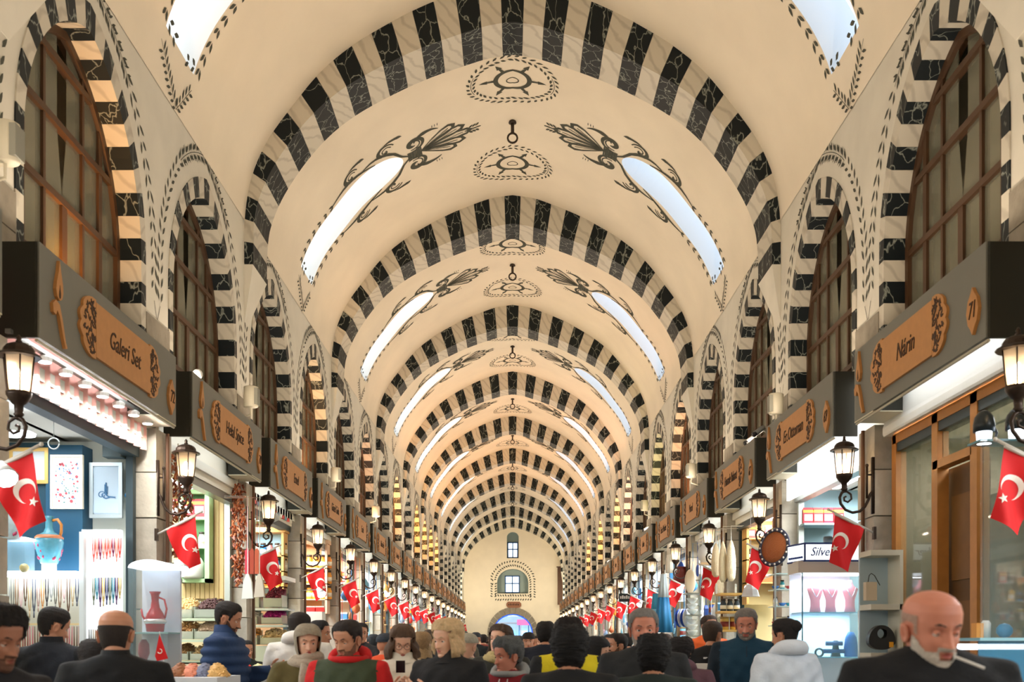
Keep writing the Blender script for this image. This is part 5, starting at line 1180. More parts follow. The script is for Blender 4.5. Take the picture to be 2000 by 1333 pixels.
m = MB(); m.box(xl + .02, x1, YS + .02, YS + .42, z0 - .12, z0); part('beige_header', m, M((206, 198, 186)), r)
for a in (x0 - .02, xr): m = MB(); m.box(a - .004, a + .006, YS + .02, YS + .03, .9, z0 - .12); part('glass_edge', m, M((50, 120, 130), .1), r)
m = MB(); m.box(x0 - .02, xr, YS + .02, YS + .028, .9, z0 - .12); part('front_pane', m, M_glassc, r); m = MB(); m.add([(x0 - .02, YS + .02, .9), (xl + .03, YS + .36, .9), (xl + .03, YS + .36, z0 - .12), (x0 - .02, YS + .02, z0 - .12)], [(0, 1, 2, 3)]); part('side_pane', m, M_glassc, r)
for v, nm in ((1196, 'shelf'), (1284, 'shelf')): m = MB(); zz_ = P(0, v, YS)[2]; m.box(xl + .06, xr, YS + .03, YS + .42, zz_ - .012, zz_); part(nm, m, M((150, 205, 225), .1), r)
m = MB(); m.box(xl + .04, xr, YS + .42, YS + .44, .9, z0 - .12); part('back_panel', m, mat('case_back_white', (222, 230, 240), .3, emit=.08), r)
m = MB(); m.box(xl + .08, xr - .03, YS + .05, YS + .12, z0 - .15, z0 - .125); part('lamp_bar', m, M_lamblue, r); m = MB(); m.box(xl + .05, xr, YS + .02, YS + .44, 0, .9); part('base', m, M((170, 190, 200)), r)
area('case_lamp', ((x0 + xr) / 2, YS + .2, z0 - .16), (0, 0, 0),   .5, .2, 3.5, (.80, .93, 1)); area('case_lamp', ((x0 + xr) / 2, YS + .2, P(0, 1200, YS)[2]), (0, 0, 0), .5, .2, 4, (.60, .9, 1))
for i, u in enumerate((1592, 1622, 1660)):
    x, y, z = P(u, 1196, YS + .2); m = MB(); h = .33
    m.rings([[(x + a * math.cos(q), y + a * .45 * math.sin(q), z + b) for q in [2 * PI * j / 18 for j in range(18)]] for a, b in ((.06, 0), (.05, .06), (.05, .12), (.075, .2), (.085, .24), (.04, .27), (.025, .3), (.022, .33))]); q = thing('display_bust', 'pink necklace bust on the upper shelf of the lit showcase, %s from left' % ORD[i], 'display bust', (x, y, z)); part('bust', m, M((222, 130, 140), .5), q, True)
    m = MB(); m.tube([(x - .05, y - .035, z + .25), (x - .02, y - .05, z + .18), (x, y - .05, z + .15), (x + .02, y - .05, z + .18), (x + .05, y - .035, z + .25)], .004, 5); part('necklace', m, M((220, 225, 235), .2, metal=.8), q, True)
x, y, z = P(1632, 1284, YS + .2); q = thing('black_display_stand', 'black T shaped bracelet stand with rolls on the lower showcase shelf', 'stand', (x, y, z)); m = MB(); m.rings([[(x + a * c_, y + a * .4 * s_, z + b) for c_, s_ in ((1, 1), (-1, 1), (-1, -1), (1, -1))] for a, b in ((.05, 0), (.03, .1), (.022, .17))]); part('post', m, M_blk, q)
for b, w_ in ((.14, .10), (.06, .13)): m = MB(); m.tube([(x - w_, y, z + b), (x + w_ * .7, y, z + b)], .024, 10); part('roll', m, M((22, 50, 90), .5), q, True)
x, y, z = P(1662, 1284, YS + .2); m = MB(); m.rings([[(x + .015 * math.cos(PI * t) * 0 + a * math.cos(q_), y + a * .4 * math.sin(q_), z + b) for q_ in [2 * PI * j / 16 for j in range(16)]] for t, a, b in ((0, .07, 0), (0, .075, .1), (0, .06, .2), (0, .03, .26))]); single('dark_blue_bust', m, M((14, 70, 130), .5), 'dark blue display bust on the lower showcase shelf', 'display bust', smooth=True)
m = MB(); x, y, z = P(1600, 1284, YS + .2); m.tube(arc3(x, y, z + .045, .04), .012, 6); single('bracelet_ring', m, M_blk, 'black ring shaped holder at the left of the lower showcase shelf', 'stand', smooth=True)
# beige shelf unit with two bags
x0, x1, z0, z1 = rectP(1690, 1088, 1752, 1290, 9.45); r = thing('beige_cabinet', 'open beige cabinet with two bags beside the lit showcase', 'cabinet', ((x0 + x1) / 2, 9.45, 0)); mB = M((206, 202, 184))
m = MB(); m.box(x0, x1, 9.6, 9.63, 0, z1); part('back_board', m, M((176, 198, 210)), r); m = MB(); m.box(x1 - .03, x1, 9.3, 9.6, 0, z1); part('side_board', m, mB, r); m = MB(); m.box(x0, x1, 9.3, 9.6, z1, z1 + .05); part('top_board', m, mB, r)
for v in (1182, 1276): z = P(0, v, 9.45)[2]; m = MB(); m.box(x0, x1, 9.3, 9.6, z - .05, z); part('shelf_board', m, mB, r)
m = MB(); m.box(x0, x1, 9.3, 9.6, 0, P(0, 1290, 9.45)[2]); part('base', m, mB, r)
bx0, bx1, bz0, bz1 = rectP(1689, 1138, 1710, 1178, 9.4); q = thing('beige_shopping_bag', 'beige paper carrier bag with black cord handles on the cabinet shelf', 'bag', ((bx0 + bx1) / 2, 9.4, bz0)); m = MB(); m.box(bx0, bx1, 9.36, 9.44, bz0 + .02, bz1); part('body', m, M((196, 178, 150), .6), q); m = MB(); m.tube([(bx0 + .02, 9.37, bz1), (bx0 + .03, 9.37, bz1 + .06), ((bx0 + bx1) / 2, 9.37, bz1 + .08), (bx1 - .02, 9.37, bz1 + .06), (bx1 + .03, 9.37, bz1 - .03)], .004, 5); part('handle', m, M_blk, q)
bx0, bx1, bz0, bz1 = rectP(1694, 1222, 1746, 1270, 9.4); cx = (bx0 + bx1) / 2; q = thing('black_handbag', 'black handbag with round handle opening and orange tag', 'handbag', (cx, 9.4, bz0)); w_ = (bx1 - bx0) / 2
h_ = bz1 - bz0; ou = [(cx - w_, bz0), (cx + w_, bz0)] + [(cx + w_ * .98 * math.cos(a), bz0 + h_ * (.3 + .7 * math.sin(a))) for a in [PI * i / 12 for i in range(13)]]
m = MB(); no = len(ou); ou2 = [(cx + (w_ if i < 0 else 0) + w_ * math.cos(a) * (1 if math.sin(a) >= 0 else 1.0), bz0 + h_ * (.35 + (.65 * math.sin(a) if math.sin(a) > 0 else .35 * math.sin(a) ** 1 if False else (.65 if math.sin(a) > 0 else .35) * math.sin(a)))) for i, a in enumerate([2 * PI * j / 28 for j in range(28)])]
inn = [(cx + w_ * .36 * math.cos(a), bz0 + h_ * .66 + h_ * .2 * math.sin(a)) for a in [2 * PI * j / 28 for j in range(28)]]
for yy in (9.36, 9.44): m.add([(a, yy, b) for a, b in ou2 + inn], [(i, (i + 1) % 28, 28 + (i + 1) % 28, 28 + i) for i in range(28)])
m.add([(a, 9.36, b) for a, b in ou2] + [(a, 9.44, b) for a, b in ou2], [(i, (i + 1) % 28, 28 + (i + 1) % 28, 28 + i) for i in range(28)]); part('body', m, M((44, 46, 46), .5), q)
m = MB(); m.box(cx + w_ * .5, cx + w_ * .8, 9.345, 9.355, bz0 + h_ * .1, bz0 + h_ * .32); part('orange_tag', m, M((232, 160, 40)), q)
# wall with red packs behind
YR = 13.4; x0, x1, z0, z1 = rectP(1556, 1028, 1630, 1032, YR); slab('blue_wall_shelf', x0, x1, 13.05, 13.5, z0, z1, M((150, 176, 186)), 'grey blue shelf of red packets behind the lit box sign', 'shelf')
for i in range(4): goods('packet', (x0 + .10 + i * .13, 13.25, z1), [(206, 34, 50), (220, 60, 60), (206, 34, 60), (180, 30, 40)][i], 'red packet on the grey blue shelf above the lit box sign', 'red packets on the blue shelf', s=1.15)
m = MB(); m.lathe([(.05, 0), (.052, .065), (.048, .08)], 18, P(1618, 1064, 10.6)); single('round_black_speaker', m, M((60, 70, 76), .4), 'round black speaker on top of the lit box sign', 'speaker', smooth=True)
for i in range(0): m = MB(); x, y, z = PX(1640 - 22 * i, 960 + 9 * i, 3.9); m.box(3.8, 4.0, y - .2, y + .2, E + 1.96, E + 1.99); single('ceiling_panel_lamp', m, M_lam, 'bright ceiling lamp in the second shop on the right', 'lamp', 'ceiling lamps of the second right shop')
# ---------------- right shop 2: honey shelf, copper plate
YQ = 16.6; x0, x1, zz = shelfunit('honey_shelf', 'orange wood shelf of yellow tins and red packets in the third right shop', 1450, 972, 1522, 1182, YQ, (1012, 1055, 1096, 1140), (206, 160, 90), (214, 190, 130), 1)
for i in range(2): goods('packet', (x0 + .12 + i * .36, YQ - .15, zz[0]), (240, 180, 30), 'large yellow tin with a round emblem on the top board of the honey shelf', 'yellow tins of the honey shelf', s=1.5, c2=(200, 140, 20))
for i in range(4): goods('packet', (x0 + .1 + i * .145, YQ - .15, zz[1]), [(220, 60, 50), (230, 120, 60), (210, 50, 60), (226, 80, 60)][i], 'red packet on the second board of the honey shelf', 'red packets of the honey shelf', s=1.15)
for i in range(5): goods('jar', (x0 + .09 + i * .115, YQ - .15, zz[2]), [(60, 44, 34), (200, 150, 60)][i % 2], 'small dark jar on the third board of the honey shelf', 'dark jars of the honey shelf', s=1.1)
for i in range(3): goods('carton', (x0 + .13 + i * .22, YQ - .15, zz[3]), (150, 94, 50), 'brown carton on the bottom board of the honey shelf', 'brown cartons of the honey shelf', s=.95)
c_ = P(1513, 1070, 13.1); q = thing('copper_plate', 'large embossed copper and blue plate hanging in front of the honey shelf', 'plate', (c_[0], c_[1], c_[2] - .26))
def tilt_disc(rad, prof, n=28):
    m = MB(); ax = Vector((-.78, -.55, .1)).normalized(); u_ = ax.cross(Vector((0, 0, 1))).normalized(); w2 = ax.cross(u_)
    m.rings([[tuple(Vector(c_) + ax * d_ + (u_ * math.cos(2 * PI * j / n) + w2 * math.sin(2 * PI * j / n)) * r_) for j in range(n)] for r_, d_ in prof]); return m
part('rim', tilt_disc(.25, [(.25, 0), (.255, .015), (.20, .02), (.20, .0)]), M((60, 62, 80), .35, metal=.4), q, True)
part('dish', tilt_disc(.2, [(.2, .004), (.2, .018), (.13, .012), (.12, .02), (.02, .02)]), mat('copper_emboss', (168, 98, 56), .35, metal=.5, bump=1, bscale=70), q, True)
m = MB()
for i in range(18): a = 2 * PI * i / 18; ax = Vector((-.78, -.55, .1)).normalized(); u_ = ax.cross(Vector((0, 0, 1))).normalized(); w2 = ax.cross(u_); m.ball(tuple(Vector(c_) + ax * .022 + (u_ * math.cos(a) + w2 * math.sin(a)) * .225), .014, 6)
part('rim_studs', m, M((226, 214, 200), .3), q, True, kind='stuff')
# hats / strainers and lamps
m = MB(); m.lathe([(.13, 0), (.12, .02), (.10, .1), (.06, .16), (.02, .18)], 8, P(1466, 1166, 14.2)); _c = P(1466, 1166, 14.2); m.tube([(_c[0], 14.2, _c[2] + .17), (_c[0], 14.2, E + 1.86), (3.70, 14.2, E + 1.86)], .004, 4); single('faceted_cap', m, M((214, 216, 220), .7), 'white faceted cap hanging under the third right flag', 'cap')
x0, x1, z0, z1 = rectP(1402, 1140, 1444, 1300, 15.2); r = thing('wood_rack', 'light wood rack with gold tins before the white loofahs', 'rack', ((x0 + x1) / 2, 15.2, 0)); zr = []
for v in (1160, 1195, 1231): z = P(0, v, 15.2)[2]; zr.append(z); m = MB(); m.box(x0, x1, 15.0, 15.4, z - .03, z); part('shelf_board', m, M((222, 176, 96)), r)
m = MB(); m.box(x0, x0 + .03, 15.37, 15.4, 0, z1); m.box(x1 - .03, x1, 15.37, 15.4, 0, z1); part('uprights', m, M((180, 186, 180), .4), r)
for i in range(2): goods('tin', (x0 + .09 + .14 * i, 15.15, zr[2]), (190, 152, 60), 'gold tin on the lowest board of the light wood rack', 'gold tins on the wood rack', s=1.1)
for i in range(3): goods('jar', (x0 + .07 + .1 * i, 15.15, zr[1]), (50, 60, 66), 'dark glass jar on the middle board of the light wood rack', 'dark jars on the wood rack', s=1.1)
# glass shelf unit of small ceramics at 1510-1545
x0, x1, z0, z1 = rectP(1508, 1108, 1546, 1260, 12.6); r = thing('glass_etagere', 'glass shelf unit of small ceramics left of the lit showcase', 'shelf', ((x0 + x1) / 2, 12.6, 0)); ze = []
for v in (1122, 1152, 1185, 1222, 1258): z = P(0, v, 12.6)[2]; ze.append(z); m = MB(); m.box(x0, x1, 12.45, 12.8, z - .012, z); part('glass_shelf', m, M((176, 206, 206), .15), r)
for a in (x0, x1): m = MB(); m.box(a - .01, a + .01, 12.44, 12.46, 0, z1); part('upright', m, M_steel, r)
rr = random.Random(8)
for j, z in enumerate(ze[1:]):
    for i in range(3): goods(['bowl', 'jar', 'bowl'][(i + j) % 3], (x0 + .04 + i * .085, 12.6, z), [(70, 120, 190), (230, 232, 236), (190, 60, 60), (60, 150, 160)][(i * 3 + j) % 4], 'small glazed piece on the %s shelf of the glass unit' % ORD[j + 1], 'ceramics on the %s glass shelf' % ORD[j + 1], s=.42 if (i + j) % 3 != 1 else .7)
# ---------------- right shop 3: loofahs, plate
def loofah(u, v0, v1, Y, wpx, lab, c_=(232, 216, 180)):
    x, y, z0 = P(u, v1, Y); z1 = P(u, v0, Y)[2]; W = wpx / 2 * Y / F; h = z1 - z0; r = thing('loofah_gourd', lab, 'loofah', (x, y, z0)); m = MB(); m.lathe([(W * .4, 0), (W * .85, h * .08), (W, h * .3), (W * .95, h * .55), (W * .7, h * .8), (W * .35, h * .95), (W * .12, h)], 16, (x, y, z0)); part('gourd', m, mat('loofah_fibre', c_, .9, bump=1, bscale=90), r, True)
    m = MB(); m.tube([(x, y, z1 - .02), (x, y, E + 1.85), (3.70, y, E + 1.85)], .006, 5); part('cord', m, M((220, 214, 200)), r)
for i, q in enumerate(((1398, 1062, 1128, 16.6, 18, 'plump white loofah, leftmost of the hanging bunch'), (1412, 1058, 1138, 16.3, 17, 'long loofah second from left in the hanging bunch'), (1428, 1056, 1136, 16.2, 19, 'broad cream loofah at the right of the hanging bunch'), (1404, 1112, 1165, 16.8, 22, 'brownish lower loofah under the hanging bunch'))): loofah(*q)
q = P(1383, 1083, 18.5); m = MB(); m.lathe([(.02, 0), (.17, .01), (.19, .03), (.02, .02)], 22); me = mesh_of('display_plate', m, M((230, 234, 238), .2), True); o = bpy.data.objects.new('display_plate', me); col.objects.link(o); o.location = q; o.rotation_euler = (PI / 2, 0, -.3); tag(o, 'white painted plate standing left of the loofah bunch', 'plate')
x0, x1, z0, z1 = rectP(1368, 1100, 1396, 1104, 18.4); slab('plate_shelf', x0, x1, 18.3, 18.6, z0, z1, M((206, 176, 140)), 'short shelf under the white painted plate', 'shelf')
# ---------------- right shop 4: burgundy pot, strainer, plates, textiles
m = MB(); x, y, z = P(1331, 1141, 20.5); m.lathe([(.08, 0), (.17, .05), (.15, .14), (.10, .24), (.09, .32), (.11, .34)], 18, (x, y, z)); single('burgundy_pot', m, M((112, 44, 40), .35), 'burgundy embossed pot hanging left of the oval strainer', 'pot', smooth=True)
m = MB(); x, y, z = P(1348, 1136, 18.6); m.ball((x, y, z), (.10, .03, .22), 18); m.tube([(x + .02, y, z + .2), (x + .05, y, z + .36)], .008, 5); single('oval_strainer', m, M((222, 206, 186), .7), 'oval cream wicker strainer hanging beside the fifth right flag', 'strainer', smooth=True)
x0, x1, z0, z1 = rectP(1338, 1160, 1366, 1333, 18.2); r = thing('plate_cabinet', 'glass cabinet with stacked white ceramics right of the blue plates', 'cabinet', ((x0 + x1) / 2, 18.2, 0)); m = MB(); m.box(x0, x1, 18.0, 18.4, 1.475, z1); part('glass_box', m, M_glassc, r); zc_ = []
for v in (1160, 1202, 1243): z = P(0, v, 18.2)[2]; zc_.append(z); m = MB(); m.box(x0 - .01, x1 + .01, 17.99, 18.41, z - .015, z + .005); part('shelf', m, M((150, 160, 160), .3), r)
for j in range(2):
    for i in range(3): goods('bowl', ((x0 + x1) / 2, 18.2, zc_[j + 1] + .01 + i * .1), (236, 240, 244), 'white bowl stacked inside the glass cabinet', 'white bowls in the glass cabinet', s=.9)
for i in range(4): m = MB(); x, y, z = P(1324 + i * 5, 1208, 18.6 - .1 * i); m.lathe([(.02, 0), (.15, .02), (.17, .04), (.02, .03)], 20); me = mesh_of('blue_plate', m, M([(30, 70, 170), (230, 236, 244)][i % 2], .2), True); o = bpy.data.objects.new('blue_plate', me); col.objects.link(o); o.location = (x, y, z); o.rotation_euler = (PI / 2, 0, .9); tag(o, 'blue or white plate standing in the row by the glass cabinet', 'plate', 'plates standing by the glass cabinet')
def textile(u, v0, v1, Y, w0, w1, c1, c2, lab, split=.4):
    x, y, z1 = P(u, v0, Y); z0 = P(u, v1, Y)[2]; h = z1 - z0; a0, a1 = w0 * Y / F / 2, w1 * Y / F / 2; r = thing('hanging_textile', lab, 'textile', (x, y, z0)); n = 28
    def rg(t): w_ = a0 + (a1 - a0) * t; return [(x + w_ * (1 + .16 * math.sin(j * 2 * PI * 7 / n)) * math.cos(2 * PI * j / n), y + w_ * .7 * (1 + .16 * math.sin(j * 2 * PI * 7 / n)) * math.sin(2 * PI * j / n), z1 - h * t) for j in range(n)]
    m = MB(); m.rings([rg(t) for t in (0, split * .5, split)]); part('upper_cloth', m, M(c1, .6), r, True); m = MB(); m.rings([rg(t) for t in (split, (1 + split) / 2, 1)]); part('lower_cloth', m, M(c2, .6), r, True)
textile(1296, 1122, 1236, 19.8, 10, 34, (176, 190, 196), (30, 110, 160), 'hanging bundle of scarves, grey above and deep blue below')
textile(1284, 1160, 1236, 21.0, 16, 30, (60, 150, 190), (120, 180, 210), 'pale blue hanging scarves left of the deep blue bundle')
textile(1308, 1060, 1120, 22.2, 8, 14, (230, 214, 190), (236, 226, 206), 'cream cloths hanging above the blue scarf bundle')
# black shop board with white marks
x0, x1, z0, z1 = rectP(1209, 1160, 1231, 1176, 28); r = thing('small_black_sign', 'small black board with white lettering beyond the sixth right lantern', 'sign', ((x0 + x1) / 2, 28, z0)); m = MB(); m.box(x0, x1, 28, 28.05, z0, z1); part('board', m, M((30, 44, 52)), r); m = MB()
for i in range(5): m.box(x0 + .03 + i * .055, x0 + .065 + i * .055, 27.98, 28, z0 + .08, z0 + .15 + .02 * (i % 2))
part('lettering', m, M_wh, r)
# ---------------- generic far shops: shelves on the party walls, stalls along the fronts
rr = random.Random(33)
PALG = {0: [(214, 60, 50), (236, 170, 60), (240, 230, 210), (60, 120, 170), (190, 110, 60)], 1: [(60, 130, 190), (235, 240, 245), (120, 180, 210), (30, 70, 150), (220, 220, 225)], 2: [(226, 160, 70), (200, 120, 60), (240, 210, 150), (150, 80, 50), (230, 190, 110)], 3: [(222, 190, 214), (140, 170, 210), (240, 240, 240), (200, 80, 120), (90, 150, 170)]}
for sx in (-1, 1):
    for k in range(3 if sx > 0 else 4, 19):
        Yf = YBd[sx] + .12 + BAY * k; xa = 3.74; xb = min(6.0, 3.74 * Yf / (Yf - BAY) + .25)
        pal = PALG[(k + (2 if sx > 0 else 0)) % 4] if not (sx > 0 and 4 <= k <= 7) else PALG[1]
        near = k <= 8
        if xb - xa > .25:
            r = thing('wall_shelf', 'shelf unit on the party wall of the %s shop on the %s' % (ORD[k], SIDE[sx]), 'shelf', (sx * (xa + xb) / 2, Yf, 0)); wc = M([(206, 170, 120), (220, 222, 220), (190, 150, 100)][k % 3])
            for zi in range(6):
                z = .9 + .42 * zi; m = MB(); m.box(min(sx * xa, sx * xb), max(sx * xa, sx * xb), Yf - .32, Yf, z - .02, z); part('shelf_board', m, wc, r)
                n = 4 if near else 2
                for i in range(n):
                    kind = ['jar', 'packet', 'tin', 'carton'][(i + zi + k) % 4]
                    goods(kind, (sx * (xa + .08 + (xb - xa - .1) * (i + .5) / n), Yf - .18, z), pal[(i * 2 + zi) % 5], '%s on %s board from below, %s %s shop' % (kind, ORD[zi], ORD[k], SIDE[sx]), 'goods on the shelf of the %s shop on the %s' % (ORD[k], SIDE[sx]), s=(1.35 if kind != 'carton' else 1.1) if near else 1.15)
        # stall in front
        ya = YBd[sx] + BAY * (k - 1) + .55; L = BAY - .7
        r = thing('market_stall', 'stepped display stall before the %s shop on the %s' % (ORD[k], SIDE[sx]), 'stall', (sx * 3.4, ya + L / 2, 0)); 
        for st in range(3): x0_ = 2.98 + .21 * st; m = MB(); m.box(min(sx * x0_, sx * 3.62), max(sx * x0_, sx * 3.62), ya, ya + L, 0 if st == 0 else .95 + .26 * (st - 1), .95 + .26 * st); part('step', m, M([(210, 205, 190), (180, 150, 110), (226, 228, 226)][(k + st) % 3]), r)
        for st in range(3):
            n = 7 if near else 4
            for i in range(n):
                kind = ['carton', 'tin', 'packet', 'jar'][(i + st * 2 + k) % 4]
                goods(kind, (sx * (3.085 + .21 * st), ya + L * (i + .5) / n, .95 + .26 * st), pal[(i + st) % 5], '%s on %s step of %s %s stall' % (kind, ['lowest', 'middle', 'top'][st], ORD[k], SIDE[sx]), 'goods on the stall before the %s shop on the %s' % (ORD[k], SIDE[sx]), rz=rr.uniform(-.3, .3) + (sx * PI / 2 if kind == 'packet' else 0), s=1.2 if near else 1.3)
        # hanging goods below the fascia
        n = 12 if near else 4
        for i in range(n):
            y = ya + L * (i + .5) / n; z = E + rr.uniform(.15, 1.45); h = rr.uniform(.12, .42); c_ = pal[(i * 2 + k) % 5]; m = MB(); x = sx * (3.60 - .05 * (i % 3)); q = (i + k) % 4; nm = ['hanging_bag', 'hanging_plate', 'hanging_lamp', 'bead_bundle'][q]
            if q == 0: m.prism([(y - .09, z), (y + .09, z), (y + .07, z + h * .8), (y, z + h), (y - .07, z + h * .8)], 'x', x - .03, x + .03)
            elif q == 1: m.ball((x, y, z + .12), (.03, .12, .12), 12); h = .24
            elif q == 2: m.lathe([(.02, 0), (.08, .05), (.10, .12), (.06, .2), (.02, .26)], 10, (x, y, z)); h = .26
            else:
                for t in range(3): m.tube([(x, y - .03 + .03 * t, z), (x, y, z + h)], .012, 5)
            m.tube([(x, y, z + h - .02), (x, y, E + 1.93), (sx * 3.65, y, E + 1.93)], .005, 4)
            single(nm, m, M(c_, .45), '%s hanging high in %s %s shop opening' % (['cloth bag', 'round plate', 'glass lamp', 'bead bundle'][q], ORD[k], SIDE[sx]), ['bag', 'plate', 'lamp', 'beads'][q], 'goods hanging at the %s %s shop' % (ORD[k], SIDE[sx]), q in (1, 2))
# bright far lamps (shop floodlights on brackets)
for i, (u, v, Y, sx) in enumerate(((626, 1158, 16.0, -1), (688, 1150, 20.5, -1), (755, 1160, 26, -1), (1465, 1146, 15.2, 1), (1330, 1150, 19.6, 1), (1250, 1180, 25, 1), (352, 1110, 9.6, -1), (8, 925, 6.3, -1))):
    x, y, z = P(u, v, Y); r = thing('stall_floodlight', ['grey floodlight over the white hoodie stall', 'white floodlight before the fifth left flag', 'white floodlight before the far left flags', 'round lamp under the third right flag', 'white lamp in front of the fifth right flag', 'bright white lamp among the far right flags', 'white hooded lamp below the second left flag', 'bright lamp at the left picture edge before the flag'][i], 'lamp', (x, y, z - .05))
    d = Vector((-sx * .5, -.5, -.7)).normalized(); p = Vector((x, y, z)); m = MB(); m.tube([p - d * .09, p - d * .02, p + d * .05], [.03, .05, .075], 12); part('housing', m, M((226, 230, 232), .4), r, True); m = MB(); m.tube([p + d * .045, p + d * .056], .066, 12); part('lens', m, mat('flood_lens', (240, 246, 255), emit=9), r, True)
    m = MB(); yp_ = min((YBd[sx] + .27 + BAY * q for q in range(-1, 18)), key=lambda t: abs(t - y)); m.tube([p - d * .07, (sx * 3.49, yp_ - .2, z + .08), (sx * 3.52, yp_ - .2, z + .08)], .008, 5); part('bracket', m, M_steel, r)
# ================================================================ PEOPLE
def sm(a, b, x): t = max(0, min(1, (x - a) / (b - a))); return t * t * (3 - 2 * t)
HS = [(-.118, .020, .064, .030, 0), (-.112, .036, .078, .000, 0), (-.098, .048, .086, .018, 0), (-.08, .056, .088, .040, 0), (-.055, .064, .089, .066, 0), (-.02, .070, .088, .086, 0), (0, .073, .088, .094, 0), (.03, .077, .092, .102, 0), (.06, .077, .090, .104, 0), (.085, .069, .079, .094, 0), (.103, .053, .059, .072, 0), (.114, .034, .037, .046, 0), (.119, .014, .015, .02, 0)]
def hsec(z):
    for a, b in zip(HS, HS[1:]):
        if a[0] <= z <= b[0]:
            t = (z - a[0]) / (b[0] - a[0]); return [a[i] + (b[i] - a[i]) * t for i in range(1, 4)]
    return list((HS[0] if z < HS[0][0] else HS[-1])[1:4])
def g(x, s): return math.exp(-(x / s) ** 2)
def feat(x, z):
    d = 0; ax = abs(x)
    if z > .012: n = .005 * g(z - .012, .02) * g(x, .009)
    elif z > -.042: t = (.012 - z) / .054; n = (.005 + .023 * t ** 1.3) * g(x, .008 + .007 * t)
    else: n = .028 * g(z + .042, .007) * g(x, .015)
    d -= n; d -= .006 * g(ax - .014, .006) * g(z + .037, .007)
    d += .012 * g(ax - .032, .016) * g(z - .001, .011); d -= .0045 * g(ax - .030, .020) * g(z - .021, .007)
    d -= .005 * g(ax - .044, .018) * g(z + .028, .018); d += .004 * g(ax - .03, .012) * g(z + .06, .02)
    d -= .006 * g(x, .020) * g(z + .058, .0055); d -= .007 * g(x, .017) * g(z + .071, .006); d += .006 * g(x, .022) * g(z + .0645, .002)
    d += .004 * g(x, .02) * g(z + .084, .006); d -= .008 * g(x, .018) * g(z + .102, .013)
    return d
NA = 88; NZ = 74
def hpoint(t, z, extra=0.0):
    az = PI * (.42 * t + .58 * t ** 3); w_, f, b = hsec(z); c, s_ = math.cos(az), math.sin(az)
    cb = .004 if z > -.09 else 0
    ry = f if c > 0 else b; e = 2 / 2.25
    x = (w_ + extra) * math.copysign(abs(s_) ** e, s_); y = -(ry + extra) * math.copysign(abs(c) ** e, c)
    if c > 0 and extra < .004: y += feat(x, z) * sm(0, .5, c)
    elif c > 0: y += feat(x, z) * sm(0, .5, c) * max(0, 1 - extra / .03)
    return (x, y, z), az
ZL = [-.118 + .237 * i / (NZ - 1) for i in range(NZ)]
TL = [-1 + 2 * j / NA for j in range(NA)]
def head_mb():
    m = MB(); v = []; 
    for z in ZL:
        for t in TL: v.append(hpoint(t, z)[0])
    f = [(i * NA + j, i * NA + (j + 1) % NA, (i + 1) * NA + (j + 1) % NA, (i + 1) * NA + j) for i in range(NZ - 1) for j in range(NA)] + [tuple(range(NA - 1, -1, -1)), tuple((NZ - 1) * NA + j for j in range(NA))]
    m.add(v, f)
    for s_ in (-1, 1):                                    # ears
        m.rings([[(s_ * (.070 + dx + .006 * math.cos(a)), .012 + r_ * .62 * math.sin(a) * 1.0, -.012 + .030 * math.cos(a) * (r_ / .03)) for a in [2 * PI * j / 14 for j in range(14)]] for r_, dx in ((.022, 0), (.030, .010), (.032, .016), (.022, .017), (.012, .011))])
    return m
def shell_mb(fn, jit=0, seed=0):
    """fn(az, z) -> offset in metres, <= 0 where there is nothing"""
    m = MB(); idx = {}; v = []; f = []; rr = random.Random(seed)
    z0 = ZL + [.119]
    for i, z in enumerate(ZL):
        for j, t in enumerate(TL):
            az = PI * (.42 * t + .58 * t ** 3); o = fn(az, z)
            if o > 0:
                if jit: o += jit * (noise.noise(Vector((math.sin(az) * 4.2 + seed, math.cos(az) * 4.2, z * 46))) ) + jit * .5 * rr.uniform(-1, 1)
                o = max(.0015, o); w_, fr, b = hsec(z); p = hpoint(t, z, o)[0]; k = 1
                zz = z + (o * max(0, (z - .04) / .08) if z > .04 else 0); idx[(i, j)] = len(v); v.append((p[0], p[1], zz))
    for i in range(NZ - 1):
        for j in range(NA):
            q = [(i, j), (i, (j + 1) % NA), (i + 1, (j + 1) % NA), (i + 1, j)]
            if all(a in idx for a in q): f.append(tuple(idx[a] for a in q))
    top = [idx[(NZ - 1, j)] for j in range(NA) if (NZ - 1, j) in idx]
    if len(top) == NA: f.append(tuple(top))
    m.add(v, f); return m
def hairline(az, back=-.085):
    a = abs(az) * 180 / PI
    if a < 38: return .078 - .00012 * a
    if a < 62: return .074 - .036 * sm(38, 62, a)
    if a < 78: return .038 - .052 * sm(62, 72, a)
    if a < 98: return -.012 + .034 * sm(78, 86, a)
    return .022 + (back - .022) * sm(98, 125, a)
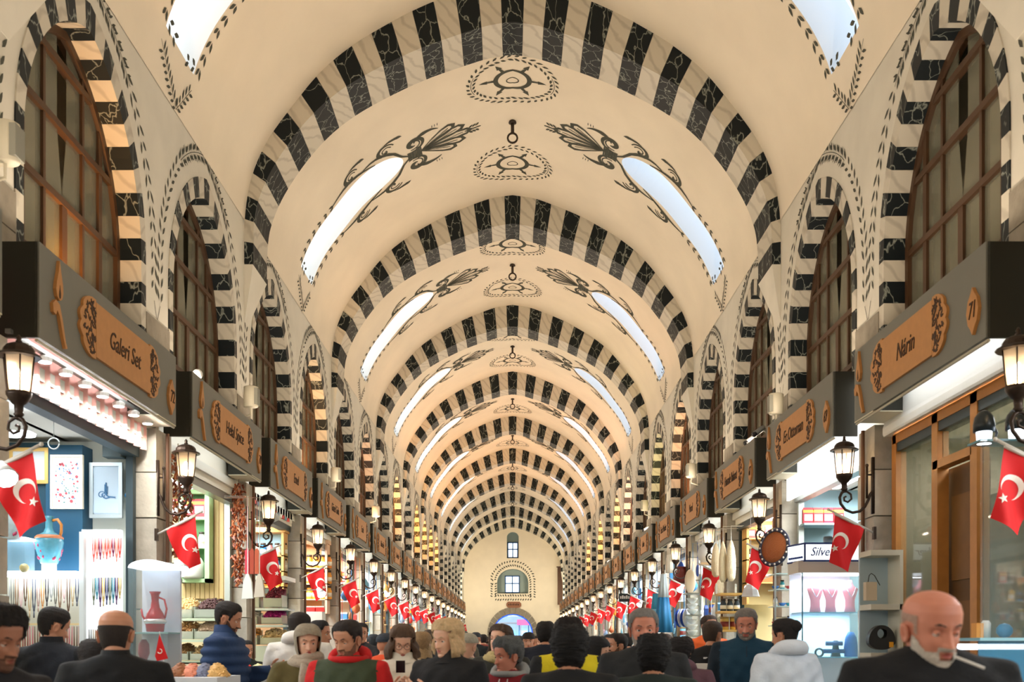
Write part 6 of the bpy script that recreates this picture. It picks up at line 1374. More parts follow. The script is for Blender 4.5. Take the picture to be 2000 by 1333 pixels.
def hair_fn(kind):
    if kind == 'short': return lambda az, z: (.003 + .011 * sm(0, .04, z - hairline(az))) if z > hairline(az) else 0
    if kind == 'crop': return lambda az, z: (.002 + .006 * sm(0, .04, z - hairline(az) - .004 * math.cos(az * 3))) if z > hairline(az) else 0
    if kind == 'thick': return lambda az, z: (.004 + .026 * sm(0, .06, z - hairline(az) + .01)) if z > hairline(az) - .006 else 0
    if kind == 'bald': return lambda az, z: (.0016 + .0028 * sm(0, .03, z - hairline(az)) * (1 - sm(.02, .055, z))) if hairline(az) < z < .040 - .01 * sm(2.0, 1.1, abs(az)) and abs(az) > 1.05 else 0
    if kind == 'stubble': return lambda az, z: .0016 if hairline(az) < z < .05 and abs(az) > 1.2 else 0
    if kind == 'afro': return lambda az, z: (.008 + .028 * sm(0, .05, z - hairline(az, -.11) + .02)) if z > hairline(az, -.118) - .01 else 0
    if kind == 'long': return lambda az, z: (.006 + .020 * sm(0, .05, z - hairline(az, -.118))) if z > hairline(az, -.118) - .004 and not (abs(az) < 1.1 and z < .06) else 0
    if kind == 'hijab': return lambda az, z: (.016 + .008 * sm(.3, 1.2, abs(az))) if not (abs(az) < .95 and z < .066 - .02 * abs(az) and z > -.108) else 0
    if kind == 'beanie': return lambda az, z: .014 if z > .035 else 0
def beard_fn(th, full=True):
    def f(az, z):
        a = abs(az) * 180 / PI; top = -.054 + .040 * sm(48, 80, a)
        if a > 88: return 0
        lipcut = (abs(z + .065) < .011 and a < 17)
        mou = a < 24 and -.055 < z < -.040
        if mou and not lipcut: return th * .55
        if z < top and not lipcut: return th * (.35 + .65 * sm(0, .03, top - z)) * (1 if full or z < -.07 else .6)
        return 0
    return f
def brow_fn(az, z): 
    a = abs(az) * 180 / PI; x = .09 * math.sin(abs(az)); c_ = .022 + .006 * math.sin((x - .012) / .038 * PI * .8); return .0028 if .011 < x < .050 and abs(z - c_) < .0042 else 0
def lip_fn(az, z): x = .09 * math.sin(az); return .0012 if abs(x) < .024 and abs(z + .065) < .0105 * (1 - (x / .026) ** 2) else 0
HM = {}
def hm(key, fn, mt, smooth=True):
    if key not in HM: HM[key] = mesh_of(key, fn(), mt, smooth)
    return HM[key]
SK = {'light': (226, 176, 148), 'tan': (198, 142, 112), 'ruddy': (206, 136, 112), 'dark': (160, 108, 84)}
def skin(k):
    m = mat('skin_' + k, SK[k], .5, var=.06, vscale=30); m.node_tree.nodes['Principled BSDF'].inputs['Subsurface Weight'].default_value = .08; return m
# hand: palm and five bent fingers, wrist at the origin, pointing down -z, thumb towards -y
def hand_mb(curl=.5):
    m = MB(); m.rings([[(.013 * math.cos(a) * w_, .036 * math.sin(a) * h_ - .002, z) for a in [2 * PI * j / 12 for j in range(12)]] for z, w_, h_ in ((.012, 1.6, .66), (0, 1.5, .68), (-.03, 1.25, .95), (-.06, 1.15, 1.08), (-.085, .95, 1.05), (-.093, .6, .95))])
    for i, (y, L) in enumerate(((-.030, .070), (-.011, .080), (.009, .074), (.028, .058))):
        p = Vector((0, y, -.084)); pts = [p]; a = .12 + curl * .4; 
        for s_ in (.44, .32, .24): p = p + Vector((-math.sin(a) * L * s_, 0, -math.cos(a) * L * s_)); pts.append(p); a += curl * .7
        m.tube(pts, [.0095, .009, .008, .0062], 8)
    p = Vector((-.004, -.030, -.022)); pts = [p, p + Vector((-.012, -.020, -.022)), p + Vector((-.024, -.026, -.048)), p + Vector((-.032, -.024, -.068))]; m.tube(pts, [.014, .0115, .0095, .007], 8)
    return m
HAND = {}
BODY_CACHE = {}
def body_mesh(key, arms, bulk, female, turtle):
    ck = (key,)
    if ck in BODY_CACHE: return BODY_CACHE[ck]
    m = MB(); b = bulk; f = .93 if female else 1.0
    def ring(z, rx, ry, cy=0, cx=0, n=20, e=2.4): return [(cx + rx * math.copysign(abs(math.cos(a)) ** (2 / e), math.cos(a)), cy + ry * math.copysign(abs(math.sin(a)) ** (2 / e), math.sin(a)), z) for a in [2 * PI * j / n for j in range(n)]]
    w2 = .02 if not female else .008
    m.rings([ring(.80, .13 + b, .10 + b), ring(.90, .165 + b, .12 + b), ring(1.02, .155 + b, .115 + b), ring(1.12, (.152 + b) * f, .114 + b), ring(1.24, (.172 + b + w2 * .5) * f, .126 + b, -.005), ring(1.35, (.190 + b + w2) * f, .128 + b), ring(1.43, (.192 + b * .8 + w2) * f, .112 + b * .8, .005), ring(1.475, (.168 + b * .7 + w2) * f, .092 + b * .6, .012), ring(1.508, (.120 + b * .6 + w2) * f, .076 + b * .5, .014), ring(1.535, (.078 + b * .3) * f, .066 + b * .2, .012)])
    m.rings([ring(1.44, .062, .062, .014, e=2), ring(1.50, .057, .060, .010, e=2), ring(1.56, .054, .058, .002, e=2), ring(1.62, .052, .058, .0, e=2)])
    for s_, (el, wr) in zip((-1, 1), arms):
        sh = (s_ * (.192 + w2) * f, .008, 1.445); el = Vector(el); wr = Vector(wr); shv = Vector(sh)
        m.tube([(s_ * .11 * f, .008, 1.46), sh, tuple(shv.lerp(el, .25)), tuple(shv.lerp(el, .6)), tuple(el), tuple(el.lerp(wr, .35)), tuple(el.lerp(wr, .8)), tuple(wr)], [.046 + b * .5, .060 + b * .6, .056 + b * .7, .049 + b * .7, .044 + b * .6, .042 + b * .6, .034 + b * .6, .030 + b * .5], 12)
        m.tube([(s_ * .085, 0, .92), (s_ * .095, 0, .75), (s_ * .10, -.005, .50), (s_ * .10, .01, .30), (s_ * .10, .02, .08)], [.095, .082, .058, .052, .042], 12)
        m.tube([(s_ * .10, .05, .045), (s_ * .10, -.04, .045), (s_ * .105, -.14, .035), (s_ * .105, -.19, .03)], [.045, .045, .04, .025], 10, ey=.95)
    me = mesh_of('body_raw', m, [], False); o = bpy.data.objects.new('tmp', me); col.objects.link(o)
    r_ = o.modifiers.new('r', 'REMESH'); r_.mode = 'VOXEL'; r_.voxel_size = .016; r_.use_smooth_shade = True
    s_ = o.modifiers.new('s', 'SMOOTH'); s_.iterations = 6; s_.factor = .6
    dg = bpy.context.evaluated_depsgraph_get(); me2 = bpy.data.meshes.new_from_object(o.evaluated_get(dg)); bpy.data.objects.remove(o); BODY_CACHE[ck] = me2; return me2
RELAX = (((-.262, .03, 1.13), (-.270, -.06, .88)), ((.262, .03, 1.13), (.270, -.06, .88)))
PN = [0]
def person(lab, u, vtop, Y, yaw=0, hyaw=0, hpitch=0, hroll=0, top=(40, 40, 44), sleeve=None, pants=(40, 44, 56), sk='tan', hair='short', hc=(38, 30, 26), beard=None, bc=None, bulk=.0, female=False, arms=None, collar=None, puffer=False, high=0, extras=None, hs=1.0, lips=None, eyes=True, rough=.85, hands=True, turtle=0.0, scarf=None, hood=None, vneck=0, group=None, drop=.018):
    """yaw 0 = facing the camera (-y), positive turns to the picture's right; vtop = top of the hair in the photo"""
    PN[0] += 1
    H = E + (CY - vtop) / F * Y; s = (H - .008) / (1.775 - drop); yaw = yaw - math.degrees(math.atan((u - CX) / F))
    x = (u - CX) / F * Y
    root = thing('person', lab, 'person', (x, Y, 0), group, rotz=math.radians(yaw)); root.scale = (s, s, s)
    arms = arms or RELAX
    base = body_mesh('b%s%s%.3f' % (str(arms), female, bulk), arms, bulk, female, turtle); me = base.copy()
    me.materials.clear()
    cm = mat('cloth_%d_%d_%d' % top, top, rough, var=.12, vscale=14, bump=.25, bscale=60); sl = mat('cloth_%d_%d_%d' % sleeve, sleeve, rough, var=.12, vscale=14, bump=.25, bscale=60) if sleeve else cm
    for q in (cm, skin(sk), mat('cloth_%d_%d_%d' % pants, pants, .9), M((30, 28, 28), .6), sl): me.materials.append(q)
    n = len(me.vertices); import numpy as np
    co = np.empty(n * 3); me.vertices.foreach_get('co', co); co = co.reshape(n, 3)
    if puffer:
        no = np.empty(n * 3); me.vertices.foreach_get('normal', no); no = no.reshape(n, 3); cloth = (co[:, 2] > .85) & (co[:, 2] < 1.50)
        co = co + no * (cloth * (.024 * np.abs(np.sin(co[:, 2] * PI / .075)) - .004))[:, None]
    else:
        cloth = (co[:, 2] > .6) & (co[:, 2] < 1.45); w_ = .004 * (np.sin(co[:, 0] * 31 + co[:, 2] * 47 + PN[0]) + np.sin(co[:, 0] * 53 - co[:, 2] * 29)); co[:, 1] += cloth * w_
    me.vertices.foreach_set('co', co.ravel())
    nl = len(me.polygons); cen = np.empty(nl * 3); me.polygons.foreach_get('center', cen); cen = cen.reshape(nl, 3)
    neck = 1.541 + turtle - vneck * np.clip((-cen[:, 1]) / .08, 0, 1) * np.clip(1 - np.abs(cen[:, 0]) / .07, 0, 1)
    mi = np.zeros(nl, dtype=np.int32); mi[(np.abs(cen[:, 0]) > .195 * (.93 if female else 1) + bulk * .4) & (cen[:, 2] > .7)] = 4
    for (el, wr) in arms:
        el = np.array(el); wr = np.array(wr); d = wr - el; L = np.dot(d, d); t = np.clip(((cen - el) @ d) / L, 0, 1); ds = np.linalg.norm(cen - (el + t[:, None] * d), axis=1); mi[(ds < .07 + bulk * .6) & (t > .05) & (cen[:, 2] > .7)] = 4
    mi[(cen[:, 2] > neck)] = 1; mi[(cen[:, 2] < .86) & (mi == 0)] = 2; mi[cen[:, 2] < .08] = 3
    me.polygons.foreach_set('material_index', mi); me.polygons.foreach_set('use_smooth', [True] * nl)
    bo = part('body', None, None, root, me=me)
    if hands:
        for s_, (el, wr) in zip((-1, 1), arms):
            kk = 'hand_r' if s_ > 0 else 'hand_l'
            if kk not in HAND:
                hm_ = hand_mb(.55); 
                if s_ < 0: hm_.v = [(-a, b_, c_) for a, b_, c_ in hm_.v]
                HAND[kk] = mesh_of('hand', hm_, skin('tan'), True)
            o = part('hand', None, None, root, me=HAND[kk]); o.material_slots[0].link = 'OBJECT'; o.material_slots[0].material = skin(sk)
            d = (Vector(wr) - Vector(el)).normalized(); q = Vector((0, 0, -1)).rotation_difference(d); o.rotation_mode = 'QUATERNION'; o.rotation_quaternion = q; o.location = Vector(wr) + d * .005
    # head
    ht = bpy.data.objects.new('head', hm('head', head_mb, skin('tan'))); col.objects.link(ht); ht.parent = root; ht.material_slots[0].link = 'OBJECT'; ht.material_slots[0].material = skin(sk)
    hw = (.95 if female else 1.0) * hs
    ht.location = (0, -.012 - .02 * math.sin(math.radians(max(0, hpitch))), 1.655 - drop); ht.rotation_euler = (math.radians(hpitch), math.radians(hroll), math.radians(hyaw)); ht.rotation_mode = 'XYZ'; ht.scale = (hw, hw, hw)
    def hp(name, key, fn, c_, rough_=.8, jit=0):
        o = bpy.data.objects.new(name, hm(key, lambda: shell_mb(fn, jit, 1), M(c_, rough_))); col.objects.link(o); o.parent = ht
        o.material_slots[0].link = 'OBJECT'; o.material_slots[0].material = mat('hair_%d_%d_%d' % tuple(c_), tuple(c_), rough_, var=.35, vscale=60, bump=.6, bscale=160); return o
    if eyes:
        for s_ in (-1, 1):
            for nm, r_, c_, off in (('eyeball', .0118, (222, 214, 206), 0), ('iris', .0070, (40, 26, 20), -.0068)):
                o = bpy.data.objects.new(nm, hm(nm, lambda r_=r_: MB().ball((0, 0, 0), r_, 12), M(c_, .15))); col.objects.link(o); o.parent = ht; o.location = (s_ * .032, -.0705 + off, .0005)
        if 'lid' not in HM:
            m = MB(); n_ = 14; v = []; rows_ = 7
            for i in range(rows_):
                a = math.radians(18 + 80 * i / (rows_ - 1))
                for j in range(n_): b_ = PI * j / (n_ - 1); v.append((.0132 * math.cos(b_), -.0132 * math.sin(b_) * math.cos(a), .0132 * math.sin(b_) * math.sin(a)))
            m.add(v, [(i * n_ + j, i * n_ + j + 1, (i + 1) * n_ + j + 1, (i + 1) * n_ + j) for i in range(rows_ - 1) for j in range(n_ - 1)]); HM['lid'] = mesh_of('eyelid', m, skin('tan'), True)
        for s_ in (-1, 1):
            o = bpy.data.objects.new('eyelid', HM['lid']); col.objects.link(o); o.parent = ht; o.location = (s_ * .032, -.0705, .0005); o.material_slots[0].link = 'OBJECT'; o.material_slots[0].material = skin(sk)
            if hpitch > 8: o.rotation_euler = (.5, 0, 0)
        hp('eyebrows', 'eyebrows', brow_fn, tuple(int(c * .8) for c in (bc or hc)) if hair != 'hijab' else (70, 50, 40)); hp('lips', 'lips', lip_fn, lips or tuple(int(a * b_) for a, b_ in zip(SK[sk], (.86, .66, .68))), .45)
    if hair:
        fn = hair_fn(hair)
        hp('headscarf' if hair == 'hijab' else ('beanie' if hair == 'beanie' else 'hair'), 'hair_' + hair, fn, hc, .75, {'afro': .009, 'thick': .005, 'long': .003, 'short': .0012}.get(hair, 0))
    if beard: hp('beard', 'beard_%s' % beard[0], beard_fn(beard[0], True), beard[1], .9, .002 if beard[0] > .006 else 0)
    if extras: extras(root, ht, s)
    if scarf:
        m = MB(); c_, th, drop = scarf
        for k_, (z, R_, t_) in enumerate(((1.495, .092, .034), (1.525, .084, .032), (1.48, .112, .03))):
            pts = [(R_ * 1.0 * math.cos(a), R_ * .95 * math.sin(a), z + .014 * math.sin(a + k_ * 2)) for a in [2 * PI * j / 22 for j in range(23)]]; m.tube(pts, [t_ * th * (1 + .12 * math.sin(j * 1.7)) for j in range(23)], 9)
        if drop: m.tube([(.03, -.12, 1.5), (.035, -.165, 1.42), (.03, -.16, 1.28), (.03, -.15, 1.1)], [.03, .05, .055, .05], 8, ey=.4); m.tube([(-.04, -.12, 1.5), (-.05, -.165, 1.40), (-.05, -.16, 1.25)], [.03, .045, .05], 8, ey=.4)
        part('scarf', m, mat('knit_%d_%d_%d' % c_, c_, .95, var=.2, vscale=25, bump=.8, bscale=70), root, True, local=True)
    if hood:
        m = MB(); pts = [(.115 * math.cos(a), .02 + .10 * math.sin(a) , 1.51 + .04 * sm(-.2, 1, math.sin(a))) for a in [2 * PI * j / 22 for j in range(23)]]; m.tube(pts, [.024 + .034 * sm(-.3, 1, math.sin(2 * PI * j / 22)) for j in range(23)], 9); part('hood', m, mat('cloth_%d_%d_%d' % hood, hood, .9, var=.12, vscale=14, bump=.25, bscale=60), root, True, local=True)
    if collar:
        m = MB(); c_, z0_, z1_, r_ = collar; m.rings([[(rr_ * math.cos(a), .008 + rr_ * .95 * math.sin(a), z) for a in [2 * PI * j / 22 for j in range(22)]] for rr_, z in ((r_ + .03, z0_), (r_ + .01, z0_ + .02), (r_, z1_), (r_ - .008, z1_), (r_ - .012, z0_ + .02))], cap=False); part('collar', m, mat('cloth_%d_%d_%d' % c_, c_, .9, var=.12, vscale=14, bump=.25, bscale=60), root, True, local=True)
    return root, ht
def longhair(ht, zbot, c_, w0=.098, w1=.115, a0=62, th=.03, wave=.006, name='hair_lengths', back=.115):
    m = MB(); n = 26; rows_ = 12; O = []; I = []
    for i in range(rows_ + 1):
        t = i / rows_; z = .05 + (zbot - .05) * t; rx = (.088 + (w1 - .088) * sm(0, .6, t)) ; ry = .108 + (back - .108) * t; ro = []; ri = []
        for j in range(n + 1):
            a = math.radians(a0 + (360 - 2 * a0) * j / n); wv = wave * math.sin(a * 9 + z * 55); k = 1 - .18 * (t > .85)
            ro.append(((rx + wv) * math.sin(a) * k, -(ry + wv) * math.cos(a) * k, z)); ri.append(((rx - th) * math.sin(a), -(ry - th) * math.cos(a), z))
        O.append(ro + ri[::-1])
    m.rings(O); o = part(name, m, mat('hair_%d_%d_%d' % c_, c_, .6, var=.4, vscale=60, bump=.6, bscale=160), ht, True, local=True); return o
def drape(ht, c_, zb=-.30, w_=.2):
    m = MB(); m.rings([[(rx * math.sin(a), -ry * math.cos(a) + oy, z) for a in [2 * PI * j / 26 for j in range(26)]] for z, rx, ry, oy in ((-.085, .080, .100, .004), (-.12, .088, .098, .008), (-.16, .098, .10, .012), (-.20, .13, .112, .012), (zb, w_, .135, .012))], cap=False)
    part('scarf_drape', m, mat('hair_%d_%d_%d' % c_, c_, .8), ht, True, local=True)
def ARM(l, r): return (l, r)

# --- the nearest figures
def ex_beard(root, ht, s):
    m = MB(); m.tube([(.022, -.100, -.066), (.075, -.165, -.088)], .0042, 8); c = part('cigarette', m, M((236, 232, 226), .6), ht, True, local=True)
    m = MB(); v = []                                       # bushy tip of the beard
    m.rings([[(rx * math.sin(a), -cy - ry * math.cos(a), z) for a in [2 * PI * j / 20 for j in range(20)]] for z, rx, ry, cy in ((-.075, .050, .030, .052), (-.10, .052, .038, .052), (-.125, .046, .036, .056), (-.148, .030, .026, .06), (-.158, .012, .012, .062))]); part('beard_tip', m, mat('hair_202_196_186', (202, 196, 186), .9, var=.3, vscale=60, bump=.8, bscale=120), ht, True, local=True)
person('bald man with a full white beard and cigarette in black sweater, nearest at right', 1816, 1150, 3.3, yaw=16, hyaw=18, hpitch=10, top=(20, 22, 26), sk='ruddy', hair='stubble', hc=(170, 138, 122), bc=(70, 60, 54), beard=(.008, (196, 186, 174)), bulk=.02, extras=ex_beard, drop=.065)
person('dark haired man in a black jacket cut by the left picture edge', -12, 1188, 4.0, yaw=35, hyaw=8, hpitch=12, top=(26, 26, 30), sk='dark', hair='thick', hc=(22, 17, 15), beard=(.002, (104, 72, 58)), bulk=.01)
def ex_vest(root, ht, s): pass
person('man in black quilted vest seen from behind, looking at the necklaces', 102, 1188, 7.35, yaw=148, hyaw=-38, hpitch=18, top=(30, 34, 42), sleeve=(22, 24, 28), hair='short', hc=(30, 26, 24), bulk=.018, puffer=False, collar=((26, 30, 36), 1.50, 1.57, .072))
person('balding man with his back turned in a plain black sweater', 226, 1190, 5.2, yaw=176, hyaw=-12, hpitch=4, top=(16, 17, 19), sk='tan', hair='bald', hc=(44, 36, 32), bulk=.02, hs=1.02, collar=((16, 17, 19), 1.50, 1.56, .066))
person('dark haired child behind the balding mans shoulder', 184, 1254, 6.6, yaw=170, top=(40, 40, 46), hair='thick', hc=(30, 24, 22))
person('young man in blue quilted puffer jacket looking down at the snacks', 441, 1177, 8.8, yaw=72, hyaw=6, hpitch=18, top=(38, 62, 100), pants=(50, 54, 66), hair='short', hc=(28, 22, 20), beard=(.003, (84, 58, 48)), puffer=True, bulk=.03, collar=((34, 56, 92), 1.50, 1.59, .08), arms=(((-.235, .04, 1.14), (-.20, -.20, 1.06)), ((.24, -.02, 1.16), (.18, -.30, 1.24))))
person('man in white hooded sweatshirt seen from behind by the stall', 585, 1196, 9.3, yaw=172, hyaw=-30, hpitch=6, top=(226, 222, 214), hair='crop', hc=(40, 32, 28), hood=(232, 228, 220), bulk=.03, sk='tan')
def ex_hijab(root, ht, s): drape(ht, (152, 140, 120), -.27, .16)
person('woman in beige headscarf and thick taupe scarf with olive coat', 600, 1221, 7.1, yaw=12, hyaw=-6, hpitch=4, top=(92, 82, 44), sk='light', hair='hijab', hc=(152, 140, 120), female=True, bulk=.03, extras=ex_hijab, scarf=((176, 162, 144), 1.25, True), lips=(186, 90, 84))
person('dark haired man half hidden behind the woman in the beige headscarf', 623, 1213, 9.8, yaw=40, hyaw=30, top=(36, 44, 58), hair='short', hc=(28, 24, 22))
person('man in green padded vest over a red hooded sweater', 680, 1213, 6.7, yaw=-14, hyaw=-22, hpitch=14, top=(62, 72, 50), sleeve=(204, 34, 34), sk='tan', hair='short', hc=(40, 30, 26), beard=(.002, (128, 92, 74)), bulk=.026, hood=(200, 34, 34), collar=((206, 36, 36), 1.49, 1.56, .068))
person('man with short greying hair in the distance beyond the green vest', 704, 1218, 13.0, yaw=20, hyaw=-10, top=(60, 60, 64), hair='short', hc=(50, 46, 44))
person('person in a dark hood and orange rucksack behind the red sleeve', 752, 1238, 10.5, yaw=150, top=(226, 84, 40), sleeve=(40, 46, 56), hair='beanie', hc=(48, 56, 66), eyes=True, bulk=.03)
def ex_phone(root, ht, s):
    longhair(ht, -.15, (92, 70, 54), w1=.135, a0=48, wave=.012)
    m = MB()
    for q in (-1, 1): m.tube([(q * .032 + .024 * math.cos(a), -.098, .0 + .020 * math.sin(a)) for a in [2 * PI * j / 20 for j in range(21)]], .0018, 5)
    m.tube([(-.008, -.104, .004), (.008, -.104, .004)], .0016, 4); part('glasses', m, M((110, 80, 70), .3), ht, True, local=True)
PH = (((-.22, .02, 1.14), (-.05, -.27, 1.30)), ((.22, .02, 1.14), (.08, -.27, 1.30)))
r_, h_ = person('woman with curly brown bob, glasses and cream coat looking at her phone', 786, 1223, 7.5, yaw=0, hyaw=3, hpitch=20, top=(224, 214, 196), sk='light', hair='long', hc=(92, 70, 54), female=True, bulk=.03, arms=PH, extras=ex_phone, collar=((228, 220, 202), 1.49, 1.57, .085))
x, y, z = P(782, 1312, 7.16); m = MB(); m.box(x - .03, x + .034, y - .012, y, z - .01, z + .075); single('smartphone', m, M((24, 24, 28), .2), 'black smartphone in the hands of the curly haired woman in cream', 'phone')
def ex_long(root, ht, s): longhair(ht, -.34, (176, 146, 104), w1=.11, a0=55)
person('person with long blonde hair seen from behind the curly haired woman', 823, 1236, 9.6, yaw=165, top=(44, 44, 48), hair='long', hc=(150, 120, 84), female=True, extras=ex_long, sk='light')
person('balding man in dark coat in profile beyond the long blonde hair', 842, 1230, 10.6, yaw=-60, hyaw=-10, top=(30, 30, 34), hair='crop', hc=(80, 70, 62), sk='ruddy')
def ex_blonde(root, ht, s): longhair(ht, -.115, (206, 172, 128), w1=.112, a0=58, back=.12)
person('blonde woman with chin length hair in a black coat looking left', 876, 1211, 6.5, yaw=-26, hyaw=-20, hpitch=8, top=(26, 26, 28), sk='light', hair='long', hc=(208, 176, 132), female=True, bulk=.04, extras=ex_blonde, collar=((40, 38, 38), 1.49, 1.58, .085), lips=(196, 104, 96), arms=(((-.24, .02, 1.15), (-.22, -.2, 1.05)), ((.22, 0, 1.16), (-.02, -.26, 1.30))))
person('person with light cap and round glasses behind the blonde woman', 913, 1238, 9.2, yaw=-20, hyaw=-20, top=(130, 128, 116), hair='beanie', hc=(170, 164, 146), sk='light')
def ex_brown(root, ht, s): longhair(ht, -.24, (74, 56, 44), w1=.11, a0=66)
person('woman with long brown hair and striped knit scarf looking up', 978, 1222, 8.4, yaw=-22, hyaw=-14, hpitch=-10, top=(44, 44, 38), sk='light', hair='long', hc=(74, 56, 44), female=True, bulk=.035, extras=ex_brown, scarf=((190, 170, 120), 1.15, False), lips=(190, 90, 90))
def ex_hoodie(root, ht, s):
    t = text_mb('STANFORD', .062, .002, 0, .9); m = MB(); m.add([(a, -.143 + .9 * a * a * 3 - c, b + 1.30) for a, b, c in t.v], t.f); part('lettering', m, M((226, 222, 216)), root, local=True)
    m = MB()
    for q in (-1, 1): m.tube([(q * .03, -.10, 1.475), (q * .035, -.142, 1.42), (q * .032, -.15, 1.30)], .004, 5)
    part('drawstring', m, M((226, 222, 216)), root, True, local=True)
person('person with short grey hair in a dark red lettered hooded sweatshirt', 992, 1248, 6.9, yaw=-18, hyaw=-38, hpitch=6, top=(126, 22, 32), sleeve=(60, 60, 64), sk='ruddy', hair='thick', hc=(84, 86, 86), extras=ex_hoodie, hood=(150, 152, 150), bulk=.02)
person('man in dark navy coat seen from behind in the middle of the hall', 1066, 1218, 11.2, yaw=178, top=(26, 30, 42), hair='thick', hc=(30, 26, 24), bulk=.03)
person('man in yellow jacket half hidden behind the black curly head', 1110, 1211, 7.45, yaw=10, top=(214, 196, 30), hair='thick', hc=(34, 28, 26), sk='tan', bulk=.03, sleeve=(30, 32, 34))
person('person with big black curly hair and black coat, back turned, near the middle', 1113, 1229, 5.5, yaw=175, top=(20, 21, 23), hair='afro', hc=(14, 12, 12), bulk=.045, hs=.98)
def ex_hj2(root, ht, s): drape(ht, (20, 20, 24), -.22, .13)
person('woman in black headscarf and camel coat in profile', 1164, 1245, 8.0, yaw=62, hyaw=8, hpitch=8, top=(178, 140, 96), sk='light', hair='hijab', hc=(20, 20, 24), female=True, bulk=.03, extras=ex_hj2, scarf=((186, 150, 104), .9, False))
person('man with glasses raising a hand to his mouth, grey jacket', 1207, 1238, 10.2, yaw=-50, hyaw=-14, top=(110, 106, 98), hair='short', hc=(40, 32, 28), beard=(.003, (96, 68, 54)), arms=(((-.22, 0, 1.15), (-.20, -.2, 1.0)), ((.2, -.12, 1.20), (.03, -.17, 1.46))))
person('tall grey haired man with grey beard facing the camera', 1257, 1190, 6.4, yaw=-4, hyaw=8, hpitch=2, top=(34, 36, 38), sk='ruddy', hair='short', hc=(120, 116, 112), bc=(80, 76, 72), beard=(.005, (150, 142, 134)), bulk=.02)
person('person with smooth black hair and dark green jacket, back turned, nearest the middle', 1276, 1245, 5.9, yaw=178, hpitch=4, top=(30, 40, 36), hair='afro', hc=(14, 12, 13), bulk=.045, hs=.97, sleeve=(30, 40, 36))
def ex_bun(root, ht, s): m = MB(); m.ball((0, .10, .06), (.055, .05, .05), 14); part('hair_bun', m, mat('hair_26_22_22', (26, 22, 22), .75), ht, True, local=True)
person('person with dark curly hair in a plum hooded jacket, back turned', 1330, 1247, 7.9, yaw=165, top=(96, 66, 76), hair='afro', hc=(28, 23, 22), bulk=.035, hood=(96, 66, 76), hs=.9)
def ex_print(root, ht, s):
    m = MB(); m.box(-.125, .125, .142, .146, 1.10, 1.38); o = part('back_print', m, M((232, 226, 216)), root, local=True); m = MB(); m.rings([[(.01 + rx * math.cos(a), .148, 1.22 + rz * math.sin(a) * 1.0) for a in [2 * PI * j / 16 for j in range(16)]] for rx, rz in ((.07, .03), (.01, .01))]); m.tube([(-.05, .149, 1.24), (-.09, .149, 1.31), (-.05, .149, 1.33)], .012, 6); m.tube([(-.1, .149, 1.14), (.1, .149, 1.15)], .008, 5); part('print_figure', m, M((170, 96, 56)), root, local=True)
    m = MB(); m.box(-.06, .06, .128, .132, 1.42, 1.435); part('small_print', m, M((220, 220, 220)), root, local=True)
person('man in black shirt with a pale picture printed on the back', 1391, 1213, 9.6, yaw=172, hyaw=-24, hpitch=4, top=(24, 24, 26), hair='crop', hc=(70, 56, 46), extras=ex_print, bulk=.02)
person('far man with short hair above the black shirt, in orange', 1384, 1203, 13.5, yaw=30, top=(220, 96, 40), hair='short', hc=(60, 46, 40))
def ex_fleece(root, ht, s):
    m = MB(); m.box(-.003, .003, -.142, -.138, 1.2, 1.47); part('zip', m, M((16, 34, 52), .4), root, local=True); t = text_mb('TCL', .03, .001, 0, 1); m = MB(); m.add([(a + .085, -.137 - c, b + 1.34) for a, b, c in t.v], t.f); part('chest_lettering', m, M((150, 170, 180)), root, local=True)
person('grey bearded shopkeeper in a dark teal fleece facing the camera', 1457, 1190, 8.8, yaw=2, hyaw=-4, hpitch=12, top=(18, 58, 80), sleeve=(14, 30, 42), sk='ruddy', hair='short', hc=(120, 114, 108), bc=(50, 44, 40), beard=(.007, (130, 122, 114)), extras=ex_fleece, collar=((16, 52, 72), 1.49, 1.59, .072), bulk=.026)
person('woman with dark tied hair in a white hooded sweatshirt, back turned', 1534, 1208, 7.7, yaw=-150, hyaw=30, hpitch=6, top=(214, 224, 236), hair='short', hc=(26, 22, 22), female=True, bulk=.035, hood=(220, 228, 238), extras=ex_bun, sk='tan')
person('shop assistant in dark green standing inside the third left shop', 480, 1252, 12.4, yaw=30, top=(34, 46, 44), hair='short', hc=(30, 26, 24))
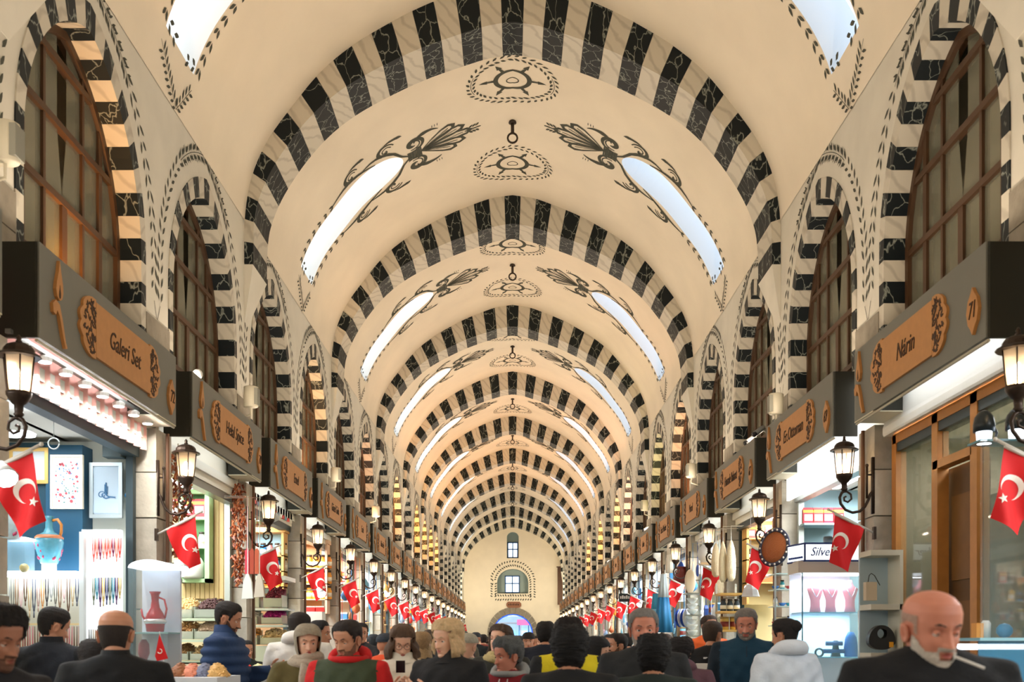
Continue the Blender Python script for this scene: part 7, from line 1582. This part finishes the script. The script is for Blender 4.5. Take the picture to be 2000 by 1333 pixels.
# --- the crowd further down the hall
rr = random.Random(12)
CROWD = [(856, 1222, 14), (890, 1226, 15), (905, 1232, 18), (930, 1236, 20), (944, 1240, 24), (960, 1243, 28), (1012, 1244, 22), (1022, 1242, 17), (1032, 1236, 14), (1046, 1243, 20), (1072, 1240, 18), (1088, 1238, 22), (1130, 1238, 16), (1142, 1240, 24), (1180, 1243, 20), (1192, 1240, 15), (1226, 1240, 17), (1300, 1238, 13), (740, 1244, 17), (730, 1240, 14), (720, 1243, 20), (950, 1246, 34), (972, 1247, 38), (990, 1248, 42), (1005, 1247, 36), (1020, 1248, 46), (1040, 1247, 40), (1060, 1248, 34)]
CC_ = [(36, 40, 50), (60, 40, 40), (90, 84, 70), (30, 34, 36), (140, 60, 50), (50, 60, 80), (200, 190, 176), (70, 74, 60)]
wrd = ['navy', 'maroon', 'khaki', 'black', 'rust', 'slate blue', 'cream', 'olive']
for i, (u, v, Y) in enumerate(CROWD):
    a = rr.choice([0, 180, 20, 160, -30, 200]); c_ = CC_[i % 8]
    person('distant walker in %s coat, %s by nearness in the far crowd' % (wrd[i % 8], (ORD + ['twenty-third', 'twenty-fourth', 'twenty-fifth', 'twenty-sixth', 'twenty-seventh', 'twenty-eighth'])[sorted(CROWD, key=lambda q: q[2]).index(CROWD[i])]), u, v, Y, yaw=a, top=c_, hair=['short', 'thick', 'crop', 'beanie', 'short'][i % 5], hc=[(34, 28, 26), (60, 44, 34), (90, 86, 80), (50, 54, 60)][i % 4], bulk=.03 if i % 2 else .0, eyes=(a in (0, 20, -30)) and Y < 20, group='far crowd in the middle of the hall', hands=Y < 20)
# ---- copies that share a label: say which one by its place in its row
bpy.context.view_layer.update()
_by = {}
for o in sc.objects:
    if o.parent is None and o.get('label') and o.get('category'): _by.setdefault(o['label'], []).append(o)
for lab, L in _by.items():
    if len(L) < 2 or len(L) > 24: continue
    sp = [(o.matrix_world.translation.x / max(.5, o.matrix_world.translation.y), o.matrix_world.translation.z) for o in L]
    horiz = (max(a for a, b in sp) - min(a for a, b in sp)) >= .4 * (max(b for a, b in sp) - min(b for a, b in sp)) / 10
    for i, (q, o) in enumerate(sorted(zip(sp, L), key=lambda t: (t[0][0], t[0][1], t[1].name))):
        words = lab.split(); words = words[:16 - 3] if len(words) > 13 else words
        o['label'] = ' '.join(words).rstrip(',') + ', %s from left' % (ORD + ['twenty-third', 'twenty-fourth'])[i]
bpy.context.view_layer.update()
